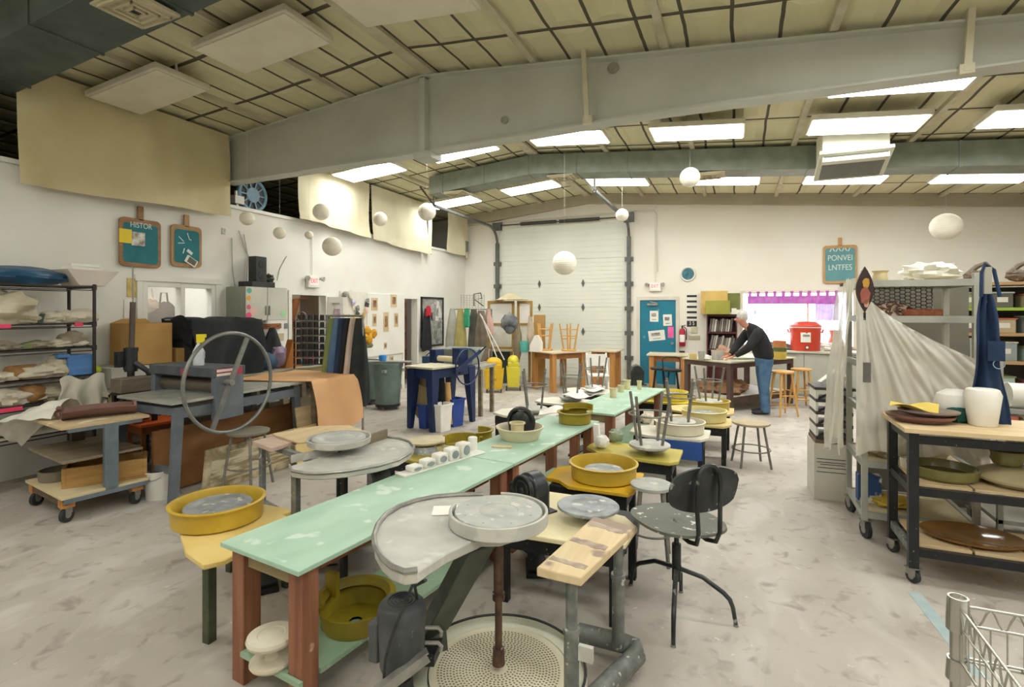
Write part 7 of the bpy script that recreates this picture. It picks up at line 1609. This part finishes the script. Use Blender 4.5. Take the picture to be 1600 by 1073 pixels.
tag(MB().lathe([(0,0),(.05,0),(.055,.02),(.045,.07),(.06,.085),(.05,.085),(.04,.03),(0,.01)], n=28).build('vase', pm('vase_buff','CDBF98','BFB08A',scale=5), None, loc=onr(.18,.3,1.984)), 'small waisted buff vase on top of the rack cart', 'vase')
mb = MB(); mb.ell((0,0,.06),.18,.14,.08,28,16,lump=.45,seed=6,freq=3); mb.v = [Vector((v.x,v.y,max(v.z,0))) for v in mb.v]; tag(mb.build('plastic_bag', pm('white_bag','E8E6DA','DCDACC',scale=4,rough=.4,bump=.3), None, loc=onr(.50,.28,1.984)), 'white crumpled plastic bag on top of the rack cart', 'bag')
# plastic mesh crate and bricks on the upper shelf
t = thing('mesh_crate', 'hexagonal wire mesh panel behind the top shelf of the rack cart', 'mesh', onr(.12,.56,1.712))
mb = MB(); r_ = .026
for j in range(7):
    for i in range(13):
        cx_, cz_ = .02+i*.036, .02+j*.031+(.0155 if i%2 else 0); pts = [(cx_+.022*math.cos(a), 0, cz_+.019*math.sin(a)) for a in [PI/3*k for k in range(6)]]
        for k in range(6): mb.bar(pts[k], pts[(k+1)%6], .004, .004)
mb.build('wire_mesh', BLACK, t); MB().box(-.01,.0,-.01,.0,.02,.24).box(.47,0,-.01,.48,.02,.24).box(-.01,0,.225,.48,.02,.24).build('frame', AL, t)
tag(MB().box(-.13,-.05,0,.13,.05,.06).build('brick', pm('brick_net','8E5238','A4684C',scale=30,rough=.8,bump=.5), None, bev=.01, loc=onr(.42,.2,1.702)), 'netted reddish brick-like bundle on the upper rack shelf', 'bundle')
mb = MB(); mb.ell((0,0,.05),.12,.08,.06,22,14,lump=.6,seed=7,freq=6); mb.v = [Vector((v.x,v.y,max(v.z,0))) for v in mb.v]; tag(mb.build('bead_bundle', pm('bead_bundle','6E4A40','C9B8A8',scale=40,rough=.6,contrast=(.5,.55)), None, loc=onr(.22,.2,1.702)), 'speckled dark bundle left of the netted bundle', 'bundle')
for k, (x, y, z, rx, ry, rz_, m_, lab) in enumerate(((.2,.3,.591,.16,.16,.09,CLB,'wrapped clay piece low in the rack cart'),(.48,.3,.591,.14,.14,.12,CLAY,'tan wrapped lump low right in the rack cart'),(.25,.28,.2,.14,.12,.04,pm('yellow_lump','D8B848','C8A83C',scale=5),'yellow flat lump on the lowest deck of the rack cart'))):
    mb = MB(); mb.ell((0,0,rz_*.8),rx,ry,rz_,22,14,lump=.4,seed=k); mb.v = [Vector((v.x,v.y,max(v.z,0))) for v in mb.v]; tag(mb.build('wrapped_clay', m_, None, loc=onr(x,y,z+.001)), lab, 'clay work')
tag(MB().box(-.08,-.05,0,.08,.05,.22).build('blue_carton', pm('carton_blue','2C4C7C','E0E0DC',scale=3,contrast=(.5,.53)), None, loc=onr(.10,.3,.201)), 'blue and white carton on the lowest deck of the rack cart', 'carton')
# clear plastic sheets
PLS = pm('clear_sheet', 'F6F3E8', 'EFEADB', scale=7, rough=.22, alpha=.42, bump=.35, detail=3)
def pl1(u, v):
    # front: gathered at the top-left post, sweeping down to the right post, folds fan out from the knot
    ztop = 2.0-.62*min(1, u*1.04+.002)**.6; zbot = .64+.22*u*(1-u)+.03*math.sin(u*11)
    x = -.05+.80*u; z = ztop+(zbot-ztop)*v
    dx, dz = x+.03, 2.02-z; r = math.hypot(dx, dz); a = math.atan2(dx, dz)
    f = min(1, r*1.6)*(.020*math.sin(a*31+.6*math.sin(r*5))+.012*math.sin(a*67+2))+.035*noise.noise(Vector((x*5, z*4, 2)))*min(1, r)
    g = .03*math.sin(PI*u)*math.sin(PI*v)
    return (x, -.055-abs(f)*1.0-g*.5, z)
def pl2(u, v):
    ztop = 2.0-.05*u; zbot = .62+.10*math.sin(u*5)
    a = u*PI*5
    return (-.05-.13*v*(1-v*.35)-(.012+.02*v)*math.sin(a+v*2)-.03*noise.noise(Vector((u*3,v*4,5)))-.012*math.sin(a*2.7+v*5)*v, -.05+.75*u, ztop+(zbot-ztop)*v)
t = thing('plastic_cover', 'wrinkled clear plastic cover draped over the tall rack cart', 'plastic sheet', (RX, RY, 0))
MB().sheet(pl1, 90, 56, .002).build('front_sheet', PLS, t, ang=80); MB().sheet(pl2, 60, 40, .002).build('side_sheet', PLS, t, ang=80)
MB().sheet(lambda u, v: (-.1-.12*v+.0*u, -.08+.10*u, 1.98-1.3*v+.02*math.sin(u*9)), 14, 20, .002).build('edge_sheet', PLS, t, ang=80)
for px, py, w_, h_ in ((1351, 580, .045, .13),):
    q = atd(px, py, 3.75); MB().box(-.022,-.02,0,.022,.0,.14).build('tape_patch', pm('patch_dark','5A5852','6A6862',rough=.5), t, loc=(q.x-RX, q.y-RY-.06, q.z-.07))
# decorated oval plaque
q = atd(1351, 452, 3.78); t = thing('oval_plaque', 'dark oval painted plaque with yellow and pink figure on the rack post', 'plaque', (q.x, q.y, q.z), TH-.2)
ov = [(.058*math.sin(PI*k/16)*1.0, -.165+.33*k/16) for k in range(17)]+[(-.058*math.sin(PI*k/16), -.165+.33*k/16) for k in range(15,0,-1)]
MB().prism(ov, -.006, .006, 'XZ').build('oval', pm('plaque_brown','2E1E1A','3C2822',scale=5,rough=.4), t)
def patch(nm, cx, cz, sx, sz, m, sd): 
    MB().prism([(cx+sx*math.cos(a)*(1+.3*noise.noise(Vector((math.cos(a)*2,math.sin(a)*2,sd)))), cz+sz*math.sin(a)*(1+.3*noise.noise(Vector((math.sin(a)*2,math.cos(a)*2,sd))))) for a in [2*PI*k/20 for k in range(20)]], -.009, -.0055, 'XZ').build(nm, m, t)
patch('yellow_patch', .006, .045, .022, .036, pm('plq_yellow','C89838','A87828',scale=5), 1); patch('pink_patch', .0, -.045, .032, .062, pm('plq_pink','A8604E','8C4A3C',scale=9), 2); patch('pale_patch', .008, -.10, .016, .03, pm('plq_pale','C89A80','B08468',scale=9), 3)
MB().cyl((0,.0,-.165),(0,.0,-.22),.008).build('pin', BLACK, t)
# blue denim apron hanging on the right post
a0 = atd(1543, 430, 3.52)
AP = pm('denim_navy','1A2E4C','22395A',scale=6,rough=.9)
def apf(u, v):
    w = .04+.035*min(1, v*2.2)+.05*v+.012*math.sin(v*9)
    return (a0.x-.02+(-.5+u)*w*1.7+.02*v, a0.y-.04-.03*math.sin(u*9+v*4)*min(1, v*3)-.02*math.cos(u*16), 1.86-.88*v)
t = thing('apron', 'navy denim apron hanging on the right post of the rack cart', 'apron', (0,0,0)); MB().sheet(apf, 26, 30, .008).build('cloth', AP, t, ang=80)
MB().tube([(a0.x-.05,a0.y-.05,1.84),(a0.x-.045,a0.y-.04,2.0),(a0.x-.02,a0.y-.02,2.06),(a0.x+.03,a0.y-.01,2.02),(a0.x+.05,a0.y-.04,1.84)], .011).build('neck_strap', AP, t)
MB().ring((a0.x+.03,a0.y-.085,1.40),.03,.003,20,'Y').build('stitched_ring', pm('thread','8AA0B8',rough=.8), t)
MB().box(a0.x-.03,a0.y-.09,1.42,a0.x+.06,a0.y-.08,1.55).build('pocket', AP, t)
q = atd(1544, 440, 3.5); tag(MB().box(-.02,-.012,0,.02,.012,.24).build('grey_brush', pm('brush_grey','B0AC9E','A09C8E',scale=4), None, loc=(q.x, q.y+.01, 1.80)), 'grey strip hanging over the top of the apron', 'strip')
# second metal rack edge, right
q = atd(1559, 600, 3.9); t = thing('metal_trolley', 'grey metal trolley post with towels at the right edge', 'trolley', (q.x, q.y, 0))
for x in (0, .9):
    for y in (0, .5): MB().box(x,y,.12,x+.035,y+.035,1.52).build('post', AL, t, bev=.003); caster(t, x+.018, y+.018, .05, .12)
for z in (.2,.7,1.02): MB().box(.0,.0,z-.03,.93,.53,z).build('deck', AL, t)
tag(MB().cyl((0,0,0),(.5,0,0),.09,.09,24).build('paper_roll', PLASTER, None, loc=(q.x+.10, q.y+.12, 1.115)), 'white paper towel roll lying on the metal trolley', 'paper roll')
for k in range(4): tag(MB().tube([(0,-.14+.02*k,.03),(.1,.0,.06),(.3,.1,.05)], .022).build('towel', pm('towel_grey','6E6A62','7E7A70',scale=5,rough=.9), None, loc=(q.x+.06+.06*k, q.y+.20, .703+.0*k)), 'rolled grey towel on the middle deck of the metal trolley', 'towel', 'rolled grey towels')
# wooden storage shelf behind, right
q = atd(1548, 500, 6.2); SX, SY = q.x-.35, q.y
t = thing('storage_shelf', 'wooden storage shelf of bins and tools behind the apron', 'shelf', (SX, SY, 0))
SWm = pm('shelf_honey','B89468','A88458',scale=3,rough=.6)
for z, m_ in ((.3,SWm),(.75,SWm),(1.12,SWm),(1.45,SWm),(1.75,pm('shelf_lime','9CB848','8CA83C',rough=.5)),(2.05,SWm)): MB().box(0,0,z,2.0,.5,z+.035).build('shelf_board', m_, t)
for x in (0, 1.0, 1.96): MB().box(x,.02,0,x+.045,.48,2.04).build('upright', SWm if x == 0 else GREYPIPE, t)
MB().box(0,.49,0,2.0,.5,2.04).build('back_panel', pm('shelf_back','6A6254','5A5346',scale=3), t)
bc = ['B4C8C0','C86A50','D8D4C0','8C9868','6A6460','C0B090','9AA8A8']
k = 0
for z in (.335,.785,1.155,1.485,1.785):
    for x in (.08,.38,.68,1.08,1.38,1.68):
        w_ = rnd(.17,.25); h_ = rnd(.13,.22)
        b_ = thing('storage_bin', 'lidded storage bin of the %s row on the wooden storage shelf' % {.335:'lowest',.785:'second',1.155:'third',1.485:'fourth',1.785:'top'}[z], 'bin', (SX+x+w_/2, SY+.18, z+.001), 0, 'bins on the storage shelf')
        MB().cbox(0,0,h_/2,w_,.24,h_).build('body', pm('bin_'+bc[k%7], bc[k%7], rough=.6), b_, bev=.006); MB().cbox(0,0,h_+.008,w_+.015,.26,.016).build('lid', pm('bin_'+bc[(k+3)%7], bc[(k+3)%7], rough=.6), b_); MB().cbox(0,-.122,h_*.55,w_*.5,.004,.06).build('label', PAPER, b_); k += 1
for k, (px, lab) in enumerate(((1556,'dark clay bird-like sculpture on top of the storage shelf'),(1578,'twisted dark clay branch piece on top of the storage shelf'))):
    x = SX+.30+.4*k; mb = MB(); mb.ell((0,0,.08),.12,.08,.07,lump=.4,seed=k); mb.tube([(-.1,0,.1),(0,0,.2),(.08,0,.24),(.16,0,.14)], .03); tag(mb.build('clay_sculpture', pm('dark_clay','5E5244','6E6252',scale=6,rough=.8), None, loc=(x, SY+.25, 2.086)), lab, 'sculpture')
# clothes / plastic hanging behind the rack cart
q = atd(1500, 520, 4.9); garment('hanging_cloth', 'beige cloth hanging beyond the upper shelves of the rack cart', q.x, q.y+.65, 1.98, 1.0, .2, .3, pm('beige_cloth','B0A488','A0947A',scale=4,rough=.9), 0, .12)
tag(MB().box(-.42,-.02,0,.42,.02,2.0).build('grey_cabinet', pm('cabinet_taupe','7C766A','6C675C',scale=2,rough=.7), None, loc=(1.48, 5.9, 0)), 'tall taupe board standing behind the rack cart', 'board')
# stack of kiln posts crate + carton
q = at(1297, 778, 0); SXX, SYY = q.x, q.y+.1
t = thing('cardboard_box', 'printed white carton on the floor below the rack of grey shelves', 'box', (SXX, SYY, 0), .05)
WC = pm('carton_white','D6D2C4','C8C4B6',scale=3,rough=.8)
MB().cbox(0,0,.26,.30,.36,.52).build('body', WC, t, bev=.004)
for z, w_ in ((.38,.26),(.35,.26),(.33,.2),(.3,.24),(.26,.26)): MB().cbox(-.0,-.181,z,w_,.002,.006).build('printed_line', BLACKP, t)
MB().cbox(0,.0,.535,.28,.34,.03).build('open_top', pm('carton_inside','6A5A44','7A6A52',scale=4), t)
KS = thing('tray_stack', 'stack of dark zigzag-sided trays standing on the white carton', 'tray stack', (SXX+.02, SYY+.02, .552), .05)
for k in range(4):
    z = .115*k; MB().box(-.15,-.17,z,.15,.17,z+.03).build('tray', pm('tray_dark','3E3A36','4C4842',scale=9,rough=.6), KS)
    for x in (-.13,.13): MB().bar((x,-.165,z+.03),(x*-.0,-.165,z+.115),.018,.018).bar((0,-.165,z+.115),(x,-.165,z+.03),.018,.018).build('zigzag', MATS['tray_dark'], KS)
    for x in (-.14,.14): MB().box(x-.01,-.16,z+.03,x+.01,.16,z+.115).build('side_post', WHITE, KS)
MB().box(-.16,-.18,.46,.17,.18,.485).build('top_tray', MATS['tray_dark'], KS)
mb = MB(); mb.bar((-.1,0,.02),(.12,.0,.2),.09,.03); mb.bar((0,-.05,.02),(.14,.02,.09),.06,.03); tag(mb.build('white_offcut', WHITE, None, loc=(SXX+.03, SYY+.02, 1.04), rz=.2), 'white angular offcuts lying on the tray stack', 'offcut')
q = at(1276, 640, 0); tag(MB().box(-.02,-.15,0,.02,.15,.2).build('dark_slab', BLACKP, None, loc=(q.x, q.y+.1, 0)), 'small black slab on the floor beyond the tray stack', 'panel')
# chrome wire shelf, bottom right
C0 = ray(1497); tc = 1.28; cx0, cy0 = C0[0]*tc, C0[1]*tc; ztp = EYE+tc*(HOR-932)/FPX
WSF = thing('wire_shelf', 'chrome wire basket shelf cut off by the bottom right corner', 'wire shelf', (cx0, cy0, 0), 0)
CH = pm('chrome','A8A69E','BDBBB2',scale=4,rough=.25,metal=.8)
LX, LY = .9, .62
for x, y in ((0,0),(LX,0),(0,-LY),(LX,-LY)):
    mb = MB(); mb.cyl((x,y,0),(x,y,ztp-.01),.0165,.0165,20); mb.lathe([(.0,ztp-.012),(.012,ztp-.012),(.0165,ztp-.0),(.021,ztp-.0),(.022,ztp-.008),(.024,ztp-.055),(.024,ztp-.08),(.0,ztp-.08)], (x,y,0), 24); mb.lathe([(.018,ztp-.2),(.025,ztp-.2),(.022,ztp-.15),(.018,ztp-.15)], (x,y,0), 24); mb.build('post', CH, WSF)
for za, zb2 in ((ztp-.02, ztp-.065),):
    for (xa, ya, xb, yb) in ((0,0,LX,0),(0,0,0,-LY),(LX,0,LX,-LY)):
        A, Bv = Vector((xa,ya,0)), Vector((xb,yb,0)); n_ = int((Bv-A).length/.03)
        mb = MB(); mb.cyl(A+Vector((0,0,za)), Bv+Vector((0,0,za)), .0035); mb.cyl(A+Vector((0,0,zb2)), Bv+Vector((0,0,zb2)), .0035); mb.cyl(A+Vector((0,0,ztp-.145)), Bv+Vector((0,0,ztp-.145)), .0035)
        mb.tube([A.lerp(Bv, i/(n_*4))+Vector((0,0,(za+zb2)/2+(za-zb2)/2*math.sin(i*PI/3.2))) for i in range(n_*4+1)], .0022, 6)
        for i in range(1, n_): p = A.lerp(Bv, i/n_); mb.cyl(p+Vector((0,0,zb2)), p+Vector((0,0,ztp-.145)), .0018, n=6)
        mb.build('wire_side', CH, WSF)
mb = MB()
for i in range(31): x = .03*i; mb.cyl((x,0,ztp-.15),(x,-LY,ztp-.15),.0022,n=6)
for i in range(5): y = -LY*i/4; mb.cyl((0,y,ztp-.153),(LX,y,ztp-.153),.003,n=6)
mb.build('wire_deck', CH, WSF)
tag(MB().box(0,0,0,.62,.40,.022).build('white_towel', pm('towel_white','E6E4DE','DAD8D0',scale=6,stretch=(1,8,1),rough=.9,bump=.3), None, bev=.008, loc=(cx0+.10, cy0-.46, ztp-.146)), 'white folded sheet lying in the chrome wire basket', 'sheet')
